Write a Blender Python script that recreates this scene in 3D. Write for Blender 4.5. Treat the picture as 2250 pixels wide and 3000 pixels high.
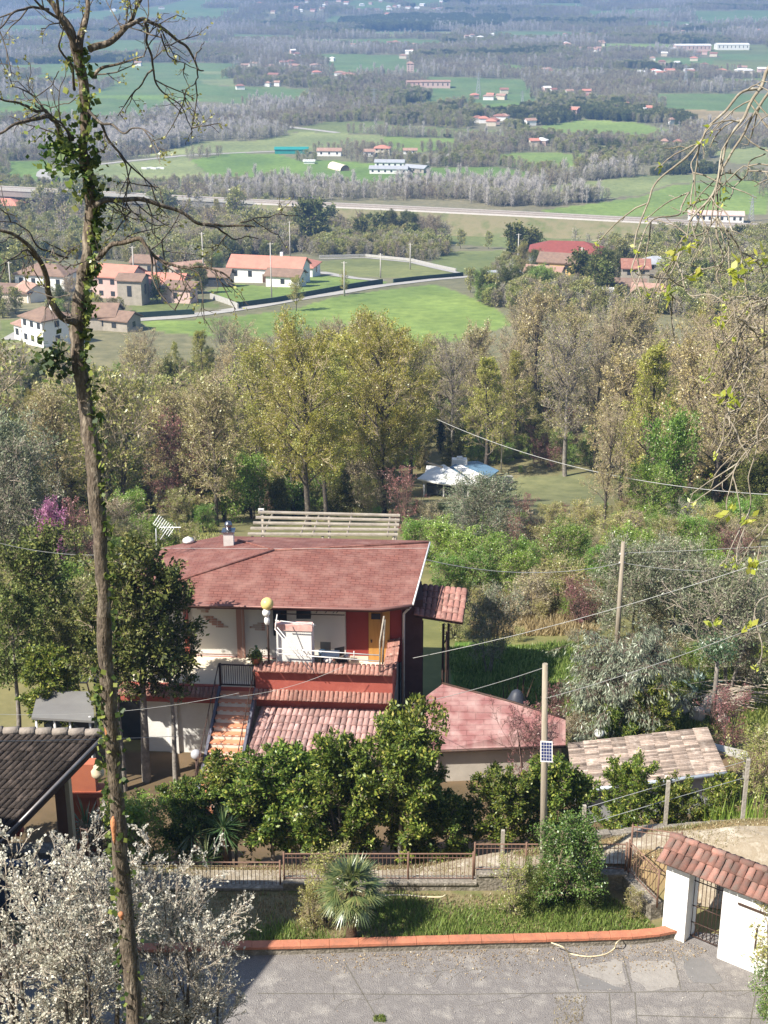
import bpy, math, random
import numpy as np
from mathutils import Vector, Matrix, noise as mnoise
for o in list(bpy.data.objects): bpy.data.objects.remove(o)
sc = bpy.context.scene
R = math.radians
# ---------------------------------------------------------------- camera
F, PITCH, CZ = 4333.0, R(20.85), 24.0          # focal length in photo pixels (2250 x 3000), tilt, height above the yard
cam = bpy.data.cameras.new('camera'); cam_o = bpy.data.objects.new('camera', cam); sc.collection.objects.link(cam_o)
cam.sensor_fit = 'VERTICAL'; cam.sensor_height = 36.0; cam.lens = 36.0*F/3000.0
cam.clip_start = 0.3; cam.clip_end = 30000
cam_o.location = (0, 0, CZ); cam_o.rotation_euler = (math.pi/2-PITCH, 0, 0)
sc.camera = cam_o
# ---------------------------------------------------------------- light
SUN_EL, SUN_AZ = R(46), math.atan2(-0.56, -0.83)     # towards the sun: left of and behind the camera
sd = Vector((math.cos(SUN_EL)*math.cos(SUN_AZ), math.cos(SUN_EL)*math.sin(SUN_AZ), math.sin(SUN_EL)))
w = bpy.data.worlds.new('World'); sc.world = w; w.use_nodes = True
wn = w.node_tree; bg = wn.nodes['Background']; sky = wn.nodes.new('ShaderNodeTexSky')
sky.sky_type = 'NISHITA'; sky.sun_disc = False; sky.sun_elevation = SUN_EL
sky.sun_rotation = math.atan2(sd.x, sd.y); sky.air_density = 1.0; sky.dust_density = 1.0
wn.links.new(sky.outputs[0], bg.inputs[0]); bg.inputs[1].default_value = 0.078
sl = bpy.data.lights.new('sun', 'SUN'); sl.energy = 5.0; sl.angle = R(0.55); sl.color = (1.0, 0.94, 0.84)
so = bpy.data.objects.new('sun', sl); sc.collection.objects.link(so)
so.rotation_euler = sd.to_track_quat('Z', 'Y').to_euler()
sc.view_settings.view_transform = 'Standard'; sc.view_settings.look = 'None'
sc.view_settings.gamma = 1.0; sc.view_settings.exposure = 1.05
sc.cycles.max_bounces = 6; sc.cycles.diffuse_bounces = 3; sc.cycles.transmission_bounces = 4
sc.cycles.transparent_max_bounces = 8; sc.cycles.volume_bounces = 0; sc.cycles.volume_max_steps = 64
# ---------------------------------------------------------------- pixel <-> world
CP, SP = math.cos(PITCH), math.sin(PITCH)
def ray(sx, sy):
    a = (sx-1125)/F; b = -(sy-1500)/F
    return Vector((a, CP+b*SP, -SP+b*CP))
def PZ(sx, sy, z):
    d = ray(sx, sy); t = (z-CZ)/d.z; return Vector((d.x*t, d.y*t, z))
def PY(sx, sy, Y):
    d = ray(sx, sy); t = Y/d.y; return Vector((d.x*t, Y, CZ+d.z*t))
def colx(sx, Y, z):                              # world x of a photo column at that place
    return (sx-1125)/F*(Y*CP+(CZ-z)*SP)
_rr = np.random.RandomState(7)
_wv = [(_rr.uniform(-1,1), _rr.uniform(-1,1), _rr.uniform(0,6.28)) for _ in range(10)]
PROF = np.array([(-60,60),(-10,27),(0,22.3),(13,11.0),(23.5,-.12),(33.9,-.12),(35.6,-.25),(37.2,-1.9),(40,-4.0),(44,-4.75),(52,-4.9),(60,-5.5),(80,-9),(110,-18.9),
 (165,-37),(230,-42.5),(340,-51),(440,-65),(560,-79),(700,-84),(890,-91),(1200,-94),(2700,-94),(3500,-88),(5000,-40),(7000,20),(9000,110),(12500,300)], float)
def terr(x, Y):
    x = np.asarray(x, float); Y = np.asarray(Y, float)
    z = np.zeros(np.broadcast(x, Y).shape)
    for k in (-1.0, -.5, 0, .5, 1.0):            # a little smoothing of the profile
        s = np.clip((np.abs(Y)-60)*.06, 0, 60)
        z = z+np.interp(Y+k*s, PROF[:,0], PROF[:,1])/5
    # the track climbs to the right
    m = np.interp(Y, [33.85, 34.0, 37.0, 40.5], [0, 1, 1, 0])
    z = z+m*np.clip((x-1.0)*.17, 0, 1.5)
    amp = np.interp(Y, [55, 120, 400, 800, 2000, 4000], [0, 1.2, 1.5, 3.0, 4.0, 25])
    wl = np.interp(Y, [0, 200, 1000, 4000], [40, 60, 160, 500])
    n = 0
    for i, (a, b, c) in enumerate(_wv[:6]):
        n = n+np.sin((a*x+b*Y)/50.0*(1.0 if i < 3 else .35)+c)*(0.4 if i < 3 else .9)
    z = z+n*amp*.35
    return z
def tz(x, Y): return float(terr(x, Y))
def G(sx, sy, dz=0.0):
    d = ray(sx, sy); t = 20.0
    while t < 20000:
        p = d*t
        if CZ+p.z <= tz(p.x, p.y)+dz: break
        t *= 1.01
    lo, hi = t/1.01, t
    for _ in range(14):
        m = (lo+hi)/2; p = d*m
        if CZ+p.z <= tz(p.x, p.y)+dz: hi = m
        else: lo = m
    p = d*hi
    return Vector((p.x, p.y, CZ+p.z))
D2S = 2250/1659.0
def GD(dx, dy): return G(dx*D2S, dy*D2S)
# ---------------------------------------------------------------- materials
MATS = {}
def _n(nt, t, **k):
    n = nt.nodes.new(t)
    for a, v in k.items(): setattr(n, a, v)
    return n
def _ramp(nt, stops):
    r = _n(nt, 'ShaderNodeValToRGB'); e = r.color_ramp.elements
    while len(e) < len(stops): e.new(.5)
    for i, (p, c) in enumerate(stops):
        e[i].position = p; e[i].color = (*c, 1)
    return r
def mat(name, c1, c2=None, scale=3.0, rough=.8, bump=0.0, bscale=None, detail=6.0, c3=None, metal=0.0, stops=None, vary=0.0, stretch=None, spec=.3):
    """surface whose colour wanders between two or three paints by noise"""
    if name in MATS: return MATS[name]
    m = bpy.data.materials.new(name); m.use_nodes = True; nt = m.node_tree; b = nt.nodes['Principled BSDF']
    b.inputs['Roughness'].default_value = rough; b.inputs['Metallic'].default_value = metal
    b.inputs['Specular IOR Level'].default_value = spec
    tc = _n(nt, 'ShaderNodeTexCoord'); src = tc.outputs['Object']
    if stretch:
        mp = _n(nt, 'ShaderNodeMapping'); mp.inputs['Scale'].default_value = stretch; nt.links.new(src, mp.inputs[0]); src = mp.outputs[0]
    if c2 is None: c2 = tuple(x*.8 for x in c1)
    no = _n(nt, 'ShaderNodeTexNoise'); no.inputs['Scale'].default_value = scale; no.inputs['Detail'].default_value = detail; no.inputs['Roughness'].default_value = .65
    nt.links.new(src, no.inputs['Vector'])
    if stops is None: stops = [(.32, c1), (.68, c2)] if c3 is None else [(.3, c1), (.5, c2), (.7, c3)]
    rp = _ramp(nt, stops); nt.links.new(no.outputs[0], rp.inputs[0]); col = rp.outputs[0]
    if vary:
        oi = _n(nt, 'ShaderNodeNewGeometry'); hs = _n(nt, 'ShaderNodeHueSaturation')
        mr = _n(nt, 'ShaderNodeMapRange'); mr.inputs[3].default_value = 1-vary; mr.inputs[4].default_value = 1+vary
        nt.links.new(oi.outputs['Random Per Island'], mr.inputs[0]); nt.links.new(mr.outputs[0], hs.inputs['Value']); nt.links.new(col, hs.inputs['Color']); col = hs.outputs[0]
    nt.links.new(col, b.inputs['Base Color'])
    if bump:
        n2 = _n(nt, 'ShaderNodeTexNoise'); n2.inputs['Scale'].default_value = bscale or scale*4; n2.inputs['Detail'].default_value = 8
        nt.links.new(src, n2.inputs['Vector'])
        bp = _n(nt, 'ShaderNodeBump'); bp.inputs['Strength'].default_value = bump; bp.inputs['Distance'].default_value = .05
        nt.links.new(n2.outputs[0], bp.inputs['Height']); nt.links.new(bp.outputs[0], b.inputs['Normal'])
    MATS[name] = m; return m
def leafmat(name, stops, transl=.35, rough=.6, gloss=.05, vary=.12):
    """each leaf takes its own shade of the kind's colours; each copy of a plant differs a little"""
    if name in MATS: return MATS[name]
    m = bpy.data.materials.new(name); m.use_nodes = True; nt = m.node_tree
    for n in list(nt.nodes): nt.nodes.remove(n)
    out = _n(nt, 'ShaderNodeOutputMaterial'); ge = _n(nt, 'ShaderNodeNewGeometry'); oi = _n(nt, 'ShaderNodeObjectInfo')
    rp = _ramp(nt, stops); nt.links.new(ge.outputs['Random Per Island'], rp.inputs[0])
    hs = _n(nt, 'ShaderNodeHueSaturation')
    mr = _n(nt, 'ShaderNodeMapRange'); mr.inputs[3].default_value = 1-vary*1.6; mr.inputs[4].default_value = 1+vary*1.6
    nt.links.new(oi.outputs['Random'], mr.inputs[0]); nt.links.new(mr.outputs[0], hs.inputs['Value'])
    mu = _n(nt, 'ShaderNodeMath', operation='MULTIPLY'); mu.inputs[1].default_value = 7.31; fr = _n(nt, 'ShaderNodeMath', operation='FRACT')
    nt.links.new(oi.outputs['Random'], mu.inputs[0]); nt.links.new(mu.outputs[0], fr.inputs[0])
    m2 = _n(nt, 'ShaderNodeMapRange'); m2.inputs[3].default_value = .5-vary*.15; m2.inputs[4].default_value = .5+vary*.15
    nt.links.new(fr.outputs[0], m2.inputs[0]); nt.links.new(m2.outputs[0], hs.inputs['Hue'])
    nt.links.new(rp.outputs[0], hs.inputs['Color'])
    df = _n(nt, 'ShaderNodeBsdfDiffuse'); tr = _n(nt, 'ShaderNodeBsdfTranslucent'); gl = _n(nt, 'ShaderNodeBsdfGlossy'); gl.inputs['Roughness'].default_value = .42
    gl.inputs['Color'].default_value = (.9,.95,.9,1)
    mx = _n(nt, 'ShaderNodeMixShader'); mx.inputs[0].default_value = transl; m3 = _n(nt, 'ShaderNodeMixShader'); m3.inputs[0].default_value = gloss
    nt.links.new(hs.outputs[0], df.inputs[0]); nt.links.new(hs.outputs[0], tr.inputs[0])
    nt.links.new(df.outputs[0], mx.inputs[1]); nt.links.new(tr.outputs[0], mx.inputs[2])
    nt.links.new(mx.outputs[0], m3.inputs[1]); nt.links.new(gl.outputs[0], m3.inputs[2]); nt.links.new(m3.outputs[0], out.inputs[0])
    MATS[name] = m; return m
# ---------------------------------------------------------------- objects
ORG = {}
def tag(o, label=None, cat=None, group=None, kind=None):
    if label: o['label'] = label
    if cat: o['category'] = cat
    if group: o['group'] = group
    if kind: o['kind'] = kind
    return o
def thing(name, label, cat, loc, group=None, rz=0.0, kind=None):
    o = bpy.data.objects.new(name, None); sc.collection.objects.link(o); o.location = loc; o.rotation_euler = (0, 0, rz)
    o.empty_display_size = .2
    ORG[o.name] = Vector(loc); return tag(o, label, cat, group, kind)
def np_mesh(name, verts, faces, mats, midx=None, smooth=False):
    """verts (n,3), faces (m,k) all of one size k, or a list of such arrays"""
    me = bpy.data.meshes.new(name)
    if not isinstance(faces, list): faces = [faces]
    if midx is not None and not isinstance(midx, list): midx = [midx]
    verts = np.asarray(verts, np.float32)
    me.vertices.add(len(verts)); me.vertices.foreach_set('co', verts.ravel())
    loops = np.concatenate([f.ravel() for f in faces]).astype(np.int32)
    tot = np.concatenate([np.full(len(f), f.shape[1]) for f in faces]).astype(np.int32)
    st = np.concatenate([[0], np.cumsum(tot)[:-1]]).astype(np.int32)
    me.loops.add(len(loops)); me.loops.foreach_set('vertex_index', loops)
    me.polygons.add(len(tot)); me.polygons.foreach_set('loop_start', st)
    try: me.polygons.foreach_set('loop_total', tot)
    except Exception: pass
    for m in (mats if isinstance(mats, (list, tuple)) else [mats]): me.materials.append(m)
    if midx is not None: me.polygons.foreach_set('material_index', np.concatenate(midx).astype(np.int32))
    me.update(calc_edges=True)
    if smooth: me.polygons.foreach_set('use_smooth', np.ones(len(tot), bool))
    return me
def link(name, me, parent=None, loc=(0,0,0)):
    o = bpy.data.objects.new(name, me); sc.collection.objects.link(o); o.location = loc
    if parent is not None: o.parent = parent
    return o
class MB:
    """collects shapes into one mesh"""
    def __init__(s): s.v = []; s.f = []; s.m = []; s.sm = []
    def poly(s, pts, m=0, smooth=False):
        b = len(s.v); s.v += [Vector(p) for p in pts]; s.f.append(tuple(range(b, b+len(pts)))); s.m.append(m); s.sm.append(smooth); return s
    def hexa(s, p, m=0):                         # eight corners: bottom four then top four, both counter-clockwise
        b = len(s.v); s.v += [Vector(q) for q in p]
        for f in ((3,2,1,0),(4,5,6,7),(0,1,5,4),(1,2,6,5),(2,3,7,6),(3,0,4,7)):
            s.f.append(tuple(b+i for i in f)); s.m.append(m); s.sm.append(False)
        return s
    def box(s, x0, x1, y0, y1, z0, z1, m=0, T=None):
        p = [(x0,y0,z0),(x1,y0,z0),(x1,y1,z0),(x0,y1,z0),(x0,y0,z1),(x1,y0,z1),(x1,y1,z1),(x0,y1,z1)]
        if T: p = [T(*q) for q in p]
        return s.hexa(p, m)
    def slab(s, top, th, m=0):                   # a polygon thickened downwards
        n = len(top); b = len(s.v); s.v += [Vector(p) for p in top]+[Vector(p)-Vector((0,0,th)) for p in top]
        s.f.append(tuple(range(b, b+n))); s.f.append(tuple(range(b+2*n-1, b+n-1, -1))); s.m += [m, m]; s.sm += [False, False]
        for i in range(n):
            j = (i+1) % n; s.f.append((b+i, b+n+i, b+n+j, b+j)); s.m.append(m); s.sm.append(False)
        return s
    def tube(s, pts, r, n=6, m=0, cap=True):
        pts = [Vector(p) for p in pts]; K = len(pts)
        rr = r if isinstance(r, (list, tuple)) else [r]*K
        b = len(s.v); ref = None
        for i, p in enumerate(pts):
            t = (pts[min(i+1, K-1)]-pts[max(i-1, 0)]).normalized()
            a = t.cross(Vector((0,0,1)) if abs(t.z) < .95 else Vector((1,0,0))).normalized() if ref is None else (ref-t*ref.dot(t)).normalized()
            ref = a; c = t.cross(a)
            for k in range(n):
                q = 2*math.pi*k/n; s.v.append(p+(a*math.cos(q)+c*math.sin(q))*rr[i])
        for i in range(K-1):
            for k in range(n):
                l = (k+1) % n
                s.f.append((b+i*n+k, b+i*n+l, b+(i+1)*n+l, b+(i+1)*n+k)); s.m.append(m); s.sm.append(n > 4)
        if cap:
            s.f.append(tuple(b+k for k in range(n-1, -1, -1))); s.f.append(tuple(b+(K-1)*n+k for k in range(n))); s.m += [m, m]; s.sm += [False, False]
        return s
    def ball(s, c, r, n=12, m=0, sz=1.0):
        c = Vector(c); b = len(s.v); h = n//2
        for i in range(1, h):
            a = math.pi*i/h
            for k in range(n):
                q = 2*math.pi*k/n; s.v.append(c+Vector((r*math.sin(a)*math.cos(q), r*math.sin(a)*math.sin(q), r*sz*math.cos(a))))
        t = len(s.v); s.v += [c+Vector((0,0,r*sz)), c-Vector((0,0,r*sz))]
        for i in range(h-2):
            for k in range(n):
                l = (k+1) % n; s.f.append((b+i*n+k, b+(i+1)*n+k, b+(i+1)*n+l, b+i*n+l)); s.m.append(m); s.sm.append(True)
        for k in range(n):
            l = (k+1) % n; s.f.append((t, b+k, b+l)); s.f.append((t+1, b+(h-2)*n+l, b+(h-2)*n+k)); s.m += [m, m]; s.sm += [True, True]
        return s
    def lathe(s, c, prof, n=12, m=0):
        c = Vector(c); b = len(s.v)
        for r, z in prof:
            for k in range(n): s.v.append(c+Vector((r*math.cos(6.2832*k/n), r*math.sin(6.2832*k/n), z)))
        for i in range(len(prof)-1):
            for k in range(n):
                l = (k+1) % n; s.f.append((b+i*n+k, b+i*n+l, b+(i+1)*n+l, b+(i+1)*n+k)); s.m.append(m); s.sm.append(True)
        s.f.append(tuple(b+k for k in range(n-1, -1, -1))); e = b+(len(prof)-1)*n; s.f.append(tuple(e+k for k in range(n))); s.m += [m, m]; s.sm += [False, False]
        return s
    def build(s, name, mats, parent=None, org=None, label=None):
        """vertices are in world space; they are moved to the thing's own frame"""
        if org is None:
            q = parent; org = Vector((0,0,0))
            while q is not None:
                if q.name in ORG: org = ORG[q.name]; break
                q = q.parent
        org = Vector(org)
        me = bpy.data.meshes.new(name); me.from_pydata([tuple(v-org) for v in s.v], [], s.f)
        for m in (mats if isinstance(mats, (list, tuple)) else [mats]): me.materials.append(m)
        me.polygons.foreach_set('material_index', s.m); me.polygons.foreach_set('use_smooth', s.sm); me.update()
        o = link(name, me, parent, org if parent is None else (0,0,0))
        if parent is None: ORG[o.name] = org
        if label: o['label'] = label
        return o
def copy_tree(o, parent=None):
    c = o.copy(); sc.collection.objects.link(c); c.parent = parent
    for ch in o.children: copy_tree(ch, c)
    return c
def lerp(a, b, t): return Vector(a)*(1-t)+Vector(b)*t
def barrel(mb, A, B, C, Dd, nu, nv, lift=.06, m=0, rng=None, seg=4, gap=.06):
    """rows of half-round clay tiles; A-B is the upper edge, D-C the lower one"""
    rng = rng or random.Random(1); A, B, C, Dd = map(Vector, (A, B, C, Dd))
    nrm = (B-A).cross(A-Dd).normalized()
    if nrm.z < 0: nrm = -nrm
    for j in range(nv):
        for i in range(nu):
            u0, u1 = i/nu, (i+1)/nu; v0, v1 = j/nv, (j+1.12)/nv
            if j == nv-1: v1 = 1.0+.25/nv
            e = rng.uniform(-.06, .06)/nu
            q = lambda u, v: lerp(lerp(A, B, u), lerp(Dd, C, u), v)
            off = nrm*(.02+rng.uniform(0, .012)); b = len(mb.v)
            for (v, sc_, h0) in ((v0, .86, 0), (v1, 1.0, lift*.35)):
                c0, c1 = q(u0+e, v), q(u1+e, v); mid = (c0+c1)/2; hv = (c1-c0)/2*sc_
                for k in range(seg+1):
                    a = math.pi*k/seg
                    mb.v.append(mid-hv*math.cos(a)+nrm*(lift*math.sin(a)*sc_+h0)+off)
            for k in range(seg):
                mb.f.append((b+k, b+k+1, b+seg+2+k, b+seg+1+k)); mb.m.append(m); mb.sm.append(True)
            mb.f.append(tuple(b+seg+1+k for k in range(seg+1))); mb.m.append(m); mb.sm.append(False)
    return mb
# ---------------------------------------------------------------- plants: skeletons grown level by level
def unit(v): return v/np.maximum(np.linalg.norm(v, axis=-1, keepdims=True), 1e-9)
def children(rg, P, n, u0, u1, ang, ln, K, up=.15, wob=.12, taper=True):
    """P (m,K,3) parent polylines -> n child polylines each; ln (m,) or scalar child length, shortened towards the tip"""
    m, KK, _ = P.shape; idx = np.repeat(np.arange(m), n)
    u = np.tile(np.linspace(0, 1, n), m)+rg.uniform(-.5, .5, m*n)/max(n, 1); u = np.clip(u0+(u1-u0)*np.clip(u, 0, 1), 0, .999)
    f = u*(KK-1); i0 = np.floor(f).astype(int); fr = (f-i0)[:, None]
    a, b = P[idx, i0], P[idx, i0+1]; base = a*(1-fr)+b*fr; t = unit(b-a)
    rnd = rg.normal(size=(m*n, 3)); perp = unit(rnd-t*np.sum(rnd*t, 1, keepdims=True))
    A = np.radians(rg.uniform(ang[0], ang[1], m*n))[:, None]
    d = unit(t*np.cos(A)+perp*np.sin(A))
    L = (np.broadcast_to(ln, (m,))[idx])*rg.uniform(.7, 1.25, m*n)
    if taper: L = L*(1.1-.65*u)
    pts = [base]; step = (L/(K-1))[:, None]
    for k in range(K-1):
        d = unit(d+np.array([0, 0, up])+rg.normal(size=d.shape)*wob); pts.append(pts[-1]+d*step)
    return np.stack(pts, 1), L, idx, u
def tubes(P, r0, r1, s):
    m, K, _ = P.shape
    r0 = np.broadcast_to(r0, (m,)); r1 = np.broadcast_to(r1, (m,))
    t = np.empty_like(P); t[:, 1:-1] = P[:, 2:]-P[:, :-2]; t[:, 0] = P[:, 1]-P[:, 0]; t[:, -1] = P[:, -1]-P[:, -2]; t = unit(t)
    ref = np.array([.31, .95, .05]); a = unit(np.cross(t, ref)); c = np.cross(t, a)
    w = np.linspace(0, 1, K)[None, :]; r = r0[:, None]*(1-w)+r1[:, None]*w
    q = np.arange(s)*2*np.pi/s
    V = P[:, :, None]+r[:, :, None, None]*(a[:, :, None]*np.cos(q)[None, None, :, None]+c[:, :, None]*np.sin(q)[None, None, :, None])
    base = (np.arange(m)*K*s)[:, None, None]+(np.arange(K-1)*s)[None, :, None]; k = np.arange(s); l = (k+1) % s
    Fc = np.stack([base+k, base+l, base+s+l, base+s+k], -1).reshape(-1, 4)
    return V.reshape(-1, 3), Fc
def leaves(rg, C, size, asp=.55, flat=.35, dirs=None, szv=.35):
    """one diamond-shaped leaf at each point of C"""
    n = len(C); a = rg.normal(size=(n, 3)) if dirs is None else dirs+rg.normal(size=(n, 3))*.35
    a = unit(a); b = rg.normal(size=(n, 3)); b[:, 2] *= flat; b = unit(b-a*np.sum(a*b, 1, keepdims=True))
    L = (size*rg.uniform(1-szv, 1+szv, n))[:, None]; W = L*asp
    V = np.stack([C, C+a*L*.5+b*W*.5, C+a*L, C+a*L*.5-b*W*.5], 1).reshape(-1, 3)
    return V, np.arange(n*4).reshape(-1, 4)
def join(parts):
    V = []; Fs = []; o = 0
    for v, f in parts: V.append(v); Fs.append(f+o); o += len(v)
    return np.concatenate(V), np.concatenate(Fs)
WOOD = mat('bark', (.15,.125,.10), (.06,.05,.042), 3, .9, .5, 9, c3=(.21,.18,.145))
WOODG = mat('pale_bark', (.30,.27,.235), (.13,.115,.10), 4, .9, .4, 9)
TWIG = mat('twigs', (.50,.41,.28), (.33,.26,.18), 2, .9)
TWIGG = mat('grey_twigs', (.47,.40,.32), (.29,.245,.195), 2, .9)
TWIGR = mat('reddish_twigs', (.20,.125,.10), (.12,.08,.065), 2, .9)
L_BUD = leafmat('budding_leaves', [(0,(.24,.25,.04)),(.5,(.40,.39,.065)),(1,(.55,.50,.12))], .45)
L_BUD2 = leafmat('tawny_buds', [(0,(.27,.235,.08)),(.6,(.44,.38,.15)),(1,(.56,.49,.24))], .35)
L_IVY = leafmat('ivy_leaves', [(0,(.018,.035,.012)),(.7,(.045,.08,.022)),(1,(.10,.15,.04))], .2, gloss=.05)
L_EVER = leafmat('evergreen_leaves', [(0,(.045,.058,.018)),(.6,(.11,.13,.035)),(1,(.24,.24,.07))], .2, gloss=.015)
L_CIT = leafmat('glossy_leaves', [(0,(.045,.075,.015)),(.5,(.115,.17,.027)),(.8,(.22,.28,.045)),(1,(.42,.40,.09))], .3, gloss=.025)
L_GRN = leafmat('fresh_leaves', [(0,(.09,.16,.025)),(.5,(.19,.32,.045)),(1,(.32,.45,.09))], .4)
L_OLV = leafmat('olive_leaves', [(0,(.08,.10,.05)),(.5,(.16,.185,.10)),(1,(.29,.31,.19))], .15)
L_EUC = leafmat('eucalyptus_leaves', [(0,(.09,.115,.07)),(.5,(.19,.22,.145)),(1,(.32,.34,.25))], .2)
L_PINK = leafmat('pink_blossom', [(0,(.42,.13,.28)),(.5,(.60,.22,.42)),(1,(.74,.40,.58))], .35)
L_ROSE = leafmat('rose_buds', [(0,(.22,.07,.08)),(.5,(.34,.13,.13)),(1,(.40,.22,.17))], .3)
L_WHITE = leafmat('white_blossom', [(0,(.33,.31,.24)),(.4,(.52,.49,.41)),(1,(.74,.71,.63))], .35, gloss=0)
L_STRAW = leafmat('straw_leaves', [(0,(.20,.16,.09)),(.5,(.33,.27,.15)),(1,(.45,.38,.22))], .3)
L_YOLV = leafmat('khaki_leaves', [(0,(.17,.18,.045)),(.5,(.32,.32,.085)),(1,(.46,.43,.15))], .35)
L_GRASS = leafmat('grass_blades', [(0,(.11,.155,.035)),(.5,(.20,.275,.06)),(1,(.36,.40,.13))], .35, gloss=.03)
L_DRY = leafmat('dry_grass_blades', [(0,(.20,.15,.07)),(.5,(.34,.26,.13)),(1,(.46,.38,.22))], .3)
PROTO = {}
def tree_mesh(key, seed, H, spread, t0, wood, twig, leaf, nl=26, lens=None, n2=7, n3=6, n4=4, rad=None, leafn=0, leafs=.14, up=.18,
              ang1=(28,62), shape='round', stems=1, tw=.012, asp=.55, jit=.12, ivy=0, lean=.05, droop=0.0, taperH=.25):
    """returns (trunk mesh, crown mesh) for a plant of height H"""
    rg = np.random.RandomState(seed); rad = rad or H*.017
    tr = []; P1s = []; L1s = []
    for s in range(stems):
        K = 9; h = H*(.9 if stems == 1 else rg.uniform(.7, .92)); a = rg.uniform(0, 6.28); out = (0 if stems == 1 else .24)*spread
        z = np.linspace(0, 1, K); base = np.zeros(3) if stems == 1 else np.array([math.cos(a), math.sin(a), 0])*rad*1.2
        wx = np.cumsum(rg.normal(size=(K, 2))*lean*h/K, 0); wx -= wx[0]
        T = np.stack([base[0]+wx[:,0]+math.cos(a)*out*z, base[1]+wx[:,1]+math.sin(a)*out*z, z*h], 1)
        tr.append(T)
        n = max(6, int(nl/stems)); u = np.linspace(t0, .98, n)+rg.uniform(-.02, .02, n); u = np.clip(u, 0, .99)
        w = (u-t0)/(1-t0)
        if shape == 'round': env = np.sqrt(np.clip(1-(w*1.15-.35)**2/.8, .08, 1))
        elif shape == 'cone': env = 1.02-w*.85
        elif shape == 'col': env = .55+.45*np.sin(w*3.0)
        else: env = .75+.35*w                                       # vase
        f = u*(K-1); i0 = f.astype(int); fr = (f-i0)[:, None]; b0 = T[i0]*(1-fr)+T[np.minimum(i0+1, K-1)]*fr
        az = np.arange(n)*2.4+rg.uniform(-.5, .5, n)+a; el = np.radians(90-(np.interp(w, [0, 1], [ang1[1], ang1[0]])+rg.uniform(-8, 8, n)))
        d = np.stack([np.cos(az)*np.cos(el), np.sin(az)*np.cos(el), np.sin(el)], 1); L = spread*env*rg.uniform(.75, 1.15, n)/np.maximum(np.cos(el), .45)*.8
        L = np.minimum(L, (H*1.02-b0[:,2])/np.maximum(np.sin(el), .12)*.95+.25*spread)
        pts = [b0]; dd = d
        for k in range(5):
            dd = unit(dd+np.array([0, 0, up*.5-droop*.5*k/4])+rg.normal(size=d.shape)*.14); pts.append(pts[-1]+dd*(L/5)[:, None])
        P1s.append(np.stack(pts, 1)); L1s.append(L)
    T = np.stack(tr); P1 = np.concatenate(P1s); L1 = np.concatenate(L1s)
    P2, L2, i2, u2 = children(rg, P1, n2, .18, 1, (25, 60), L1*.5, 4, up=up*.5-droop*.3, wob=.16)
    P3, L3, i3, u3 = children(rg, P2, n3, .15, 1, (22, 60), L2*.5, 3, up=up*.4-droop*.5, wob=.2)
    wv, wf = join([tubes(T, rad, rad*.22, 8), tubes(P1, np.clip(L1*rad*.075, rad*.12, rad*.45), rad*.06, 5)])
    woodm = np_mesh('trunk', wv, wf, wood, smooth=True)
    parts = [tubes(P2, np.maximum(L2*.012, tw*1.3), tw*.8, 3), tubes(P3, tw, tw*.6, 3)]
    tip = P3
    if n4:
        P4, L4, i4, u4 = children(rg, P3, n4, .1, 1, (20, 60), L3*.55, 2, up=up*.3-droop*.6, wob=.2); parts.append(tubes(P4, tw*.75, tw*.45, 3)); tip = P4
    cv, cf = join(parts); mi = [np.zeros(len(cf), int)]; fl = [cf]; V = [cv]; off = len(cv)
    if leafn:
        m = len(tip); ii = rg.randint(0, m, leafn); tt = rg.uniform(0, 1, leafn)[:, None]
        C = tip[ii, 0]*(1-tt)+tip[ii, -1]*tt+rg.normal(size=(leafn, 3))*jit
        dirs = unit(tip[ii, -1]-tip[ii, 0]) - np.array([0,0,droop*1.6])
        lv, lf = leaves(rg, C, leafs, asp, dirs=dirs); V.append(lv); fl.append(lf+off); mi.append(np.ones(len(lf), int)); off += len(lv)
    if ivy:
        tt = rg.uniform(.05, .72, ivy); k = tt*8; i0 = k.astype(int); fr = (k-i0)[:, None]; C = T[0][i0]*(1-fr)+T[0][i0+1]*fr
        rr = rg.normal(size=(ivy, 3)); rr[:,2] *= .6; C = C+unit(rr)*(rad*1.2+np.abs(rg.normal(size=(ivy,1)))*.34*(1.1-tt[:,None]))
        lv, lf = leaves(rg, C, .2, .8); V.append(lv); fl.append(lf+off); mi.append(np.full(len(lf), 2)); off += len(lv)
    crown = np_mesh('crown', np.concatenate(V), fl, [twig, leaf or twig, L_IVY], mi)
    PROTO[key] = (woodm, crown, H); return PROTO[key]
def plant(key, loc, H, label, cat, name='tree', group=None, rz=None, sx=1.0, sink=.1, part='crown'):
    woodm, crown, H0 = PROTO[key]; s = H/H0
    if name == 'tree': name = next((v for p, v in (('farbare','leafless_tree'),('bare','bare_tree'),('bud','budding_tree'),('farbud','budding_tree'),('tawny','budding_tree'),('ivy','ivy_clad_tree'),('farever','evergreen_tree'),('ever','evergreen_tree'),('laurel','evergreen_tree'),('olive','olive_tree'),('cit','citrus_tree'),('plum','plum_tree'),('euc','eucalyptus_tree'),('scrub','bush'),('pink','blossoming_tree'),('rose','blossoming_tree')) if key.startswith(p)), 'tree')
    o = thing(name, label, cat, (loc[0], loc[1], loc[2]-sink), group, rz if rz is not None else random.uniform(0, 6.28))
    o.scale = (s*sx, s*sx, s)
    link('trunk' if name not in ('shrub', 'bush') else 'stems', woodm, o); link(part if name not in ('shrub', 'bush') else 'foliage', crown, o); return o
tm = tree_mesh
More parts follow.
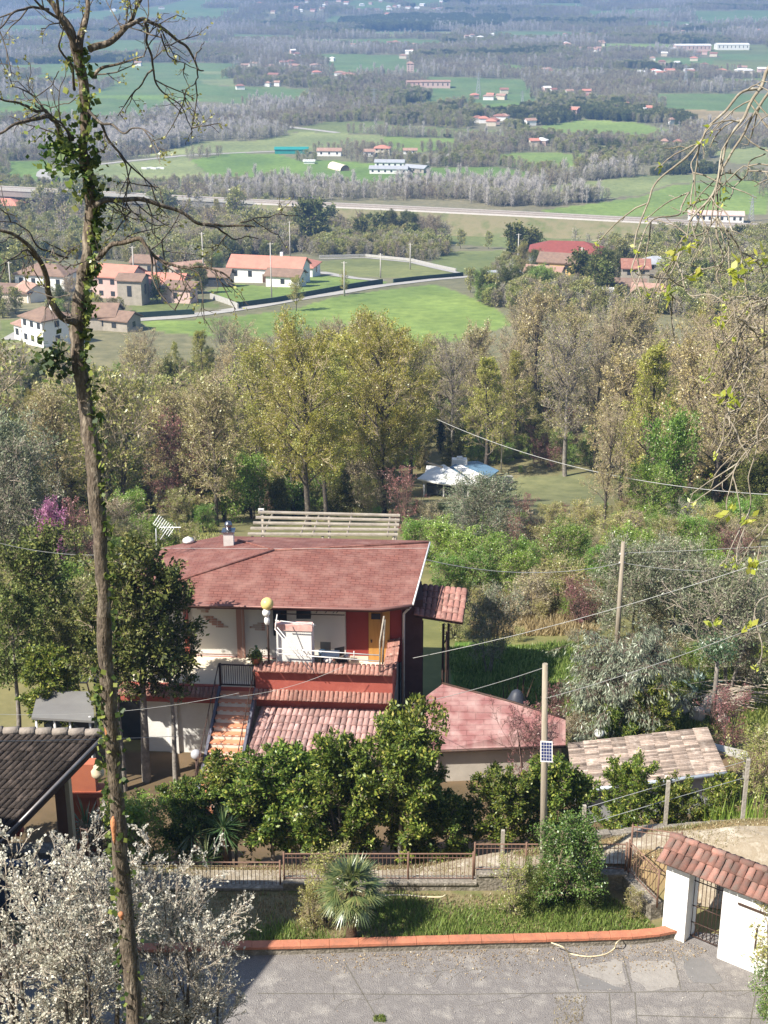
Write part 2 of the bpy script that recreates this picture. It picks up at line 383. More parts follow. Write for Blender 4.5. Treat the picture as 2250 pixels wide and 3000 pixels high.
for i in range(3):
    tm('bare%d' % i, 10+i, 14, 4.0, .28, WOODG if i == 1 else WOOD, (TWIG, TWIGG, TWIG)[i], L_BUD2 if i != 1 else L_YOLV, nl=30, n2=8, n3=7, n4=4, leafn=4600, leafs=.15, tw=.016, shape=('round','vase','round')[i])
    tm('bud%d' % i, 20+i, 14, 4.2, .22, WOOD, TWIG, L_BUD, nl=26, n2=8, n3=6, n4=4, leafn=(22000, 15000, 28000)[i], leafs=.14, tw=.015, shape=('round','cone','round')[i])
tm('tawny', 27, 12, 3.6, .2, WOOD, TWIG, L_BUD2, nl=28, n2=7, n3=6, n4=4, leafn=8000, leafs=.18, tw=.016)
tm('ivy0', 31, 15, 3.2, .45, WOOD, TWIG, L_YOLV, nl=24, n2=7, n3=6, n4=3, leafn=2500, ivy=2600, tw=.017)
tm('ivy1', 32, 13, 3.0, .35, WOODG, TWIGG, L_YOLV, nl=22, n2=7, n3=6, n4=3, leafn=3000, ivy=4200, tw=.017)
tm('ever0', 41, 8, 3.0, .12, WOOD, TWIG, L_EVER, nl=34, n2=6, n3=5, n4=3, leafn=15000, leafs=.22, jit=.22)
tm('ever1', 42, 7, 3.4, .08, WOOD, TWIG, L_EVER, nl=34, n2=6, n3=5, n4=3, leafn=15000, leafs=.22, stems=3, jit=.22)
tm('scrub0', 51, 4.5, 2.8, .06, WOOD, TWIG, L_YOLV, nl=34, n2=6, n3=5, n4=4, leafn=5500, leafs=.14, stems=5, shape='vase', tw=.012)
tm('scrub1', 52, 4.5, 2.6, .06, WOOD, TWIGR, L_ROSE, nl=34, n2=6, n3=5, n4=4, leafn=2600, leafs=.12, stems=5, shape='vase', tw=.012)
tm('scrub2', 53, 4.5, 2.6, .06, WOOD, TWIG, L_GRN, nl=30, n2=6, n3=5, n4=3, leafn=8500, leafs=.16, stems=4, jit=.16)
tm('scrub3', 54, 4.0, 2.4, .06, WOODG, TWIGG, L_STRAW, nl=34, n2=6, n3=5, n4=4, leafn=5500, leafs=.13, stems=5, shape='vase', tw=.012)
tm('green', 61, 6, 3.2, .06, WOOD, TWIG, L_GRN, nl=34, n2=6, n3=5, n4=3, leafn=15000, leafs=.19, stems=4, jit=.2)
tm('olive0', 71, 4.6, 2.6, .2, WOODG, TWIGG, L_OLV, nl=34, n2=7, n3=6, n4=3, leafn=17000, leafs=.13, asp=.3, stems=2, jit=.13, tw=.009)
tm('olive1', 72, 4.2, 2.5, .25, WOODG, TWIGG, L_OLV, nl=30, n2=7, n3=6, n4=3, leafn=9000, leafs=.13, asp=.3, stems=3, jit=.12, tw=.01, shape='vase')
tm('cit0', 81, 5.2, 1.8, .42, WOODG, TWIG, L_CIT, nl=20, n2=6, n3=5, n4=3, leafn=15000, leafs=.14, asp=.5, jit=.07, tw=.008, taperH=.2)
tm('cit1', 82, 5.2, 1.9, .38, WOODG, TWIG, L_CIT, nl=22, n2=6, n3=5, n4=3, leafn=15000, leafs=.15, asp=.5, jit=.07, stems=2, tw=.008)
tm('laurel', 83, 7.0, 1.9, .12, WOODG, TWIG, L_CIT, nl=30, n2=6, n3=5, n4=3, leafn=18000, leafs=.18, asp=.5, jit=.09, stems=2, tw=.009, shape='col')
tm('pink', 91, 5, 1.5, .2, WOODG, TWIGR, L_PINK, nl=26, n2=6, n3=6, n4=3, leafn=9000, leafs=.12, jit=.1, stems=2, ang1=(15,40))
tm('rose', 92, 3.6, 1.9, .1, TWIGR, TWIGR, L_ROSE, nl=24, n2=6, n3=5, n4=3, leafn=2400, leafs=.07, jit=.03, stems=4, tw=.008, shape='vase')
tm('euc', 95, 6, 3.0, .25, WOODG, TWIGR, L_EUC, nl=40, n2=7, n3=6, n4=3, leafn=17000, leafs=.24, asp=.2, jit=.1, stems=3, droop=.75, tw=.01)
tm('laurelhigh', 84, 8.0, 1.55, .48, WOODG, TWIG, L_EVER, nl=26, n2=6, n3=6, n4=3, leafn=10500, leafs=.14, asp=.5, jit=.08, stems=1, tw=.009, shape='round')
tm('poplar', 97, 18, 3.0, .12, WOODG, TWIGG, None, nl=34, n2=7, n3=6, n4=0, tw=.05, ang1=(12,32), rad=.25)
FT1 = mat('far_mauve_twigs', (.34,.275,.25), (.24,.19,.175), 2, .9); FT2 = mat('far_pale_twigs', (.50,.455,.41), (.37,.33,.295), 2, .9)
# light versions for what is far off
tm('farbare', 101, 11, 3.8, .2, WOODG, FT2, L_YOLV, nl=18, n2=5, n3=4, n4=0, leafn=260, leafs=.55, tw=.055)
tm('farbare2', 102, 11, 3.8, .2, WOOD, FT1, L_BUD2, nl=18, n2=5, n3=4, n4=0, leafn=320, leafs=.5, tw=.06)
tm('farbud', 103, 10, 3.8, .15, WOOD, FT1, L_YOLV, nl=16, n2=5, n3=3, n4=0, leafn=1500, leafs=.6, tw=.04, jit=.3)
tm('farever', 104, 9, 3.6, .1, WOOD, TWIG, L_EVER, nl=16, n2=5, n3=3, n4=0, leafn=1600, leafs=.7, tw=.03, jit=.4)
tm('farpop', 105, 16, 2.6, .1, WOODG, mat('far_silver_twigs', (.66,.61,.55), (.50,.46,.42), 2, .9), None, nl=22, n2=6, n3=4, n4=0, tw=.07, ang1=(12,32))
# a stand of trees as one shape, for the far woods
def clump(key, srcs, seed, n=7, rad=11, sc_=(.8, 1.15)):
    rg = np.random.RandomState(seed); V = []; Fs = []; Mi = []; mats = []; off = 0
    for i in range(n):
        k = srcs[i % len(srcs)]; a = 6.28*i/n+rg.uniform(-.3, .3); r = rad*math.sqrt(rg.uniform(.05, 1)); s = rg.uniform(*sc_); q = rg.uniform(0, 6.28)
        for me in PROTO[k][:2]:
            co = np.empty(len(me.vertices)*3, np.float32); me.vertices.foreach_get('co', co); co = co.reshape(-1, 3)*s
            x = co[:,0]*math.cos(q)-co[:,1]*math.sin(q)+r*math.cos(a); y = co[:,0]*math.sin(q)+co[:,1]*math.cos(q)+r*math.sin(a)
            lp = np.empty(len(me.loops), np.int32); me.loops.foreach_get('vertex_index', lp)
            mi = np.empty(len(me.polygons), np.int32); me.polygons.foreach_get('material_index', mi)
            mp = []
            for m in me.materials:
                if m not in mats: mats.append(m)
                mp.append(mats.index(m))
            V.append(np.stack([x, y, co[:,2]], 1)); Fs.append(lp.reshape(-1, 4)+off); Mi.append(np.array(mp)[mi]); off += len(co)
    PROTO[key] = (None, np_mesh('stand', np.concatenate(V), np.concatenate(Fs), mats, np.concatenate(Mi)), 11)
clump('st_bare', ['farbare2', 'farbare', 'farbare2'], 1); clump('st_grey', ['farbare', 'farpop', 'farbare'], 2)
clump('st_mix', ['farbare', 'farbud', 'farbare2', 'farbud'], 3); clump('st_ever', ['farever'], 4)
def scatter(name, pts, protos, label, cat, kind='stuff'):
    """one object that repeats the given plant meshes at its points; pts rows: x y z scale kind"""
    pts = np.asarray(pts, float)
    me = bpy.data.meshes.new(name); me.vertices.add(len(pts)); me.vertices.foreach_set('co', pts[:, :3].astype(np.float32).ravel())
    a = me.attributes.new('scl', 'FLOAT', 'POINT'); a.data.foreach_set('value', pts[:,3].astype(np.float32))
    a = me.attributes.new('kind', 'INT', 'POINT'); a.data.foreach_set('value', pts[:,4].astype(np.int32))
    rg = np.random.RandomState(len(pts)); rot = np.zeros((len(pts), 3), np.float32); rot[:,2] = rg.uniform(0, 6.28, len(pts))
    a = me.attributes.new('rot', 'FLOAT_VECTOR', 'POINT'); a.data.foreach_set('vector', rot.ravel())
    o = link(name, me); tag(o, label, cat, None, kind)
    ng = bpy.data.node_groups.new(name, 'GeometryNodeTree')
    ng.interface.new_socket('Geometry', in_out='INPUT', socket_type='NodeSocketGeometry'); ng.interface.new_socket('Geometry', in_out='OUTPUT', socket_type='NodeSocketGeometry')
    gi = ng.nodes.new('NodeGroupInput'); go = ng.nodes.new('NodeGroupOutput'); jn = ng.nodes.new('GeometryNodeJoinGeometry')
    def attr(nm, ty):
        n = ng.nodes.new('GeometryNodeInputNamedAttribute'); n.data_type = ty; n.inputs['Name'].default_value = nm; return n
    rt = attr('rot', 'FLOAT_VECTOR'); sk = attr('scl', 'FLOAT'); kd = attr('kind', 'INT')
    for k, key in enumerate(protos):
        ob = bpy.data.objects.new('proto_'+key, PROTO[key][1])
        oi = ng.nodes.new('GeometryNodeObjectInfo'); oi.inputs['Object'].default_value = ob; oi.inputs['As Instance'].default_value = True
        cmp = ng.nodes.new('FunctionNodeCompare'); cmp.data_type = 'INT'; cmp.operation = 'EQUAL'; cmp.inputs[3].default_value = k
        ng.links.new([s for s in kd.outputs if s.enabled][0], cmp.inputs[2])
        ip = ng.nodes.new('GeometryNodeInstanceOnPoints'); ng.links.new(gi.outputs[0], ip.inputs['Points']); ng.links.new(cmp.outputs[0], ip.inputs['Selection'])
        ng.links.new(oi.outputs['Geometry'], ip.inputs['Instance']); ng.links.new([s for s in rt.outputs if s.enabled][0], ip.inputs['Rotation'])
        ng.links.new([s for s in sk.outputs if s.enabled][0], ip.inputs['Scale']); ng.links.new(ip.outputs[0], jn.inputs[0])
    ng.links.new(jn.outputs[0], go.inputs[0])
    md = o.modifiers.new('scatter', 'NODES'); md.node_group = ng
    return o
def inpoly(px, py, poly):
    r = np.zeros(np.shape(px), bool); n = len(poly); j = n-1
    for i in range(n):
        xi, yi = poly[i]; xj, yj = poly[j]
        c = ((yi > py) != (yj > py)) & (px < (xj-xi)*(py-yi)/((yj-yi) or 1e-9)+xi); r ^= c; j = i
    return r
def blades(name, poly, n, h, m, label, cat, seed=1, w=.02, zf=None, jit=.35, kind='stuff', keep=None):
    """grass over a ground polygon (world xy)"""
    rg = np.random.RandomState(seed); P = np.array([(p[0], p[1]) for p in poly]); lo, hi = P.min(0), P.max(0)
    q = rg.uniform(lo, hi, (n*3, 2)); q = q[inpoly(q[:,0], q[:,1], P)][:n]
    if keep is not None: q = q[keep(q[:,0], q[:,1], rg)]
    n = len(q); z = (zf or terr)(q[:,0], q[:,1]); base = np.stack([q[:,0], q[:,1], z], 1)
    a = rg.uniform(0, 6.28, n); sd_ = np.stack([np.cos(a), np.sin(a), np.zeros(n)], 1); ln = rg.normal(size=(n, 3))*jit; ln[:,2] = 1
    patch = .6+.6*(np.sin(q[:,0]*1.7+np.sin(q[:,1]*2.3))*.5+.5)
    L = (h*rg.uniform(.5, 1.3, n)*patch)[:, None]; W = w*rg.uniform(.7, 1.4, n)[:, None]
    V = np.stack([base-sd_*W, base+sd_*W, base+unit(ln)*L*.6+sd_*W*.7, base+unit(ln)*L+sd_*W*.2*0], 1).reshape(-1, 3)
    org = np.array([P[:,0].mean(), P[:,1].mean(), float(z.mean())])
    me = np_mesh(name, V-org, np.arange(n*4).reshape(-1, 4), m); o = link(name, me, None, tuple(org)); tag(o, label, cat, None, kind); return o
# ================================================================ the ground and the valley
g1 = np.concatenate([np.linspace(-45, 23, 22), np.linspace(24, 60, 110), np.geomspace(61, 3600, 440), np.geomspace(3700, 12500, 24)])
uu = np.concatenate([np.linspace(-.75, -.33, 12), np.linspace(-.325, .325, 400), np.linspace(.33, .75, 12)])
W0 = np.maximum(np.abs(g1), 32)[:, None]
X = uu[None, :]*W0*1.12; Yg = np.repeat(g1[:, None], len(uu), 1); Zg = terr(X, Yg)
GREEN, GREEN2, PALE, OLIVE, TAN = (.105,.19,.045), (.145,.225,.06), (.175,.22,.095), (.12,.16,.06), (.24,.20,.11)
FIELDS = [  # outline in the overview (1659 wide), paint
 ([(0,350),(115,345),(90,372),(95,402),(0,402)], GREEN), ([(115,367),(400,337),(450,380),(470,402),(120,404)], PALE),
 ([(410,345),(505,330),(600,333),(660,350),(700,402),(466,400),(450,375)], GREEN),
 ([(250,341),(345,330),(430,306),(550,304),(650,285),(829,293),(829,325),(665,325),(595,326),(425,331)], PALE),
 ([(829,295),(994,300),(994,325),(900,328),(829,322)], GREEN2), ([(829,270),(1004,278),(1109,285),(1109,300),(1000,298),(829,288)], OLIVE),
 ([(1109,285),(1179,270),(1264,258),(1379,265),(1469,288),(1429,300),(1404,307),(1279,300),(1179,299)], GREEN2),
 ([(1059,337),(1129,328),(1279,333),(1324,345),(1254,352),(1249,370),(1179,372),(1099,358),(1064,350)], GREEN2),
 ([(700,345),(929,362),(1064,360),(1179,376),(1154,392),(1029,402),(860,412),(740,405),(700,400),(660,350)], GREEN),
 ([(1259,312),(1379,320),(1359,335),(1279,328)], PALE), ([(1529,325),(1659,315),(1659,357),(1579,352)], PALE),
 ([(1154,456),(1380,426),(1454,399),(1659,388),(1659,462),(1429,466),(1254,466)], GREEN2),
 ([(1154,405),(1380,380),(1520,375),(1659,372),(1659,384),(1454,396),(1380,422),(1160,440)], PALE),
 ([(964,242),(1049,225),(1149,220),(1154,235),(1079,250),(1044,246)], GREEN), ([(1064,135),(1129,142),(1129,151),(1064,152)], GREEN),
 ([(1404,178),(1659,168),(1659,184),(1429,186)], GREEN), ([(1289,95),(1454,95),(1454,111),(1289,109)], GREEN2),
 ([(800,71),(880,64),(999,70),(979,80),(800,80)], PALE), ([(0,205),(90,201),(80,212),(0,214)], GREEN), ([(200,205),(300,205),(440,214),(430,221),(200,212)], GREEN),
 ([(575,290),(700,264),(829,262),(829,287),(640,286)], OLIVE), ([(1329,130),(1450,130),(1445,142),(1329,140)], PALE), ([(1539,130),(1659,128),(1659,156),(1545,150)], OLIVE),
 ([(435,154),(550,152),(500,160),(440,162)], PALE), ([(829,232),(950,222),(955,232),(880,242),(829,242)], GREEN), ([(1450,98),(1659,96),(1659,118),(1450,112)], OLIVE),
 ([(1480,236),(1580,240),(1659,245),(1659,262),(1560,266),(1480,252)], TAN), ([(430,172),(520,170),(510,186),(440,182)], PALE),
 ([(0,232),(60,226),(150,229),(140,240),(0,245)], GREEN), ([(1100,148),(1390,150),(1400,160),(1180,160),(1100,157)], PALE),
 # below the railway
 ([(700,448),(830,452),(1200,472),(1400,486),(1659,497),(1659,525),(1350,520),(1180,512),(900,498),(860,480),(760,462)], OLIVE), ([(870,488),(1180,514),(1500,528),(1450,545),(1180,540),(1040,532),(905,520)], OLIVE),
 # round the hamlet
 ([(672,566),(800,556),(900,566),(990,592),(930,602),(780,598),(700,588)], (.15,.18,.07)), ([(450,628),(505,612),(600,622),(680,594),(800,604),(840,610),(800,622),(510,662),(490,652)], GREEN2),
 ([(280,660),(300,640),(400,648),(470,655),(480,662),(290,680)], OLIVE), ([(720,642),(940,614),(1010,640),(1080,672),(1110,700),(1000,735),(850,760),(700,740),(640,700),(600,680)], GREEN2),
 ([(300,690),(420,690),(520,682),(640,668),(700,690),(660,720),(520,735),(330,715)], GREEN2), ([(940,545),(1100,540),(1120,560),(1060,600),(990,590),(930,570)], OLIVE),
 ([(0,690),(50,690),(60,740),(0,740)], OLIVE)]
gp = [([tuple(GD(*p))[:2] for p in pl], c) for pl, c in FIELDS]
sh = X.shape; xf, yf = X.ravel(), Yg.ravel()
def lowfreq(x, y, s, seed):
    rg = np.random.RandomState(seed); v = 0
    for i in range(7):
        a = rg.uniform(0, 6.28); k = rg.uniform(.6, 2.2)/s; v = v+np.sin((x*math.cos(a)+y*math.sin(a))*k+rg.uniform(0, 6.28)+.8*np.sin((x*math.sin(a)-y*math.cos(a))*k*.7))
    return v/7
# litter of the woods and rough ground
C = np.zeros((len(xf), 3)); far = np.interp(yf, [90, 300], [0, 1])[:, None]
n1 = (lowfreq(xf, yf, 9, 3)[:, None]+1)/2; n2 = (lowfreq(xf, yf, 160, 4)[:, None]+1)/2
near = np.array([.14,.155,.05])*(1-n1)+np.array([.22,.19,.10])*n1
farc = np.array([.15,.16,.085])*(1-n2)+np.array([.20,.18,.12])*n2
C = near*(1-far)+farc*far
# patchwork of small fields beyond the ones that can be told apart
cell = 95.0
ix = np.floor((xf+40*np.sin(yf/310))/cell); iy = np.floor((yf+30*np.sin(xf/170))/(cell*1.6)); hsh = np.abs(np.sin(ix*12.9898+iy*78.233)*43758.5453) % 1
m = (yf > 1050) & (yf < 3600) & (hsh > .63); gg = np.array([.09,.17,.05])*(1-n1)+np.array([.15,.20,.08])*n1; C[m] = gg[m]
PATCH = m
infield = np.zeros(len(xf), bool)
for k, (pl, c) in enumerate(gp):
    P = np.array(pl); b = (xf > P[:,0].min()) & (xf < P[:,0].max()) & (yf > P[:,1].min()) & (yf < P[:,1].max())
    ii = np.where(b)[0]; s = ii[inpoly(xf[ii], yf[ii], pl)]; infield[s] = True
    d = P[:,1].mean(); t = (lowfreq(xf[s], yf[s], d*.03, 50+k)[:, None]+1)/2
    an = (k*1.7) % 3.1; w_ = max(d*.012, 1.2); st_ = np.sin((xf[s]*math.cos(an)+yf[s]*math.sin(an))/w_)[:, None]*.05
    C[s] = (np.array(c)*(.8+.4*t)+np.array([.03,.01,.0])*t)*(1+st_)*1.1
for pl, c in [([(740,48),(900,40),(1090,42),(1098,58),(1050,66),(800,68)], (.03,.045,.03))]:
    q = [tuple(GD(*p))[:2] for p in pl]; s = inpoly(xf, yf, q); C[s] = np.array(c)
# meadow by the pale cottage, lawns behind the house
for pl, c in [([(1500,1400),(1690,1385),(1760,1420),(1790,1480),(1500,1490),(1450,1460)], (.17,.185,.09)), ([(170,1530),(420,1525),(440,1620),(180,1620)], (.17,.19,.06)), ([(1330,1880),(1690,1900),(1700,2090),(1320,2060)], (.10,.20,.03)),
              ([(1380,1720),(1700,1720),(1740,1820),(1400,1840)], (.25,.20,.12)), ([(0,1860),(300,1880),(300,1960),(0,1960)], (.16,.20,.07)), ([(1950,1880),(2250,1880),(2250,2150),(1950,2100)], (.13,.18,.06))]:
    q = [tuple(G(*p))[:2] for p in pl]; s = inpoly(xf, yf, q); C[s] = np.array(c)*(.85+.3*n1[s])
s = (yf > 33.9) & (yf < 38) ; C[s] = np.array([.25,.19,.105])
s = (yf > 38) & (yf < 50); C[s] = np.array([.14,.10,.06])
mg = mat('ground', (.1,.1,.1)); nt = mg.node_tree; b = nt.nodes['Principled BSDF']
at = _n(nt, 'ShaderNodeAttribute', attribute_name='cover'); mx = _n(nt, 'ShaderNodeMix', data_type='RGBA', blend_type='MULTIPLY'); mx.inputs[0].default_value = 1
tc = _n(nt, 'ShaderNodeTexCoord'); na = _n(nt, 'ShaderNodeTexNoise'); na.inputs['Scale'].default_value = .35; na.inputs['Detail'].default_value = 9; na.inputs['Roughness'].default_value = .7
nb = _n(nt, 'ShaderNodeTexNoise'); nb.inputs['Scale'].default_value = .022; nb.inputs['Detail'].default_value = 6
ra = _ramp(nt, [(.3, (.62,.66,.6)), (.7, (1.35,1.25,1.2))]); rb = _ramp(nt, [(.3, (.8,.82,.8)), (.7, (1.15,1.12,1.1))])
for n, r in ((na, ra), (nb, rb)): nt.links.new(tc.outputs['Object'], n.inputs['Vector']); nt.links.new(n.outputs[0], r.inputs[0])
m2 = _n(nt, 'ShaderNodeMix', data_type='RGBA', blend_type='MULTIPLY'); m2.inputs[0].default_value = 1
nt.links.new(at.outputs['Color'], mx.inputs[6]); nt.links.new(ra.outputs[0], mx.inputs[7]); nt.links.new(mx.outputs[2], m2.inputs[6]); nt.links.new(rb.outputs[0], m2.inputs[7]); nt.links.new(m2.outputs[2], b.inputs['Base Color'])
b.inputs['Roughness'].default_value = .95
nr, nc = sh; I = np.arange(nr*nc).reshape(sh)
Fg = np.stack([I[:-1,:-1], I[:-1,1:], I[1:,1:], I[1:,:-1]], -1).reshape(-1, 4)
gm = np_mesh('ground', np.stack([xf, yf, Zg.ravel()], 1), Fg, mg, smooth=True)
ca = gm.attributes.new('cover', 'FLOAT_COLOR', 'POINT'); ca.data.foreach_set('color', np.concatenate([C, np.ones((len(C), 1))], 1).astype(np.float32).ravel())
tag(link('ground', gm), 'hillside falling to a wide green valley of fields and woods', 'ground', None, 'structure')
# ---------------------------------------------------------------- roads of the valley
ROADM = mat('pale_road', (.42,.40,.36), (.34,.32,.29), .5, .9); ASPH = mat('asphalt', (.09,.09,.09), (.06,.06,.06), 1, .9); BALLAST = mat('ballast', (.50,.46,.40), (.38,.34,.30), .6, .95)
CONC = mat('old_concrete', (.46,.445,.41), (.33,.315,.285), 2, .9, .3)
ROADLINES = []
def ribbon(name, pts, wd, m, label, cat='road', lift=.12, kind='structure', n=14):
    q = []
    for i in range(len(pts)-1):
        for k in range(n): q.append(lerp(pts[i], pts[i+1], k/n))
    q.append(Vector(pts[-1])); V = []; ROADLINES.append((q, wd))
    for i, p in enumerate(q):
        t = (q[min(i+1, len(q)-1)]-q[max(i-1, 0)]); t.z = 0; t.normalize(); s = Vector((-t.y, t.x, 0))*wd/2
        for e in (s, -s): V.append((p.x+e.x, p.y+e.y, tz(p.x+e.x, p.y+e.y)+lift))
    org = Vector(V[0]); Fr = np.array([(2*i+1, 2*i+3, 2*i+2, 2*i) for i in range(len(q)-1)])
    o = link(name, np_mesh(name, np.array(V)-np.array(org), Fr, m), None, org); tag(o, label, cat, None, kind); return o
ribbon('lane', [GD(20,735), GD(60,712), GD(110,700)], 3.5, ROADM, 'dirt lane beside the white farmhouse')
ribbon('lane', [GD(290,692), GD(380,686), GD(490,672), GD(560,661), GD(640,647), GD(735,633), GD(830,617), GD(940,604), GD(1040,596)], 4.0, ROADM, 'pale lane running along the dark fence of the hamlet')
ribbon('driveway', [GD(690,588), GD(760,601), GD(825,607)], 4, ROADM, 'pale drive leaving the pink roofed villa')
ribbon('path', [GD(690,560), GD(790,557), GD(890,567), GD(990,590)], 2.4, ROADM, 'curved path round the flat green field')
ribbon('track', [GD(860,483), GD(1000,488), GD(1180,497), GD(1350,503), GD(1540,508)], 3.5, ROADM, 'service track below the railway bank')
ribbon('track', [GD(92,372), GD(150,362), GD(260,350), GD(400,336)], 5, ROADM, 'white farm track through the fields at left')
ribbon('track', [GD(125,402), GD(110,390), GD(90,380), GD(92,372), GD(100,366)], 6, ROADM, 'hooked end of the white farm track')
ribbon('track', [GD(400,336), GD(500,331), GD(595,327)], 4, ROADM, 'track to the green sheds')
ribbon('track', [GD(530,268), GD(600,272), GD(690,282), GD(730,287)], 6, ROADM, 'pale track between grey trees')
ribbon('track', [GD(930,352), GD(950,340), GD(970,332)], 5, ROADM, 'track climbing behind the farm')
# ---------------------------------------------------------------- railway: viaduct, then a bank
RZ = -72.0
def rail(sx, sy): return PZ(sx*D2S, sy*D2S, RZ)
rl = [rail(-260, 392), rail(0, 404), rail(200, 415), rail(400, 426), rail(560, 436), rail(829, 448), rail(1200, 466), rail(1500, 482), rail(1700, 492), rail(1950, 506)]
vd = thing('viaduct', 'long low concrete railway viaduct on piers across the left of the valley', 'viaduct', rl[2])
mb = MB(); mp = MB(); dirn = (rl[4]-rl[0]).normalized(); sd_ = Vector((-dirn.y, dirn.x, 0))
a, b_ = rl[0], rl[4]
mb.hexa([a-sd_*5-Vector((0,0,2.6)), b_-sd_*5-Vector((0,0,2.6)), b_+sd_*5-Vector((0,0,2.6)), a+sd_*5-Vector((0,0,2.6)), a-sd_*6, b_-sd_*6, b_+sd_*6, a+sd_*6])
mb.build('deck', CONC, vd)
pr = MB(); pr.hexa([a-sd_*6.2, b_-sd_*6.2, b_-sd_*6, a-sd_*6, a-sd_*6.2+Vector((0,0,1.1)), b_-sd_*6.2+Vector((0,0,1.1)), b_-sd_*6+Vector((0,0,1.1)), a-sd_*6+Vector((0,0,1.1))]); pr.build('parapet', CONC, vd)
Lv = (b_-a).length; k = 0
while k*28 < Lv-6:
    p = a+dirn*(8+k*28); zb = tz(p.x, p.y); mq = MB()
    mq.hexa([p+e+Vector((0,0,zb-1-p.z)) for e in (-dirn*1.4-sd_*3, dirn*1.4-sd_*3, dirn*1.4+sd_*3, -dirn*1.4+sd_*3)]+[p+e-Vector((0,0,2.61)) for e in (-dirn*1.4-sd_*4.2, dirn*1.4-sd_*4.2, dirn*1.4+sd_*4.2, -dirn*1.4+sd_*4.2)])
    mq.build('pier', CONC, vd); k += 1
# bank
V = []; Fb = []
q = [lerp(rl[4], rl[5], t/10) for t in range(10)]+[lerp(rl[5], rl[6], t/10) for t in range(10)]+[lerp(rl[6], rl[7], t/10) for t in range(10)]+[lerp(rl[7], rl[9], t/10) for t in range(11)]
for p in q:
    zn = min(tz(p.x, p.y-18), RZ)-.8; zf_ = min(tz(p.x, p.y+18), RZ)-.8
    V += [p-sd_*max(6.5+(RZ-zn)*1.7, 7.5)+Vector((0,0,zn-RZ)), p-sd_*6.5, p+sd_*6.5, p+sd_*max(6.5+(RZ-zf_)*1.7, 7.5)+Vector((0,0,zf_-RZ))]
n = len(q)
Fb = np.array([(4*i+k, 4*(i+1)+k, 4*(i+1)+k+1, 4*i+k+1) for i in range(n-1) for k in range(3)]); mi = np.array([(0, 1, 0)[k] for i in range(n-1) for k in range(3)])
Va = np.array([tuple(v) for v in V]); org = Va[0].copy(); o = link('railway_embankment', np_mesh('railway_embankment', Va-org, Fb[:, ::-1], [mat('bank_grass', (.13,.15,.06), (.21,.18,.10), .12, .95, c3=(.10,.13,.04)), BALLAST], mi), None, tuple(org))
tag(o, 'grassy railway embankment with a pale track bed crossing the valley', 'embankment', None, 'structure')
mb = MB()
for s in (-1, 1):
    for g in (-.72, .72): mb.tube([rl[i]+sd_*(s*2.2+g)+Vector((0,0,.25)) for i in (0, 4, 5, 6, 7, 9)], .12, 4)
o = mb.build('railway_track', mat('rail_steel', (.34,.29,.25), (.26,.22,.19), 1, .6, metal=.2), None, rl[4]); tag(o, 'two pairs of steel rails along the viaduct and bank', 'rails')
# ---------------------------------------------------------------- far buildings
TILE = mat('far_clay_tiles', (.36,.17,.12), (.26,.12,.09), .8, .9, .5, 3, c3=(.42,.24,.17), stretch=(1,1,1))
TILE2 = mat('faded_clay_tiles', (.42,.27,.21), (.33,.20,.15), .7, .9, .5, 3, c3=(.48,.34,.26)); TILER = mat('dark_red_tiles', (.27,.075,.06), (.21,.06,.05), 1, .8, .3, 3)
TILEO = mat('salmon_tiles', (.55,.24,.17), (.46,.19,.14), .6, .8, .4, 3); TILEB = mat('brown_tiles', (.27,.18,.13), (.18,.12,.09), .9, .9, .5, 3)
WHT = mat('white_render', (.80,.79,.76), (.72,.70,.66), .8, .85); CRM = mat('cream_render', (.66,.58,.46), (.56,.49,.39), .8, .85); YEL = mat('yellow_render', (.72,.50,.20), (.64,.44,.18), .8, .85)
STN = mat('stone_render', (.42,.37,.31), (.30,.27,.22), 1.2, .9, .3); PNK = mat('pink_render', (.62,.45,.40), (.54,.38,.34), .8, .85); GRY = mat('grey_render', (.38,.39,.41), (.30,.31,.33), .8, .85)
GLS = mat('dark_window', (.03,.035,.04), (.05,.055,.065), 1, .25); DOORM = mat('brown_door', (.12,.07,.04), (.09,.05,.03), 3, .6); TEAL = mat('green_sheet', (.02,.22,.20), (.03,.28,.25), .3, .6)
WSH = mat('white_sheet', (.84,.84,.82), (.70,.69,.66), .4, .7)
NOTREE = []
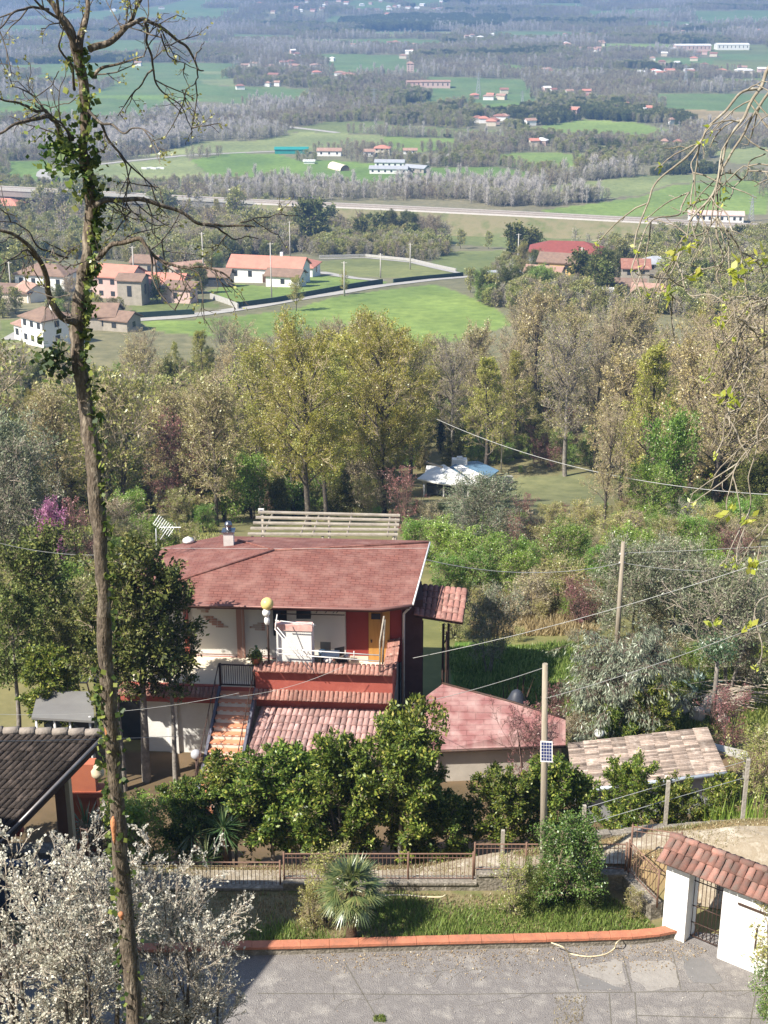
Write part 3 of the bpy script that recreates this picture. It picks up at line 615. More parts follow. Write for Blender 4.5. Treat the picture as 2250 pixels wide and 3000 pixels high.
def house(name, label, loc, wd, dp, h, rz=0, roof='gable', rh=1.6, rm=None, wm=None, wins=0, floors=1, cat='house', group=None, chim=0, ov=.45, door=False, sink=1.5, side=True):
    rm = rm or TILE; wm = wm or WHT; o = thing(name, label, cat, loc, group, rz); l = Vector(loc); ORG[o.name] = Vector((0,0,0))
    NOTREE.append((loc[0], loc[1], max(wd, dp)*.62+2))
    b = MB(); x, y = wd/2, dp/2; b.box(-x, x, -y, y, -sink, h)
    if roof == 'gable':
        for s in (-1, 1): b.poly([(s*x, -y, h), (s*x, y, h), (s*x, 0, h+rh*y/(y+ov)*.97)] if s > 0 else [(s*x, y, h), (s*x, -y, h), (s*x, 0, h+rh*y/(y+ov)*.97)])
    b.build('wall', wm, o)
    r = MB(); X1, Y1 = x+ov, y+ov; e = .02; t = .22
    if roof == 'gable':
        for s in (-1, 1):
            P = [(-X1, s*Y1, h-.1), (X1, s*Y1, h-.1), (X1, 0, h+rh), (-X1, 0, h+rh)]
            if s > 0: P = P[::-1]
            r.hexa([Vector(p) for p in P]+[Vector(p)+Vector((0,0,t)) for p in P])
    elif roof == 'hip':
        k = min(Y1, X1*.8); rr = [(-X1+k, 0, h+rh+.1), (X1-k, 0, h+rh+.1)]; c = [(-X1,-Y1,h), (X1,-Y1,h), (X1,Y1,h), (-X1,Y1,h)]
        r.poly([c[0], c[1], rr[1], rr[0]]).poly([c[1], c[2], rr[1]]).poly([c[2], c[3], rr[0], rr[1]]).poly([c[3], c[0], rr[0]])
        r.box(-X1, X1, -Y1, Y1, h-.22, h-.004)
    else:
        P = [(-X1, -Y1, h+.05), (X1, -Y1, h+.05), (X1, Y1, h+rh), (-X1, Y1, h+rh)]; r.hexa([Vector(p) for p in P]+[Vector(p)+Vector((0,0,t)) for p in P])
    ro = r.build('roof', rm, o)
    if chim: c = MB(); c.box(x*.3, x*.3+.7, .2, .9, h+.3, h+rh+1.1); c.build('chimney', wm, ro)
    fh = h/floors
    for f in range(floors):
        for i in range(wins):
            u = -x+wd*(i+.5)/wins
            if door and f == 0 and i == wins//2: m_ = MB(); m_.box(u-.5, u+.5, -y-.06, -y+.02, 0, 2.1); m_.build('door', DOORM, o); continue
            m_ = MB(); m_.box(u-.5, u+.5, -y-.05, -y+.02, f*fh+fh*.38, f*fh+fh*.8); m_.build('window', GLS, o)
        if wins and side:
            for s in (-1, 1): m_ = MB(); m_.box(*( (x-.02, x+.05) if s > 0 else (-x-.05, -x+.02)), -.5, .5, f*fh+fh*.38, f*fh+fh*.8); m_.build('window', GLS, o)
    ORG[o.name] = l; return o
# the hamlet at left
g_ = 'houses of the hamlet in the middle distance'
house('house', 'white house with a hipped brown roof at the far left of the hamlet', GD(104,626), 12.5, 8, 4.4, -.25, 'hip', 1.8, TILEB, WHT, 4, 1, group=g_)
house('house', 'long pale pink row house with a worn clay roof in the hamlet', GD(250,640), 11.5, 8, 5.2, -.3, 'gable', 2.0, TILEO, PNK, 4, 2, group=g_)
house('house', 'raised tile roofed house standing behind the pale pink row', GD(318,592), 7, 6, 3.6, -.2, 'gable', 1.6, TILEB, STN, 2, 1, group=g_)
house('house', 'low salmon roofed house with a projecting porch right of the pink row', GD(358,634), 10, 7, 3.0, -.2, 'gable', 1.7, TILEO, STN, 3, 1, group=g_)
house('barn', 'small square stone tower barn in front of the pink row', GD(290,656), 5.5, 5, 5.6, -.2, 'gable', 1.0, TILEB, STN, 1, 1, 'barn')
house('garage', 'little white and pink outhouse below the salmon roof', GD(388,652), 7, 4, 3.2, -.3, 'shed', .9, TILEB, PNK, 1, 1, 'outhouse')
house('shed', 'open dark fronted shed with a grey gable roof', GD(466,618), 8, 5, 2.8, -.2, 'gable', 1.5, TILEB, GLS, 0, 1, 'shed')
house('shed', 'grey roofed shed half hidden by bushes between the two groups', GD(404,600), 8, 5, 3.0, .5, 'gable', 1.2, TILE2, STN, 1, 1, 'shed')
house('shed', 'low brown roofed shed below the far left white house', GD(35,650), 9, 5, 2.2, -.2, 'shed', .9, TILEB, CRM, 1, 1, 'shed')
house('shed', 'tiny white gabled shed under the far left white house', GD(70,650), 5, 5, 2.8, -.8, 'gable', 1.2, TILE2, WHT, 0, 1, 'shed')
house('farmhouse', 'tall white farmhouse with a balcony at the left edge of the woods', GD(104,742), 6.6, 6.5, 5.4, -.75, 'hip', 1.5, TILEB, WHT, 3, 2, chim=1)
house('outhouse', 'narrow lean-to against the white farmhouse', GD(72,732), 4, 5.5, 3.0, -.75, 'shed', 1.2, TILE2, WHT, 2, 1, 'outhouse')
house('barn', 'old barn with a sagging brown roof beside the white farmhouse', GD(215,708), 8, 6.5, 3.0, -.1, 'gable', 1.9, TILEB, STN, 2, 1, 'barn')
house('barn', 'lower brown roofed barn nearest the lane', GD(262,712), 6, 5, 2.4, -.4, 'gable', 1.3, TILEB, STN, 1, 1, 'barn')
# the villa
v = GD(592,612); house('villa', 'low white villa with a long salmon tiled roof on the green lawn', (v.x-1.5, v.y+5, v.z), 19, 8.5, 3.5, -.22, 'gable', 2.3, TILEO, WHT, 5, 1, chim=1, door=True)
house('villa_wing', 'hipped salmon roofed wing at the right of the villa', GD(645,596), 10, 8, 3.3, -.22, 'hip', 1.8, TILEO, WHT, 3, 1, 'house')
house('outbuilding', 'small white outbuilding with a brown roof before the villa', GD(618,618), 8.5, 5.5, 2.9, -.25, 'gable', 1.3, TILEB, WHT, 1, 1, 'outbuilding')
# cluster at right
g_ = 'houses of the right hand cluster'
house('house', 'large house with a dark red hipped roof in the right hand cluster', GD(1222,580), 21, 11, 5.6, -.15, 'hip', 2.4, TILER, GRY, 4, 2, group=g_)
house('house', 'yellow house with a brown roof in front of the dark red one', GD(1208,606), 10, 8, 5.4, -.3, 'gable', 1.7, TILEB, YEL, 2, 2, group=g_)
house('house', 'low brown roofed wing left of the yellow house', GD(1176,612), 9, 7, 3.0, -.35, 'gable', 1.4, TILE2, CRM, 2, 1, group=g_)
house('shed', 'corrugated grey shed at the left end of the cluster', GD(1092,616), 8, 5, 2.4, .3, 'shed', .7, GRY, STN, 1, 1, 'shed')
house('house', 'square stone house with a brown roof right of the dark trees', GD(1370,618), 6.5, 6.5, 5.0, -.1, 'gable', 1.7, TILE, STN, 2, 2, group=g_)
house('house', 'grey roofed house close behind the square stone house', GD(1412,602), 6, 6, 4.6, .1, 'hip', 1.4, GRY, STN, 2, 2, group=g_)
house('shed', 'low tiled porch building under the stone house', GD(1356,634), 7.5, 4, 2.0, -.2, 'shed', 1.0, TILEB, CRM, 2, 1, 'shed')
house('shed', 'little white roofed hut among the dark bushes', GD(1322,648), 3.5, 2.5, 2.0, 0, 'shed', .3, WSH, WHT, 0, 1, 'hut')
house('house', 'small brown roofed cottage lowest of the right cluster', GD(1400,650), 7, 5, 2.4, -.25, 'gable', 1.5, TILE2, WHT, 2, 1, group=g_)
house('house', 'tiny pale house half lost in trees beyond the stone house', GD(1436,566), 3.5, 3.5, 2.4, 0, 'gable', 1.1, TILE2, CRM, 1, 1, group=g_)
# left edge, by the viaduct
house('house', 'block of flats with a salmon roof at the left edge below the viaduct', GD(14,468), 14, 9, 5.5, -.1, 'hip', 2.2, TILEO, GRY, 5, 2)
house('house', 'red roofed house next to the flats below the viaduct', GD(58,462), 9, 7, 3.6, -.3, 'gable', 2.2, TILER, PNK, 3, 1)
# farm in the valley
g_ = 'buildings of the valley farm'
house('greenhouse', 'long teal green greenhouse beside the valley farm', GD(630,331), 19.5, 7, 2.6, 0, 'gable', 1, TEAL, TEAL, 0, 1, 'greenhouse')
house('barn', 'white fronted barn with a pale roof left of the farm', GD(712,336), 14, 7, 3, -.05, 'gable', 1.3, TILE2, WHT, 3, 1, 'barn', g_)
house('house', 'farmhouse with a clay roof at the middle of the farm', GD(826,335), 9, 7, 4.4, -.1, 'hip', 1.4, TILEO, CRM, 3, 2, 'house', g_)
house('house', 'small pale farm building between barn and farmhouse', GD(797,338), 6, 5, 3, .1, 'gable', 1.2, TILE2, WHT, 2, 1, 'house', g_)
house('house', 'pink roofed low building right of the farmhouse', GD(886,332), 8, 5, 2.2, 0, 'gable', 1, TILE2, WHT, 2, 1, 'house', g_)
house('shed', 'grey roofed cattle shed in front of the farm', GD(840,374), 20, 7, 2.6, -.1, 'gable', 1.2, GRY, WHT, 6, 1, 'cattle shed', g_)
house('shed', 'second grey cattle shed behind the first', GD(842,360), 16, 6, 2.6, -.1, 'gable', 1.2, GRY, WHT, 5, 1, 'cattle shed', g_)
house('shed', 'brown fronted shed at the right end of the farm', GD(900,372), 12, 7, 2.6, -.5, 'gable', 1.2, GRY, STN, 3, 1, 'cattle shed', g_)
house('shed', 'small white shed on the bare patch under the barn', GD(668,353), 6, 4, 1.4, 0, 'gable', .5, WSH, WHT, 0, 1, 'shed', g_)
o = thing('hay_tunnel', 'cream half round tunnel shed lying slanted in the field', 'tunnel shed', GD(732,366)); l = GD(732,366); NOTREE.append((l.x, l.y, 18))
t = MB(); a = Vector((.45,-.89,0)); s = Vector((.89,.45,0)); K = 10
for (r0, cc) in ((3.0, 0), (2.9, 1)):
    b0 = len(t.v)
    for e in (-8, 8):
        for k in range(K+1): q_ = math.pi*k/K; t.v.append(l+a*e+s*(r0*math.cos(q_))+Vector((0,0,r0*math.sin(q_)*1.1)))
    for k in range(K): t.f.append((b0+k, b0+K+1+k, b0+K+2+k, b0+k+1)); t.m.append(0); t.sm.append(True)
t.build('cover', mat('cream_cover', (.78,.70,.50), (.7,.62,.44), .3, .7), o)
e_ = MB(); e_.poly([l+a*7.8+s*(2.95*math.cos(math.pi*k/K))+Vector((0,0,3.2*math.sin(math.pi*k/K))) for k in range(K+1)]); e_.build('end_wall', TILEB, o)
# big sheds and factories far off
house('factory', 'left one of two long white warehouses at the upper right', GD(1494,109), 44, 20, 6.5, 0, 'gable', 1.2, WSH, PNK, 9, 1, 'warehouse')
house('factory', 'right one of two long white warehouses at the upper right', GD(1580,107), 40, 20, 6.5, 0, 'gable', 1.2, WSH, WHT, 8, 1, 'warehouse')
house('factory', 'long pink factory in the middle of the far woods', GD(940,189), 27, 13, 5.5, 0, 'gable', 1, TILE2, PNK, 6, 1, 'factory')
house('factory', 'lower pink block joined to the left of the far factory', GD(893,186), 13, 10, 4, .1, 'gable', 1, TILE2, PNK, 3, 1, 'factory')
house('tower_house', 'tall narrow pinkish building left of the far factory', GD(886,157), 7, 6, 9, 0, 'hip', 2, TILE2, PNK, 2, 4, 'building')
house('station', 'pink railway substation building behind the right branches', GD(1545,479), 22, 6, 3.2, -.15, 'gable', 1.2, PNK, WHT, 9, 1, 'substation')
# scattered houses of the plain
rg = random.Random(5); spots = []
def strew(x0, x1, y0, y1, n, w_, where):
    for i in range(n):
        dx, dy = rg.uniform(x0, x1), rg.uniform(y0, y1); spots.append((dx, dy, w_*rg.uniform(.7, 1.25), where))
strew(545,690,138,150,7,18,'in the white row left of centre'); strew(560,760,162,170,5,26,'along the plain left of centre')
strew(640,820,5,26,10,20,'in the hazy village at the top left of centre'); strew(200,620,8,30,6,20,'scattered in the hazy distance at top left'); strew(830,960,14,34,9,22,'in the hazy village at the top centre')
strew(1010,1110,200,216,5,15,'in the small hamlet right of the far factory'); strew(1120,1270,195,216,5,15,'along the road right of the far hamlet'); strew(1330,1659,145,165,15,17,'in the village under the warehouses'); strew(1190,1340,95,118,6,18,'between far woods at right of centre')
strew(1400,1659,110,145,9,17,'among trees near the warehouses'); strew(1380,1650,45,75,9,22,'in the hazy distance at top right'); strew(1030,1150,255,272,7,14,'in the hamlet left of the bright green hill'); strew(990,1110,40,46,3,20,'beyond the dark wood at the top'); strew(1150,1180,308,318,2,13,'behind the hedges right of the valley farm')
strew(835,870,90,106,5,16,'in the pale row above the far factory'); strew(1210,1250,240,250,2,15,'on the dark wooded ridge above the green hill'); strew(1180,1230,98,106,3,16,'in the pale row above the far factory'); strew(1150,1200,150,162,3,15,'in the open plain right of centre')
strew(150,600,130,210,7,14,'in the far woods at left'); strew(560,1100,100,135,9,14,'in the mid distance at centre'); strew(980,1300,60,95,9,16,'in the hazy woods right of centre'); strew(640,1100,3,20,12,18,'on the hazy top edge'); strew(1300,1650,215,330,6,10,'beyond the right hand fields')
for dx, dy, w_, where in spots:
    p = GD(dx, dy); rm = rg.choice([TILE, TILEO, TILE2, TILE2, WSH]); wm = rg.choice([WHT, WHT, CRM, PNK]); s_ = w_
    nm = {TILE: 'clay', TILEO: 'salmon', TILE2: 'faded', WSH: 'white'}[rm]
    wl = {WHT: 'white', CRM: 'cream', PNK: 'pinkish'}[wm]
    house('distant_house', 'tiny %s house, %s roof, %s' % (wl, nm, where), p, s_*.5, s_*.34, 3.4 if s_ < 24 else 3, rg.uniform(-.5, .5), rg.choice(['gable', 'hip']), 1.3, rm, wm, 0, 1, group='tiny houses of the far plain')
# pylons and poles of the valley
STEEL = mat('galvanised_steel', (.42,.43,.43), (.34,.35,.35), 2, .5, metal=.5); POLEM = mat('pole_concrete', (.50,.47,.42), (.40,.37,.33), 2, .85)
def pylon(p, h, label):
    o = thing('pylon', label, 'pylon', p); b = MB(); w0 = h*.1; r = h*.009
    for sx_, sy_ in ((-1,-1),(1,-1),(1,1),(-1,1)): b.tube([p+Vector((sx_*w0, sy_*w0, 0)), p+Vector((sx_*w0*.22, sy_*w0*.22, h*.75)), p+Vector((0,0,h))], r, 4)
    for k in range(6):
        z0, z1 = h*.75*k/6, h*.75*(k+1)/6; a0, a1 = w0*(1-.78*k/6), w0*(1-.78*(k+1)/6)
        for s in (-1, 1): b.tube([p+Vector((-a0*s, -a0, z0)), p+Vector((a1*s, -a1, z1))], r*.6, 3); b.tube([p+Vector((a0*s, a0, z0)), p+Vector((-a1*s, a1, z1))], r*.6, 3)
    b.build('lattice', STEEL, o)
    for k in (.72, .82, .92): c = MB(); c.tube([p+Vector((-h*.13, 0, h*k)), p+Vector((h*.13, 0, h*k))], r, 4); c.build('crossarm', STEEL, o)
pylon(GD(1033,206), 20, 'lattice pylon above the far hamlet right of centre'); pylon(GD(808,236), 16, 'lattice pylon in the grey woods left of centre'); pylon(GD(1480,190), 20, 'faint lattice pylon under the right hand village')
pylon(GD(1622,478), 11, 'lattice mast by the substation at the right edge'); pylon(GD(1128,236), 14, 'small lattice pylon near the bright green hill')
def pole(p, h, label, r=.16, arm=True, name='utility_pole', m=None):
    o = thing(name, label, 'utility pole', p); b = MB(); b.tube([p-Vector((0,0,.5)), p+Vector((0,0,h))], [r*1.25, r*.8], 8); b.build('mast', m or POLEM, o)
    if arm: c = MB(); c.tube([p+Vector((-.7,0,h-.3)), p+Vector((.7,0,h-.3))], .06, 4); c.build('crossarm', m or POLEM, o)
    return o
pole(GD(291,622), 10, 'grey pole rising behind the pale pink row'); pole(GD(440,600), 12, 'tall thin pole between the shed and the dark trees'); pole(GD(627,560), 12, 'tall pole behind the villa roof'); pole(GD(587,650), 13, 'pole standing on the lawn before the villa', .13)
pole(GD(744,640), 8, 'pole beside the hedge on the lane'); pole(GD(822,600), 6.5, 'short pole at the bend of the drive'); pole(GD(886,582), 7.5, 'thin pole on the curved path'); pole(GD(1254,610), 9, 'pole in front of the dark red roof'); pole(GD(25,640), 8, 'pole at the far left of the hamlet'); pole(GD(1118,590), 11, 'pole in the trees left of the dark red roof')
mb = MB(); l = GD(305,366)
for i in range(14): p = GD(308+i*3.4, 365+.6*math.sin(i)); mb.box(p.x-.6, p.x+.6, p.y-.5, p.y+.5, p.z-.2, p.z+.9)
o = mb.build('hay_bales', WSH, None, l); tag(o, 'line of small white wrapped bales on the pale field at left', 'hay bales', None, 'stuff')
# dark fence of the hamlet
HEDGEM = mat('dark_hedge_net', (.02,.045,.04), (.035,.06,.05), .8, .95, .4)
def wallrun(name, label, cat, pts, h, th, m, base=None, sink=.6):
    o = MB(); pts = [Vector(p) for p in pts]
    for i in range(len(pts)-1):
        a, b = pts[i], pts[i+1]; t = (b-a); t.z = 0; t.normalize(); s = Vector((-t.y, t.x, 0))*th/2; k = max(1, int((b-a).length/6)) if base is None else 1
        for j in range(k):
            c, d = lerp(a, b, j/k), lerp(a, b, (j+1)/k)
            if base is None: c.z = tz(c.x, c.y); d.z = tz(d.x, d.y)
            dn = Vector((0,0,sink)); up_ = Vector((0,0,h))
            o.hexa([c-s-dn, d-s-dn, d+s-dn, c+s-dn, c-s+up_, d-s+up_, d+s+up_, c+s+up_])
    ob = o.build(name, m, None, pts[0]); tag(ob, label, cat); return ob
wallrun('boundary_fence', 'dark green screened fence along the lane below the pink row', 'fence', [GD(284,688), GD(350,684), GD(420,680)], 1.2, .3, HEDGEM)
wallrun('boundary_fence', 'dark green screened fence round the lawn of the villa', 'fence', [GD(512,665), GD(600,653), GD(700,634), GD(826,613)], 1.2, .3, HEDGEM)
wallrun('boundary_fence', 'dark screened fence along the flat field right of the drive', 'fence', [GD(850,611), GD(900,605), GD(1000,596)], 1.0, .3, HEDGEM)
wallrun('garden_wall', 'low pale wall at the corner of the villa lawn', 'wall', [GD(455,645), GD(500,660), GD(514,668)], 1.2, .3, CONC)
wallrun('path_wall', 'low pale wall along the curved path', 'wall', [GD(690,557), GD(790,554), GD(890,564), GD(985,586)], .8, .3, CONC)
# ---------------------------------------------------------------- woods of the valley as stands
rgn = np.random.RandomState(3)
def free(x, y, marg=0.0, patch=True):
    ok = np.ones(len(x), bool)
    for pl, c in gp:
        P = np.array(pl); b = (x > P[:,0].min()) & (x < P[:,0].max()) & (y > P[:,1].min()) & (y < P[:,1].max()); ii = np.where(b & ok)[0]
        ok[ii[inpoly(x[ii], y[ii], pl)]] = False
    for (hx, hy, r) in NOTREE: ok &= (x-hx)**2+((y-hy)*.8)**2 > (r+marg)**2
    for (hx, hy, r) in NOTREE: ok &= ~((np.abs(x-hx) < r*.8+marg) & (y < hy) & (y > hy-r-2-hy*.022))
    for q, wd in ROADLINES:
        Q = np.array([(p.x, p.y) for p in q[::3]]); s = max(3.0, np.linalg.norm(Q[0]-Q[1])*.55)
        for (hx, hy) in Q: ok &= (x-hx)**2+(y-hy)**2 > (s+wd/2+marg)**2
    if patch:
        ix = np.floor((x+40*np.sin(y/310))/cell); iy = np.floor((y+30*np.sin(x/170))/(cell*1.6)); hs_ = np.abs(np.sin(ix*12.9898+iy*78.233)*43758.5453) % 1
        ok &= ~((y > 1050) & (y < 3600) & (hs_ > .63))
    return ok
pts = []
y = 690.0
while y < 4300:
    st = 8.5 if y < 1200 else (11.5 if y < 2200 else 17); n = int(y*.66/st); x = (np.arange(n)+.5)/n*y*.66-y*.33+rgn.uniform(-st*.4, st*.4, n); yy = y+rgn.uniform(-st*.5, st*.5, n)
    dens = lowfreq(x, yy, 70, 9); keep = free(x, yy, 4) & (dens > (-.28 if y < 1100 else -.5)) & (rgn.uniform(size=n) < .93)
    x, yy, dens = x[keep], yy[keep], dens[keep]
    kn = lowfreq(x, yy, 60, 21)+rgn.normal(size=len(x))*.12; k = np.where(kn > .28, 1, np.where(kn < -.44, 3, np.where(kn < -.1, 2, 0)))
    dk = np.array([False]*len(x))
    s = rgn.uniform(.38, .68, len(x))*(st/8.5)**.45
    pts.append(np.stack([x, yy, terr(x, yy)-.5, s, k], 1)); y += st*.9
# dark evergreen wood near the top and on the ridge; the pale poplars before the farm
def fill(poly, k, st, s0, s1):
    q = np.array([tuple(GD(*p))[:2] for p in poly]); lo, hi = q.min(0), q.max(0); n = int((hi-lo).prod()/st**2)
    r = rgn.uniform(lo, hi, (n, 2)); r = r[inpoly(r[:,0], r[:,1], [tuple(t) for t in q])]; r = r[free(r[:,0], r[:,1], 4, False)] if len(r) else r
    if len(r): pts.append(np.stack([r[:,0], r[:,1], terr(r[:,0], r[:,1])-.5, rgn.uniform(s0, s1, len(r)), np.full(len(r), k)], 1))
fill([(740,50),(900,42),(1090,44),(1095,56),(1050,64),(800,66)], 3, 8.5, .85, 1.15); fill([(1250,248),(1320,236),(1420,246),(1500,262),(1470,275),(1380,262),(1260,256)], 3, 5.58, 0.44, 0.66)
fill([(800,425),(1000,432),(1100,450),(1250,440),(1390,415),(1440,385),(1330,375),(1150,410),(1000,415),(820,410)], 1, 5.58, 0.44, 0.69); fill([(1380,385),(1480,365),(1560,370),(1500,392),(1420,400)], 3, 4.96, 0.33, 0.50)
fill([(480,408),(700,412),(800,425),(700,432),(480,420)], 1, 6.82, 0.28, 0.44); fill([(990,320),(1060,320),(1240,316),(1060,330)], 0, 6.20, 0.33, 0.44); fill([(1150,305),(1400,314),(1440,322),(1400,330),(1150,312)], 3, 5.58, 0.33, 0.44)
fill([(0,300),(180,290),(420,280),(420,320),(250,335),(0,345)], 1, 6.20, 0.44, 0.72); fill([(0,330),(230,330),(410,322),(400,332),(250,340),(0,348)], 0, 4.96, 0.28, 0.39)
fill([(829,284),(1000,292),(1109,300),(1000,300)], 3, 4.96, 0.17, 0.25); fill([(980,350),(1060,352),(1060,362),(980,362)], 0, 4.96, 0.28, 0.39); fill([(1064,300),(1240,308),(1240,313),(1064,306)], 3, 4.96, 0.19, 0.28)
fill([(-20,428),(200,440),(560,458),(640,470),(700,500),(700,548),(500,552),(440,575),(380,590),(330,575),(250,562),(120,556),(-20,560)], 2, 5.2, .42, .72)
fill([(300,470),(560,480),(640,500),(640,545),(440,550),(300,540)], 0, 5.0, .45, .75); fill([(1300,560),(1440,520),(1680,505),(1680,690),(1460,665),(1440,600)], 2, 4.4, .35, .62); fill([(1260,610),(1470,640),(1680,650),(1680,700),(1480,690),(1130,668),(1060,660),(1110,630)], 2, 4.2, .3, .5); fill([(690,500),(860,500),(930,530),(1000,560),(900,562),(760,552),(700,552)], 2, 4.5, .35, .6); fill([(-20,560),(50,560),(20,600),(40,690),(-20,700)], 2, 4.2, .3, .55); fill([(1000,545),(1130,545),(1140,600),(1080,612),(1030,600)], 2, 4.4, .25, .45)
fill([(400,655),(470,668),(480,680),(420,678)], 2, 4, .2, .3); fill([(60,650),(200,652),(280,662),(270,690),(170,700),(120,690)], 2, 4.6, .2, .36)
A = np.concatenate(pts)
scatter('far_woodland', A, ['st_bare', 'st_grey', 'st_mix', 'st_ever'], 'leafless grey and green woods covering the far plain', 'woodland')
# ---------------------------------------------------------------- trees between the viaduct and the hamlet, single
def treerow(n, x0, x1, y0, y1, kinds, h, label, group, marg=3, noise_=None, cat='tree', cap=None, seed=1):
    rr = np.random.RandomState(seed); cnt = 0; tries = 0
    while cnt < n and tries < n*12:
        tries += 1; dx, dy = rr.uniform(x0, x1), rr.uniform(y0, y1); p = GD(dx, dy)
        if not free(np.array([p.x]), np.array([p.y]), marg, False)[0]: continue
        k = kinds[rr.randint(len(kinds))]; hh = h*rr.uniform(.7, 1.2)
        if cap is not None:                                          # keep the top of the wood where it is
            d = p.y; tt = ray(0, cap*D2S); lim = CZ+d*tt.z/tt.y-p.z; hh = min(hh, max(lim*rr.uniform(.8, 1.0), 3))
        kw = {'farbare': 'grey', 'farbare2': 'brown', 'farbud': 'greenish', 'farever': 'dark', 'bare0': 'brownish', 'bud1': 'yellowish', 'ever0': 'dense', 'ever1': 'rounded', 'scrub0': 'khaki', 'scrub2': 'bright', 'scrub3': 'pale'}.get(k, ''); zx = (dx-x0)/(x1-x0)
        plant(k, p, hh, '%s %s, %s' % (kw, label, 'left end' if zx < .2 else 'left part' if zx < .4 else 'middle' if zx < .6 else 'right part' if zx < .8 else 'right end'), cat, cat if cat == 'bush' else 'tree', group); cnt += 1
    return cnt
g = 'trees between the viaduct and the hamlet'
treerow(80, -20, 640, 470, 548, ['farbare', 'farbare2', 'farbud', 'farbud', 'bud1', 'bare0'], 12, 'leafless or budding tree in the belt between the viaduct and the hamlet', g, seed=1)
treerow(16, -20, 620, 540, 575, ['farbud', 'farbare', 'farever'], 6, 'lower budding tree on the near side of the belt behind the hamlet', g, seed=2)
treerow(6, 640, 700, 520, 545, ['farever'], 13, 'tall dark evergreen in the clump behind the villa', 'dark evergreens behind the villa', seed=3)
treerow(18, 690, 900, 500, 545, ['farever', 'ever0', 'farbare2'], 8, 'dark green tree in the wood right of the tall evergreens', 'dark trees sloping down right of the villa', seed=4)
treerow(16, 700, 1060, 530, 560, ['farever', 'farbud', 'farbare2'], 5, 'low mixed tree in front of the dark wood', 'low trees beyond the flat field', seed=5)
treerow(8, 900, 1060, 512, 530, ['scrub3', 'farbare'], 7, 'pale grey willow on the far side of the field', 'pale willows below the service track', seed=6)
treerow(7, 1230, 1380, 530, 548, ['scrub3', 'farbare'], 6, 'pale grey willow beyond the red roofed house', 'pale willows below the service track', seed=7)
treerow(5, 1080, 1160, 548, 575, ['farever'], 9, 'dark rounded evergreen left of the dark red roof', 'dark evergreens round the right cluster', seed=8)
treerow(9, 1240, 1330, 605, 640, ['ever1', 'farever'], 7, 'dense dark evergreen between the yellow and the stone house', 'dark evergreens round the right cluster', marg=0, seed=9)
treerow(46, 1290, 1690, 540, 660, ['farbare', 'farbare2', 'farbud', 'farever', 'farever'], 6.5, 'leafless tree near the houses at the right edge', 'trees round the right cluster', marg=1, seed=10)
treerow(24, 1010, 1180, 590, 660, ['scrub2', 'ever1', 'farbud', 'scrub3'], 5, 'bush on the rough bank left of the right cluster', 'bushes left of the right cluster', seed=11, cat='bush')
treerow(14, -20, 60, 560, 720, ['farever', 'farbud', 'scrub2'], 7, 'green bush at the left edge beside the hamlet', 'bushes at the left of the hamlet', seed=12, cat='bush')
treerow(12, 380, 470, 575, 660, ['ever1', 'scrub2', 'farbud'], 5, 'garden bush between the hamlet and the villa', 'garden bushes of the hamlet', marg=0, seed=13, cat='bush')
treerow(9, 120, 300, 640, 690, ['scrub2', 'ever1', 'scrub3'], 4, 'garden bush below the pale pink row', 'garden bushes of the hamlet', marg=0, seed=14, cat='bush')
treerow(14, 450, 620, 548, 560, ['ever1'], 4, 'green hedge bush behind the villa', 'hedge behind the villa', marg=0, seed=15, cat='bush')
plant('bud2', GD(640,672), 7, 'small yellow budding tree on the lane below the villa', 'tree'); plant('bud0', GD(1128,606), 9, 'bright yellow green tree left of the yellow house', 'tree'); plant('bud0', GD(745,636), 5, 'little budding tree by the dark fence', 'tree')
plant('farever', GD(340,655), 5, 'dark shrub in front of the salmon roofed house', 'shrub', 'shrub'); plant('bud2', GD(1105,560), 6, 'olive toned tree on the field edge right of the path', 'tree')
# hedgerow bushes on the field in front
treerow(10, 930, 1090, 612, 665, ['scrub2', 'scrub0', 'ever1'], 3.5, 'bush on the diagonal hedgerow of the green field', 'hedgerow bushes of the green field', marg=-50, seed=16, cat='bush')
treerow(9, 640, 720, 650, 700, ['scrub0', 'scrub2'], 3, 'scrubby bush on the slope of the green field', 'hedgerow bushes of the green field', marg=-50, seed=17, cat='bush')
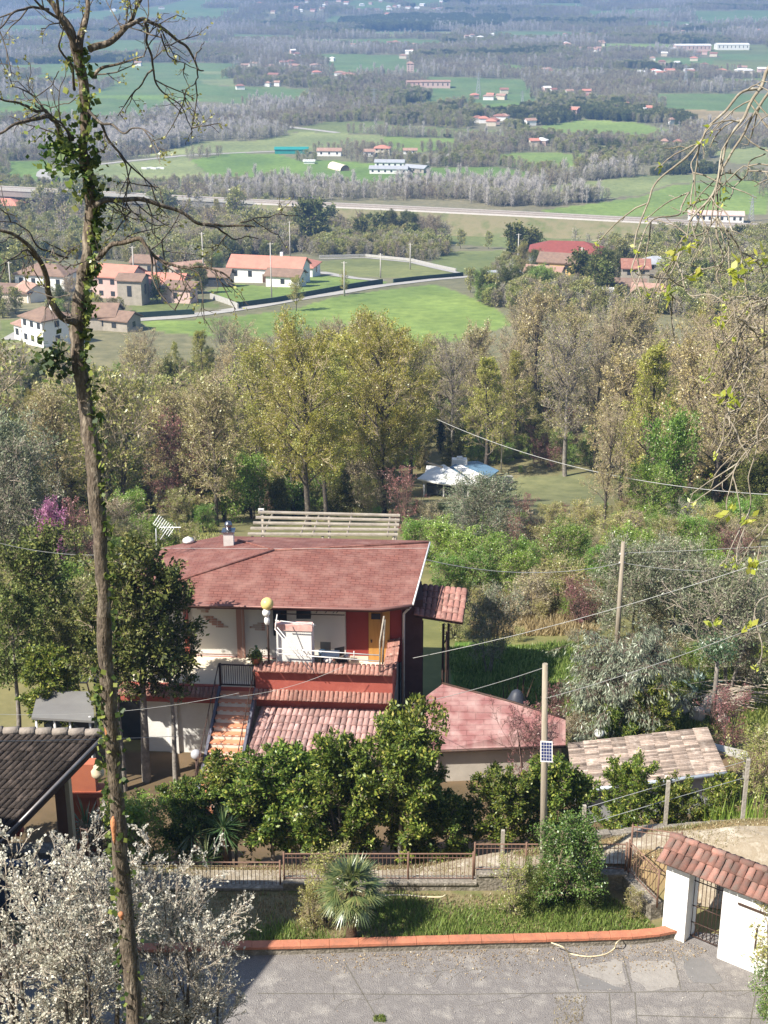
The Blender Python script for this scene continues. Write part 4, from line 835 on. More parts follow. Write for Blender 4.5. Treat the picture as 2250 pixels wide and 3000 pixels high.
# ---------------------------------------------------------------- the wood on the slope
random.seed(11); rr = np.random.RandomState(77)
CAPX = [-50,0,150,300,450,560,650,740,820,900,980,1060,1110,1180,1260,1400,1560,1700]
CAPY = [760,765,745,735,690,720,712,695,690,735,735,700,655,625,668,655,640,690]
cott = G(1335, 1440)
n_w = 0
for ri, Y in enumerate(np.arange(226, 90, -8.6)):
    half = Y*.30+6; nx = int(2*half/9.2)
    for i in range(nx):
        x = -half+(i+.5)/nx*2*half+rr.uniform(-3, 3); y = Y+rr.uniform(-3.4, 3.4); z = tz(x, y)
        dep = y*CP+(CZ-z)*SP; px = (x/dep*F+1125)/D2S
        by = (1500-F*((z-CZ)*CP+y*SP)/dep)/D2S           # row of the foot
        if 1090/1.0 < px < 1230 and y > 120 and y < 172 and by > 985: 
            if px < 1300: continue
        if 880 < px < 1330 and 98 < y < 172 and by > 1000: continue
        if 1080 < px < 1320 and by > 1010: continue
        if by > 1150: continue
        cap = np.interp(px, CAPX, CAPY)+rr.uniform(-6, 26); tt = ray(0, cap*D2S); lim = CZ+y*tt.z/tt.y-z
        if px < 560: ks = ['bare0', 'bare2', 'tawny', 'ivy1', 'tawny', 'bare1', 'bud1', 'ever1', 'scrub0', 'bare1']; h = rr.uniform(9, 13)
        elif px < 620: ks = ['bare0', 'bud1', 'bud0']; h = rr.uniform(13, 17)
        elif px < 930: ks = ['bud0', 'bud2', 'bud2', 'bud0', 'bud1', 'bud2']; h = rr.uniform(12, 17)
        elif px < 1130: ks = ['bare1', 'bare0', 'bud1', 'ivy0', 'tawny']; h = rr.uniform(12, 17)
        else: ks = ['bare0', 'bare2', 'ivy0', 'ivy1', 'tawny', 'bare1', 'bud1', 'ivy0']; h = rr.uniform(13, 18)
        if y > 190: ks = ['bare0', 'bare2', 'tawny', 'bud1', 'bare1']
        k = ks[rr.randint(len(ks))]; h = min(h, lim)
        if h < 4: continue
        zone = 'left of the tall trunk' if px < 170 else 'at left' if px < 400 else 'left of centre' if px < 600 else 'in the yellow green middle' if px < 930 else 'above the cottage' if px < 1120 else 'right of the cottage' if px < 1350 else 'at far right'
        kind_ = {'sc': 'low khaki', 'ba': 'leafless grey brown', 'bu': 'yellow green budding', 'ta': 'tawny budding', 'iv': 'ivy wrapped bare', 'ev': 'dark evergreen'}[k[:2]]
        row = 'on the far edge' if y > 205 else 'far back' if y > 180 else 'midway' if y > 150 else 'well forward' if y > 125 else 'on the near edge'
        plant(k, (x, y, z), h, '%s %s tree %s, wood %s' % ('tall' if h > 15 else 'middling' if h > 11 else 'short', kind_, row, zone), 'tree', 'tree', 'trees of the wood below the fields'); n_w += 1
print('wood trees', n_w)
def at(key, px_, py_, H, label, cat, name='tree', **k):      # foot at a photo pixel
    return plant(key, G(px_, py_), H, label, cat, name, **k)
def atY(key, px_, Y, H, label, cat, name='tree', **k):
    z = tz(0, Y); x = colx(px_, Y, z); return plant(key, (x, Y, tz(x, Y)), H, label, cat, name, **k)
# singled out trees of the wood
at('bud2', 1110, 1480, 18, 'tallest yellow green tree in the middle of the wood behind the red roof', 'tree', sx=.62, rz=.5)
at('bud0', 955, 1440, 14.5, 'broad yellow green tree left of the tallest one', 'tree', sx=.72, rz=2)
at('bare1', 1655, 1395, 17.5, 'tall leaning bare tree with a forked pale trunk right of the cottage', 'tree', rz=1)
at('bare0', 1740, 1375, 16, 'bare dark trunked tree just right of the leaning pale one', 'tree', sx=.7)
at('bare2', 1930, 1385, 16, 'slender bare tree before the ivy trunks at right', 'tree', sx=.6); at('bud1', 2050, 1395, 15, 'thin trunked budding tree at right of the wood', 'tree', sx=.6)
at('bare1', 740, 1450, 17, 'tall bare pale trunked tree at the left of the yellow ones', 'tree', sx=.6); at('bare0', 800, 1440, 14, 'bare tree beside the pale trunk left of the yellow ones', 'tree', sx=.6)
at('tawny', 620, 1450, 11, 'tawny yellow bushy tree left of the bare pale trunk', 'tree'); at('scrub1', 480, 1490, 8, 'reddish twigged tree left of the tawny bush', 'tree', sx=.9); at('scrub1', 420, 1450, 8, 'dusky red budding bush near the ivy clad trunk', 'bush', sx=.9); at('scrub1', 560, 1530, 7, 'dusky red scrub behind the roof aerial', 'bush')
at('green', 880, 1500, 6.5, 'fresh green round tree just above the slatted pergola', 'tree', sx=.95); at('scrub3', 1050, 1510, 4.6, 'straw coloured bush above the pergola', 'bush', 'shrub'); at('scrub3', 1120, 1515, 4, 'second straw coloured bush above the pergola, the smaller one', 'bush', 'shrub')
at('scrub2', 660, 1530, 5, 'green bush left of the fresh green tree', 'bush', 'shrub'); at('scrub2', 740, 1520, 4.5, 'small green bush behind the solar lamp', 'bush', 'shrub'); at('rose', 1190, 1560, 4, 'pink blossoming shrub at the right end of the pergola', 'shrub', 'shrub')
at('green', 1945, 1545, 7.2, 'bright green leaning tree on the right slope', 'tree', sx=.62); at('scrub2', 1900, 1560, 4, 'green bush at the foot of the bright leaning tree', 'bush', 'shrub')
at('bare2', 1770, 1560, 9, 'bare brownish tree in front of the cottage meadow', 'tree', sx=.8); at('bud2', 2150, 1480, 9, 'yellow leaved small tree at the right edge', 'tree')
# shrubs of the dark left side
at('ever0', 330, 1490, 8, 'dark evergreen behind the ivy clad trunk', 'tree'); at('ever1', 250, 1460, 8, 'dark bushy evergreen left of the ivy clad trunk', 'tree'); at('ever1', 170, 1440, 7.5, 'dark evergreen beside the grey olive at left', 'tree'); at('ever0', 510, 1340, 11, 'dark ivy column standing among bare trees', 'tree', sx=.45); at('ever0', 360, 1330, 9, 'dark evergreen high in the left wood', 'tree', sx=.6)
at('bare0', 130, 1420, 10, 'bare grey tree over the left evergreens', 'tree'); at('bare2', 40, 1400, 10, 'bare tree at the left edge of the wood', 'tree'); at('scrub0', 300, 1400, 7, 'grey scrub tree over the left evergreens', 'tree')
at('olive0', 60, 1700, 6.2, 'tall silver grey olive at the left edge', 'tree', sx=1.0); at('olive0', -20, 1640, 7, 'silver olive cut by the left edge', 'tree'); at('pink', 160, 1745, 4.6, 'bright pink blossoming tree left of the tall trunk', 'tree', sx=.62, rz=.3); at('rose', 235, 1720, 4, 'reddish shrub right of the pink blossom', 'shrub', 'shrub')
# right slope above the annexe
at('olive0', 1400, 1640, 4.0, 'round silver olive right of the red roof', 'tree', sx=1.2); at('rose', 1535, 1580, 2.6, 'rose coloured shrub beside the round olive', 'shrub', 'shrub')
at('olive0', 1860, 1870, 4.1, 'silver olive behind the rear utility pole', 'tree', sx=1.15); at('olive1', 1975, 1840, 3.6, 'thinner silver olive right of the rear pole', 'tree', sx=1.1); at('olive1', 2130, 2020, 4.6, 'gnarled olive with a dark forked trunk at right', 'tree', sx=1.1, rz=1); at('olive0', 2240, 1880, 3.6, 'silver olive at the right edge', 'tree')
at('olive1', 1430, 1975, 3.4, 'small grey fruit tree on the bright grass', 'tree', sx=.8)
sl_ = [('scrub2',1290,1660),('scrub2',1360,1690),('scrub2',1440,1700),('scrub2',1540,1690),('scrub0',1600,1650),('scrub2',1650,1680),('scrub2',1740,1690),('scrub2',2030,1700),('scrub2',2100,1720),('scrub0',1960,1640),('scrub0',2080,1620),('scrub1',2160,1680),('scrub3',1560,1620),
       ('scrub0',1700,1600),('scrub0',1620,1560),('scrub3',1850,1590),('scrub2',1230,1640),('scrub0',1800,1640),('olive1',2020,1600),('scrub0',2200,1600),('scrub2',1310,1740),('scrub2',1400,1740),('scrub2',1500,1740),('scrub0',1640,1800),('scrub1',1700,1830),('scrub0',1400,1830),('scrub0',1330,1870),('scrub3',1560,1810),
       ('scrub2',2060,1800),('scrub2',2190,1760),('scrub0',2120,1560),('scrub0',2230,1540),('scrub1',1500,1600),('scrub3',1250,1560),('scrub2',2030,1640),('scrub2',1850,1700)]
for k, a, b in sl_:
    nm = {'scrub0': 'khaki bramble bush', 'scrub1': 'dull red scrub bush', 'scrub2': 'bright green bush', 'scrub3': 'straw coloured bush', 'olive1': 'thin silver bush'}[k]
    at(k, a, b, random.uniform(1.5, 2.4), '%s %s of the slope, %s' % (nm, 'at the top' if b < 1600 else 'in the upper part' if b < 1680 else 'in the lower part' if b < 1760 else 'at the foot', 'just right of the red roof' if a < 1420 else 'left of the rear pole' if a < 1780 else 'right of the rear pole' if a < 2080 else 'at the right edge'), 'bush', 'shrub', group='bushes of the overgrown slope', sx=1.2)
for k, a, b in [('scrub2',330,1700),('scrub3',420,1640),('scrub2',470,1660),('scrub0',290,1760),('scrub2',150,1830),('scrub0',240,1850),('scrub2',380,1560),('scrub0',520,1560),('scrub2',600,1560),('scrub3',350,1600)]:
    nm = {'scrub0': 'khaki bush', 'scrub2': 'green bush', 'scrub3': 'yellowish bush'}[k]
    at(k, a, b, random.uniform(1.6, 2.8), '%s on the lawn %s' % (nm, 'left of the tall trunk' if a < 270 else 'just right of the tall trunk' if a < 400 else 'near the roof aerial' if a < 500 else 'left of the pergola'), 'bush', 'shrub', group='bushes on the left lawn', sx=1.15)
# undergrowth
pts = []
for Y in np.arange(54.5, 232, 3.0):
    half = Y*.3+4; n = int(2*half/3.0); x = rr.uniform(-half, half, n); y = Y+rr.uniform(-1.6, 1.6, n); z = terr(x, y); dep = y*CP+(CZ-z)*SP; px = x/dep*F+1125; by = 1500-F*((z-CZ)*CP+y*SP)/dep
    ok = ~((px > 1200) & (px < 1800) & (by > 1385) & (by < 1500)) & ~((px > 150) & (px < 640) & (by > 1510) & (by < 1640)) & ~((px > 640) & (px < 1260) & (by > 1530)) & ~((px < 1420) & (by > 1850)) & ~((px > 1300) & (px < 1720) & (by > 1900))
    ok &= lowfreq(x, y, 7, 31) > (-.35 if Y < 110 else -.7)
    k = rr.choice([0, 0, 0, 1, 2] if Y < 110 else [0, 1, 1, 3, 4], n); s = rr.uniform(.22, .5, n) if Y < 110 else rr.uniform(.4, .8, n)
    low = (px > 1080) & (px < 1900) & (by > 1380); s = np.where(low, rr.uniform(.12, .22, n), s); k = np.where(low & (k == 4), 1, k)
    pts.append(np.stack([x, y, z-.1, s, k], 1)[ok])
scatter('undergrowth', np.concatenate(pts), ['scrub2', 'scrub0', 'scrub3', 'scrub1', 'ever1'], 'low brambles and scrub covering the slope under the trees', 'undergrowth')
# ================================================================ the yard
RED = mat('red_plaster', (.43,.115,.08), (.36,.09,.065), .9, .8, .15, 12, c3=(.47,.14,.10)); DRED = mat('dark_red_plaster', (.30,.05,.04), (.25,.04,.03), 1, .7)
NWH = mat('white_plaster', (.80,.79,.76), (.70,.68,.63), 1.1, .85, .15, 10); PANEL = mat('ivory_panel', (.72,.68,.62), (.66,.62,.56), .6, .85)
CREAM = mat('cream_floor', (.72,.64,.50), (.64,.57,.45), 1.2, .7); IRON = mat('dark_iron', (.05,.035,.03), (.09,.05,.035), 6, .6, metal=.3); RUST = mat('rusty_rail', (.22,.13,.09), (.14,.08,.06), 5, .7)
WPIPE = mat('white_pipe', (.74,.73,.71), (.62,.6,.57), 4, .5); BLACK = mat('black_plastic', (.02,.02,.022), (.03,.03,.03), 4, .4); WOODY = mat('yellow_wood', (.50,.27,.07), (.40,.20,.05), 1.5, .55, stretch=(6,6,.6)); WD = mat('weathered_wood', (.40,.35,.28), (.25,.21,.17), 2, .9, .4, stretch=(1,1,6))
CONCY = mat('yard_concrete', (.275,.255,.238), (.185,.17,.162), 1.5, .95, .8, 30, c3=(.34,.315,.285), detail=15)
TERRA = mat('terracotta_coping', (.50,.20,.115), (.42,.16,.095), 3, .8, .3, 20, c3=(.30,.14,.09)); STONE = mat('rubble_stone', (.33,.29,.24), (.17,.15,.12), 5, .95, .9, 14, c3=(.40,.36,.30))
CLAY = mat('clay_barrel_tiles', (.35,.18,.14), (.27,.13,.10), 5, .85, .4, 30, c3=(.42,.26,.21), vary=.28); CLAYP = mat('bleached_barrel_tiles', (.37,.295,.245), (.24,.19,.16), 3, .9, .5, 30, c3=(.45,.38,.33), vary=.5)
CLAYD = mat('mossy_dark_tiles', (.06,.047,.04), (.035,.028,.024), 3, .95, .6, 20, c3=(.10,.078,.066), vary=.4); CLAYR = mat('red_barrel_tiles', (.31,.15,.115), (.21,.115,.092), 4, .85, .4, 30, c3=(.17,.13,.11), vary=.4)
def shingle(name, c1, c2, w_, h_, rot=0.0, mortar=(.12,.04,.035), blotch=.5, light=(.42,.22,.20)):
    if name in MATS: return MATS[name]
    m = bpy.data.materials.new(name); m.use_nodes = True; nt = m.node_tree; b = nt.nodes['Principled BSDF']; b.inputs['Roughness'].default_value = .85; b.inputs['Specular IOR Level'].default_value = .25
    tc = _n(nt, 'ShaderNodeTexCoord'); mp = _n(nt, 'ShaderNodeMapping'); mp.inputs['Rotation'].default_value = (0, 0, rot); br = _n(nt, 'ShaderNodeTexBrick')
    br.inputs['Scale'].default_value = 1; br.inputs['Brick Width'].default_value = w_; br.inputs['Row Height'].default_value = h_; br.inputs['Mortar Size'].default_value = .014; br.inputs['Color1'].default_value = (*c1, 1); br.inputs['Color2'].default_value = (*c2, 1); br.inputs['Mortar'].default_value = (*mortar, 1); br.inputs['Bias'].default_value = -.1
    no = _n(nt, 'ShaderNodeTexNoise'); no.inputs['Scale'].default_value = 1.7; no.inputs['Detail'].default_value = 9; rp = _ramp(nt, [(.42, (0,0,0)), (.72, (blotch*1.3,)*3)])
    mx = _n(nt, 'ShaderNodeMix', data_type='RGBA'); mx.inputs[7].default_value = (*light, 1)
    nt.links.new(tc.outputs['Object'], mp.inputs[0]); nt.links.new(mp.outputs[0], br.inputs['Vector']); nt.links.new(tc.outputs['Object'], no.inputs['Vector']); nt.links.new(no.outputs[0], rp.inputs[0]); nt.links.new(rp.outputs[0], mx.inputs[0]); nt.links.new(br.outputs['Color'], mx.inputs[6]); nt.links.new(mx.outputs[2], b.inputs['Base Color'])
    bp = _n(nt, 'ShaderNodeBump'); bp.inputs['Strength'].default_value = .6; bp.inputs['Distance'].default_value = .03; iv = _n(nt, 'ShaderNodeMath', operation='SUBTRACT'); iv.inputs[0].default_value = 1; nt.links.new(br.outputs['Fac'], iv.inputs[1]); nt.links.new(iv.outputs[0], bp.inputs['Height']); nt.links.new(bp.outputs[0], b.inputs['Normal'])
    MATS[name] = m; return m
SHING = shingle('red_shingles', (.215,.088,.07), (.165,.07,.058), .34, .15, R(4), mortar=(.13,.05,.04), blotch=.5, light=(.30,.165,.135)); PINKT = shingle('pink_roof_sheets', (.235,.105,.10), (.27,.125,.118), .62, .21, R(4), mortar=(.18,.08,.075), blotch=.6, light=(.42,.29,.265)); BRICK = shingle('brick_facing', (.42,.24,.18), (.36,.20,.15), .24, .075, 0, mortar=(.5,.4,.33), blotch=.2)
ST = 'structure'
# concrete yard
cb = [PZ(-400,2812,0), PZ(500,2806,0), PZ(690,2800,0), PZ(880,2796,0), PZ(1220,2785,0), PZ(1600,2776,0), PZ(1850,2768,0), PZ(1930,2760,0), PZ(1990,2748,0)]
edge = [(p.x, p.y, 0) for p in cb]+[(8.2, 32.2, 0), (12, 31.5, 0), (22, 30, 0), (22, 22.5, 0), (-22, 22.5, 0), (-22, edge_y if False else cb[0].y, 0)]
o = MB().poly(edge).build('concrete_yard', CONCY, None, (0,28,0)); tag(o, 'grey concrete yard with patched slabs at the bottom', 'yard', None, ST)
# expansion joints and patches, lying on the slab
JM = mat('joint_grit', (.10,.09,.075), (.15,.14,.11), 6, .95)
def strip(mb, a, b_, wd, z): t = (b_-a).normalized(); s = Vector((-t.y, t.x, 0))*wd/2; mb.poly([(a-s)[:2]+(z,) if False else Vector(((a-s).x,(a-s).y,z)), Vector(((b_-s).x,(b_-s).y,z)), Vector(((b_+s).x,(b_+s).y,z)), Vector(((a+s).x,(a+s).y,z))])
mb = MB()
for a, b_ in [((750,2910),(1270,2914)), ((1270,2914),(2240,2902)), ((1995,2788),(2095,2900)), ((1825,2800),(1850,2905)), ((1665,2795),(1695,2905)), ((1785,2910),(1793,3040)), ((1860,2908),(1868,3040)), ((2215,2905),(2190,3040)), ((1010,2820),(1100,2975)), ((1970,2790),(1995,2900)), ((1868,2975),(2250,2985)), ((640,2910),(200,2920))]:
    strip(mb, PZ(*a, 0), PZ(*b_, 0), .025, .004)
rgc = random.Random(21)
for (x_, y_, a_) in ((1150,2850,.4),(1450,2860,2.6),(980,2960,1.2),(1380,2950,.1),(1560,2840,1.5),(2050,2930,.8),(900,2840,-.3),(1240,2890,.9)):
    p = PZ(x_, y_, 0)
    for k in range(16):
        a_ += rgc.uniform(-.6, .6); q = p+Vector((math.cos(a_), math.sin(a_)*.8, 0))*.11; strip(mb, p, q, rgc.uniform(.006,.014), .0035+.0002*k); p = q
o = mb.build('slab_joints', JM, None, (0,29,0)); tag(o, 'dark dirty joints between the slabs of the yard', 'joints', None, ST)
PM = mat('fresh_patch', (.30,.28,.255), (.24,.22,.20), 2.5, .9, .3); PM2 = mat('dark_patch', (.19,.18,.175), (.15,.145,.14), 1.5, .9, .2)
def blob(pts, m, label, z):
    q = [PZ(*p, 0) for p in pts]; q2 = []
    for i in range(len(q)):
        a, b_, c = q[i-1], q[i], q[(i+1) % len(q)]; q2 += [lerp(a, b_, .9), lerp(b_, c, .12)]
    q3 = []
    for i in range(len(q2)):
        for k in range(5): p_ = lerp(q2[i], q2[(i+1) % len(q2)], k/5); q3.append(p_+Vector((mnoise.noise(p_*4), mnoise.noise(p_*4+Vector((5,5,0))), 0))*.09)
    q2 = q3
    o = MB().poly([Vector((p.x, p.y, z)) for p in q2][::-1]).build('concrete_patch', m, None, q[0]); tag(o, label, 'patch', None, ST)
blob([(1690,2830),(1820,2810),(1835,2890),(1800,2885),(1740,2860),(1700,2850)], PM, 'pale irregular patch left of the joints', .006); blob([(1845,2815),(1975,2815),(1992,2895),(1900,2902),(1850,2870)], PM, 'pale patch in the middle of the slabs', .006)
blob([(1690,2855),(1740,2866),(1800,2890),(1830,2898),(1700,2900)], PM2, 'dark patch with a curved upper edge', .005); blob([(2000,2800),(2080,2815),(2120,2880),(2020,2880)], PM2, 'dark damp patch before the gate', .006)
# lawn behind the terracotta kerb
LAWN = mat('lawn_soil', (.12,.13,.045), (.20,.165,.09), .9, .95, .5, 8, c3=(.09,.12,.03)); LZ = .14
ft = [PZ(-400,2650,.12), PZ(690,2616,.12), PZ(830,2622,.12), PZ(1385,2640,.12), PZ(1400,2600,.12), PZ(1832,2596,.12), PZ(1938,2652,.12)]
o = MB().poly([Vector((p.x, p.y+.05, LZ)) for p in cb[:-1]]+[Vector((ft[-1].x+.3, ft[-1].y, LZ)), *[Vector((p.x, 33.98, LZ)) for p in (ft[-2], ft[1], ft[0])]]).build('lawn', LAWN, None, (0,32,LZ)); tag(o, 'grassy strip between the kerb and the iron fence', 'lawn', None, ST)
kb = thing('kerb', 'low kerb wall with an orange terracotta coping curving to the gate', 'kerb', (0,31,0)); c1 = MB(); c2 = MB(); q = []
for i in range(len(cb)-1):
    for k in range(4): q.append(lerp(cb[i], cb[i+1], k/4))
q.append(cb[-1])
def run(mb, q, y0, y1, z0, z1):
    n = len(q); b = len(mb.v)
    for i, p in enumerate(q):
        t = (q[min(i+1, n-1)]-q[max(i-1, 0)]); t.z = 0; t.normalize(); s = Vector((-t.y, t.x, 0))
        for (a, z) in ((y0, z0), (y1, z0), (y1, z1), (y0, z1)): mb.v.append(Vector((p.x, p.y, 0))+s*a+Vector((0,0,z)))
    for i in range(n-1):
        for k in range(4): mb.f.append((b+i*4+k, b+(i+1)*4+k, b+(i+1)*4+(k+1) % 4, b+i*4+(k+1) % 4)); mb.m.append(0); mb.sm.append(False)
    mb.f += [(b, b+1, b+2, b+3), (b+(n-1)*4+3, b+(n-1)*4+2, b+(n-1)*4+1, b+(n-1)*4)]; mb.m += [0, 0]; mb.sm += [False, False]
run(c1, q, 0, .2, -.1, .2); c1.build('wall', STONE, kb); [run(c2, [lerp(q[i], q[i+1], .006), lerp(q[i], q[i+1], .994)], -.04-.004*(i % 2), .24, .203, .272+.004*((i*7) % 3)) for i in range(len(q)-1)]; c2.build('coping', TERRA, kb)
GL = MATS['grass_blades']; DL = MATS['dry_grass_blades']
lawnpoly = [(p.x, p.y+.25) for p in cb[1:-1]]+[(6.9, 32.6), (6.0, 33.6), (-6, 33.7)]
zl = lambda x, y: np.full(np.shape(x), LZ)
blades('grass', lawnpoly, 26000, .20, GL, 'fresh green grass on the strip behind the kerb', 'grass', 3, .012, zl, keep=lambda x, y, r: (lowfreq(x, y, .8, 5)+(x-1.5)*.10+(.35-(y-31.2)*.22)+r.normal(size=len(x))*.2 > 0))
blades('dry_grass', lawnpoly, 9000, .10, DL, 'dry yellow grass between the green tufts', 'dry grass', 4, .012, zl)
leafy = np.random.RandomState(8); 
def litter(name, poly, n, m, label, z, size=.06, seed=1, dens=None):
    rg = np.random.RandomState(seed); P = np.array(poly); q = rg.uniform(P.min(0), P.max(0), (n*2, 2)); q = q[inpoly(q[:,0], q[:,1], P)][:n]
    if dens is not None: q = q[dens(q[:,0], q[:,1], rg)]
    zz = z(q[:,0], q[:,1]) if callable(z) else np.full(len(q), z); C = np.stack([q[:,0], q[:,1], zz+rg.uniform(.008, .03, len(q))], 1); d = rg.normal(size=(len(q), 3)); d[:,2] *= .15
    V, Fl = leaves(rg, C, size, .6, dirs=unit(d)); V[:,2] = np.maximum(V[:,2], np.repeat(zz, 4)+.006); org = C.mean(0); o = link(name, np_mesh(name, V-org, Fl, m), None, tuple(org)); tag(o, label, 'leaf litter', None, 'stuff')
DEAD = leafmat('dead_leaves', [(0,(.20,.12,.06)),(.5,(.33,.22,.13)),(1,(.46,.36,.24))], .1)
litter('leaf_litter', [(p.x, p.y-.06) for p in cb[3:]]+[(8.3,31.4),(7.2,30.6),(2.5,30.2),(-1.5,30.5)], 2600, DEAD, 'fallen leaves blown along the kerb', 0, .045, 2, lambda x, y, r: r.uniform(size=len(x)) < np.exp(-(31.25-y)*1.9))
litter('leaf_litter', [(-22,23),(22,23),(12,31),(-22,31)], 1500, DEAD, 'few fallen leaves and grit over the yard', 0, .03, 6)
litter('grit', [(-22,23),(22,23),(12,31),(-22,31)], 5000, leafmat('grit_specks', [(0,(.12,.11,.10)),(.5,(.25,.23,.2)),(1,(.55,.52,.47))], .05), 'grit and specks over the old concrete', 0, .03, 7)
# weeds in the joints
wp = [PZ(1625,2920,0), PZ(1720,2915,0), PZ(1700,3060,0), PZ(1620,3060,0)]
blades('weeds', [(p.x, p.y) for p in wp], 500, .05, DL, 'dry weeds sprouting from the cracked slab', 'weeds', 9, .01, lambda x, y: np.zeros(len(x)))
wp = [PZ(1095,2975,0), PZ(1130,2975,0), PZ(1130,2995,0), PZ(1095,2995,0)]; blades('weed_tuft', [(p.x, p.y) for p in wp], 250, .10, GL, 'single green weed tuft in the yard', 'weeds', 9, .01, lambda x, y: np.zeros(len(x)))
# hose over the kerb
hs = mat('cream_hose', (.68,.58,.38), (.6,.5,.33), 4, .5)
hp = [PZ(1615,2762,.29), PZ(1650,2775,.285), PZ(1668,2792,.02), PZ(1700,2800,.02), PZ(1735,2802,.02), PZ(1775,2795,.02), PZ(1800,2778,.03), PZ(1806,2762,.285), PZ(1820,2752,.2)]
def smooth(P, n=6):
    out = []; P = [Vector(p) for p in P]
    for i in range(len(P)-1):
        a, b_, c, d = P[max(i-1,0)], P[i], P[i+1], P[min(i+2, len(P)-1)]
        for k in range(n):
            t = k/n; out.append(.5*((2*b_)+(c-a)*t+(2*a-5*b_+4*c-d)*t*t+(3*b_-a-3*c+d)*t**3))
    out.append(P[-1]); return out
o = MB().tube(smooth(hp), .018, 6).build('garden_hose', hs, None, hp[0]); tag(o, 'cream garden hose looping over the terracotta kerb', 'hose')
hp = [PZ(1120,2624,.46), PZ(1180,2622,.46), PZ(1240,2627,.46), PZ(1290,2628,.46), PZ(1305,2622,.46)]
o = MB().tube(smooth(hp), .02, 6).build('garden_hose', hs, None, hp[0]); tag(o, 'pale pipe lying along the wall foot under the iron fence', 'hose')
# ---------------------------------------------------------------- fence wall and iron fence
wl = thing('retaining_wall', 'low crumbling stone wall carrying the iron fence above the grass', 'wall', (0,33.9,0))
YW = 33.95
def wbox(x0, x1, z1, nm='wall_section'): b = MB(); b.box(x0, x1, YW-.14, YW+.14, -.3, z1); b.box(x0, x1-.003, YW-.19, YW+.19, z1+.003, z1+.07); b.build(nm, STONE, wl)
xa, xb, xc = colx(690, YW, .3), colx(1395, YW, .3), colx(1836, YW, .6)
wbox(-14, colx(830, YW, .3), .18); wbox(colx(830, YW, .3), xb, .34); wbox(xb, xc, .62)
pc = Vector((xc, YW, 0)); pe = Vector((7.15, 32.55, 0)); t_ = (pe-pc).normalized(); s_ = Vector((-t_.y, t_.x, 0))*.17
b = MB(); b.hexa([pc-s_+Vector((0,0,-.3)), pe-s_+Vector((0,0,-.3)), pe+s_+Vector((0,0,-.3)), pc+s_+Vector((0,0,-.3)), pc-s_+Vector((0,0,.62)), pe-s_+Vector((0,0,.62)), pe+s_+Vector((0,0,.62)), pc+s_+Vector((0,0,.62))]); b.build('wall_section', STONE, wl)
def fence(label, pts, z0, z1, dx=.11, posts=None, m=RUST, r=.008, spear=False):
    o = thing('iron_fence', label, 'fence', (pts[0][0], pts[0][1], z0)); P = [Vector((p[0], p[1], 0)) for p in pts]
    bars = MB(); L = [(P[i+1]-P[i]).length for i in range(len(P)-1)]
    for i in range(len(P)-1):
        n = int(L[i]/dx)
        for k in range(n+1): q = lerp(P[i], P[i+1], k/n); bars.tube([q+Vector((0,0,z0+.06)), q+Vector((0,0,z1+(.12 if spear else -.02)))], r, 4)
    bars.build('bars', m, o)
    for z, rr_ in ((z1, .022), (z1-.13, .012), (z0+.07, .014)):
        b = MB(); b.tube([p+Vector((0,0,z)) for p in P], rr_, 4); b.build('rail', m, o)
    for p in (posts or pts): b = MB(); b.tube([Vector((p[0], p[1], z0-.15)), Vector((p[0], p[1], z1+.06))], .028, 6); b.build('post', m, o)
    return o
xp = lambda c, z=.8: colx(c, YW, z)
fence('thin barred rusty fence at the far left above the blossom', [(-13, YW), (xp(820), YW)], .15, .95, posts=[(-11.8,YW),(-8.9,YW),(-6,YW),(xp(820),YW)])
fence('rusty iron fence behind the small palm', [(xp(832), YW), (xp(1386), YW)], .38, 1.22, posts=[(xp(832),YW),(xp(1196),YW),(xp(1386),YW)])
fence('rusty iron fence panel around the leaning utility pole', [(xp(1390), YW), (xp(1832), YW)], .68, 1.52, posts=[(xp(1390),YW),(xp(1540),YW),(xp(1690),YW),(xp(1832),YW)])
fence('iron fence panel sloping from the corner to the white pillar', [(xc+.02, YW-.02), (pe.x, pe.y)], .66, 1.62, .13, spear=False)
fence('tall spear topped iron gate leaf standing open behind the corner', [(xc+.1, YW+.12), (xc+1.35, YW-.25)], .7, 2.0, .13, spear=True)
# track
tp = [Vector((x, y, 0)) for x, y in [(-14,34.25),(0,34.25),(3,34.3),(6,34.2),(9,33.3),(14,32.6)]]
V = []; 
for p in [lerp(tp[i], tp[i+1], k/6) for i in range(5) for k in range(6)]+[tp[-1]]:
    wd = 1.0+max(p.x, 0)*.10
    for e in (0, wd*.5, wd): y = p.y+e; V.append((p.x, y, tz(p.x, y)+.035))
V = np.array(V); n = len(V)//3; Fr = np.array([(3*i+k, 3*(i+1)+k, 3*(i+1)+k+1, 3*i+k+1) for i in range(n-1) for k in range(2)])
o = link('gravel_track', np_mesh('gravel_track', V-V[0], Fr, mat('gravel', (.36,.31,.24), (.27,.22,.155), 2, .95, .5, 20, c3=(.50,.45,.37))), None, tuple(V[0])); tag(o, 'pale gravel track behind the iron fence climbing to the right', 'track', None, ST)
zt = lambda x, y: terr(x, y)
blades('dry_grass', [(-14,34.2),(5,34.2),(16,34.2),(16,36.4),(9,36.2),(4,35.6),(-14,35.4)], 60000, .09, DL, 'dry straw grass on both verges of the gravel track', 'dry grass', 12, .012, zt, jit=.7, keep=lambda x, y, r: (y > 34.95+np.clip(x, 0, 20)*.05) | (r.uniform(size=len(x)) < np.where(x < 5, .6, .45)))
blades('grass', [(-14,34.9),(5,35),(16,35),(16,36.3),(9,36.1),(4,35.5),(-14,35.3)], 5000, .10, GL, 'green tufts in the dry verge of the track', 'grass', 13, .012, zt, keep=lambda x, y, r: lowfreq(x, y, .6, 15) > .1)
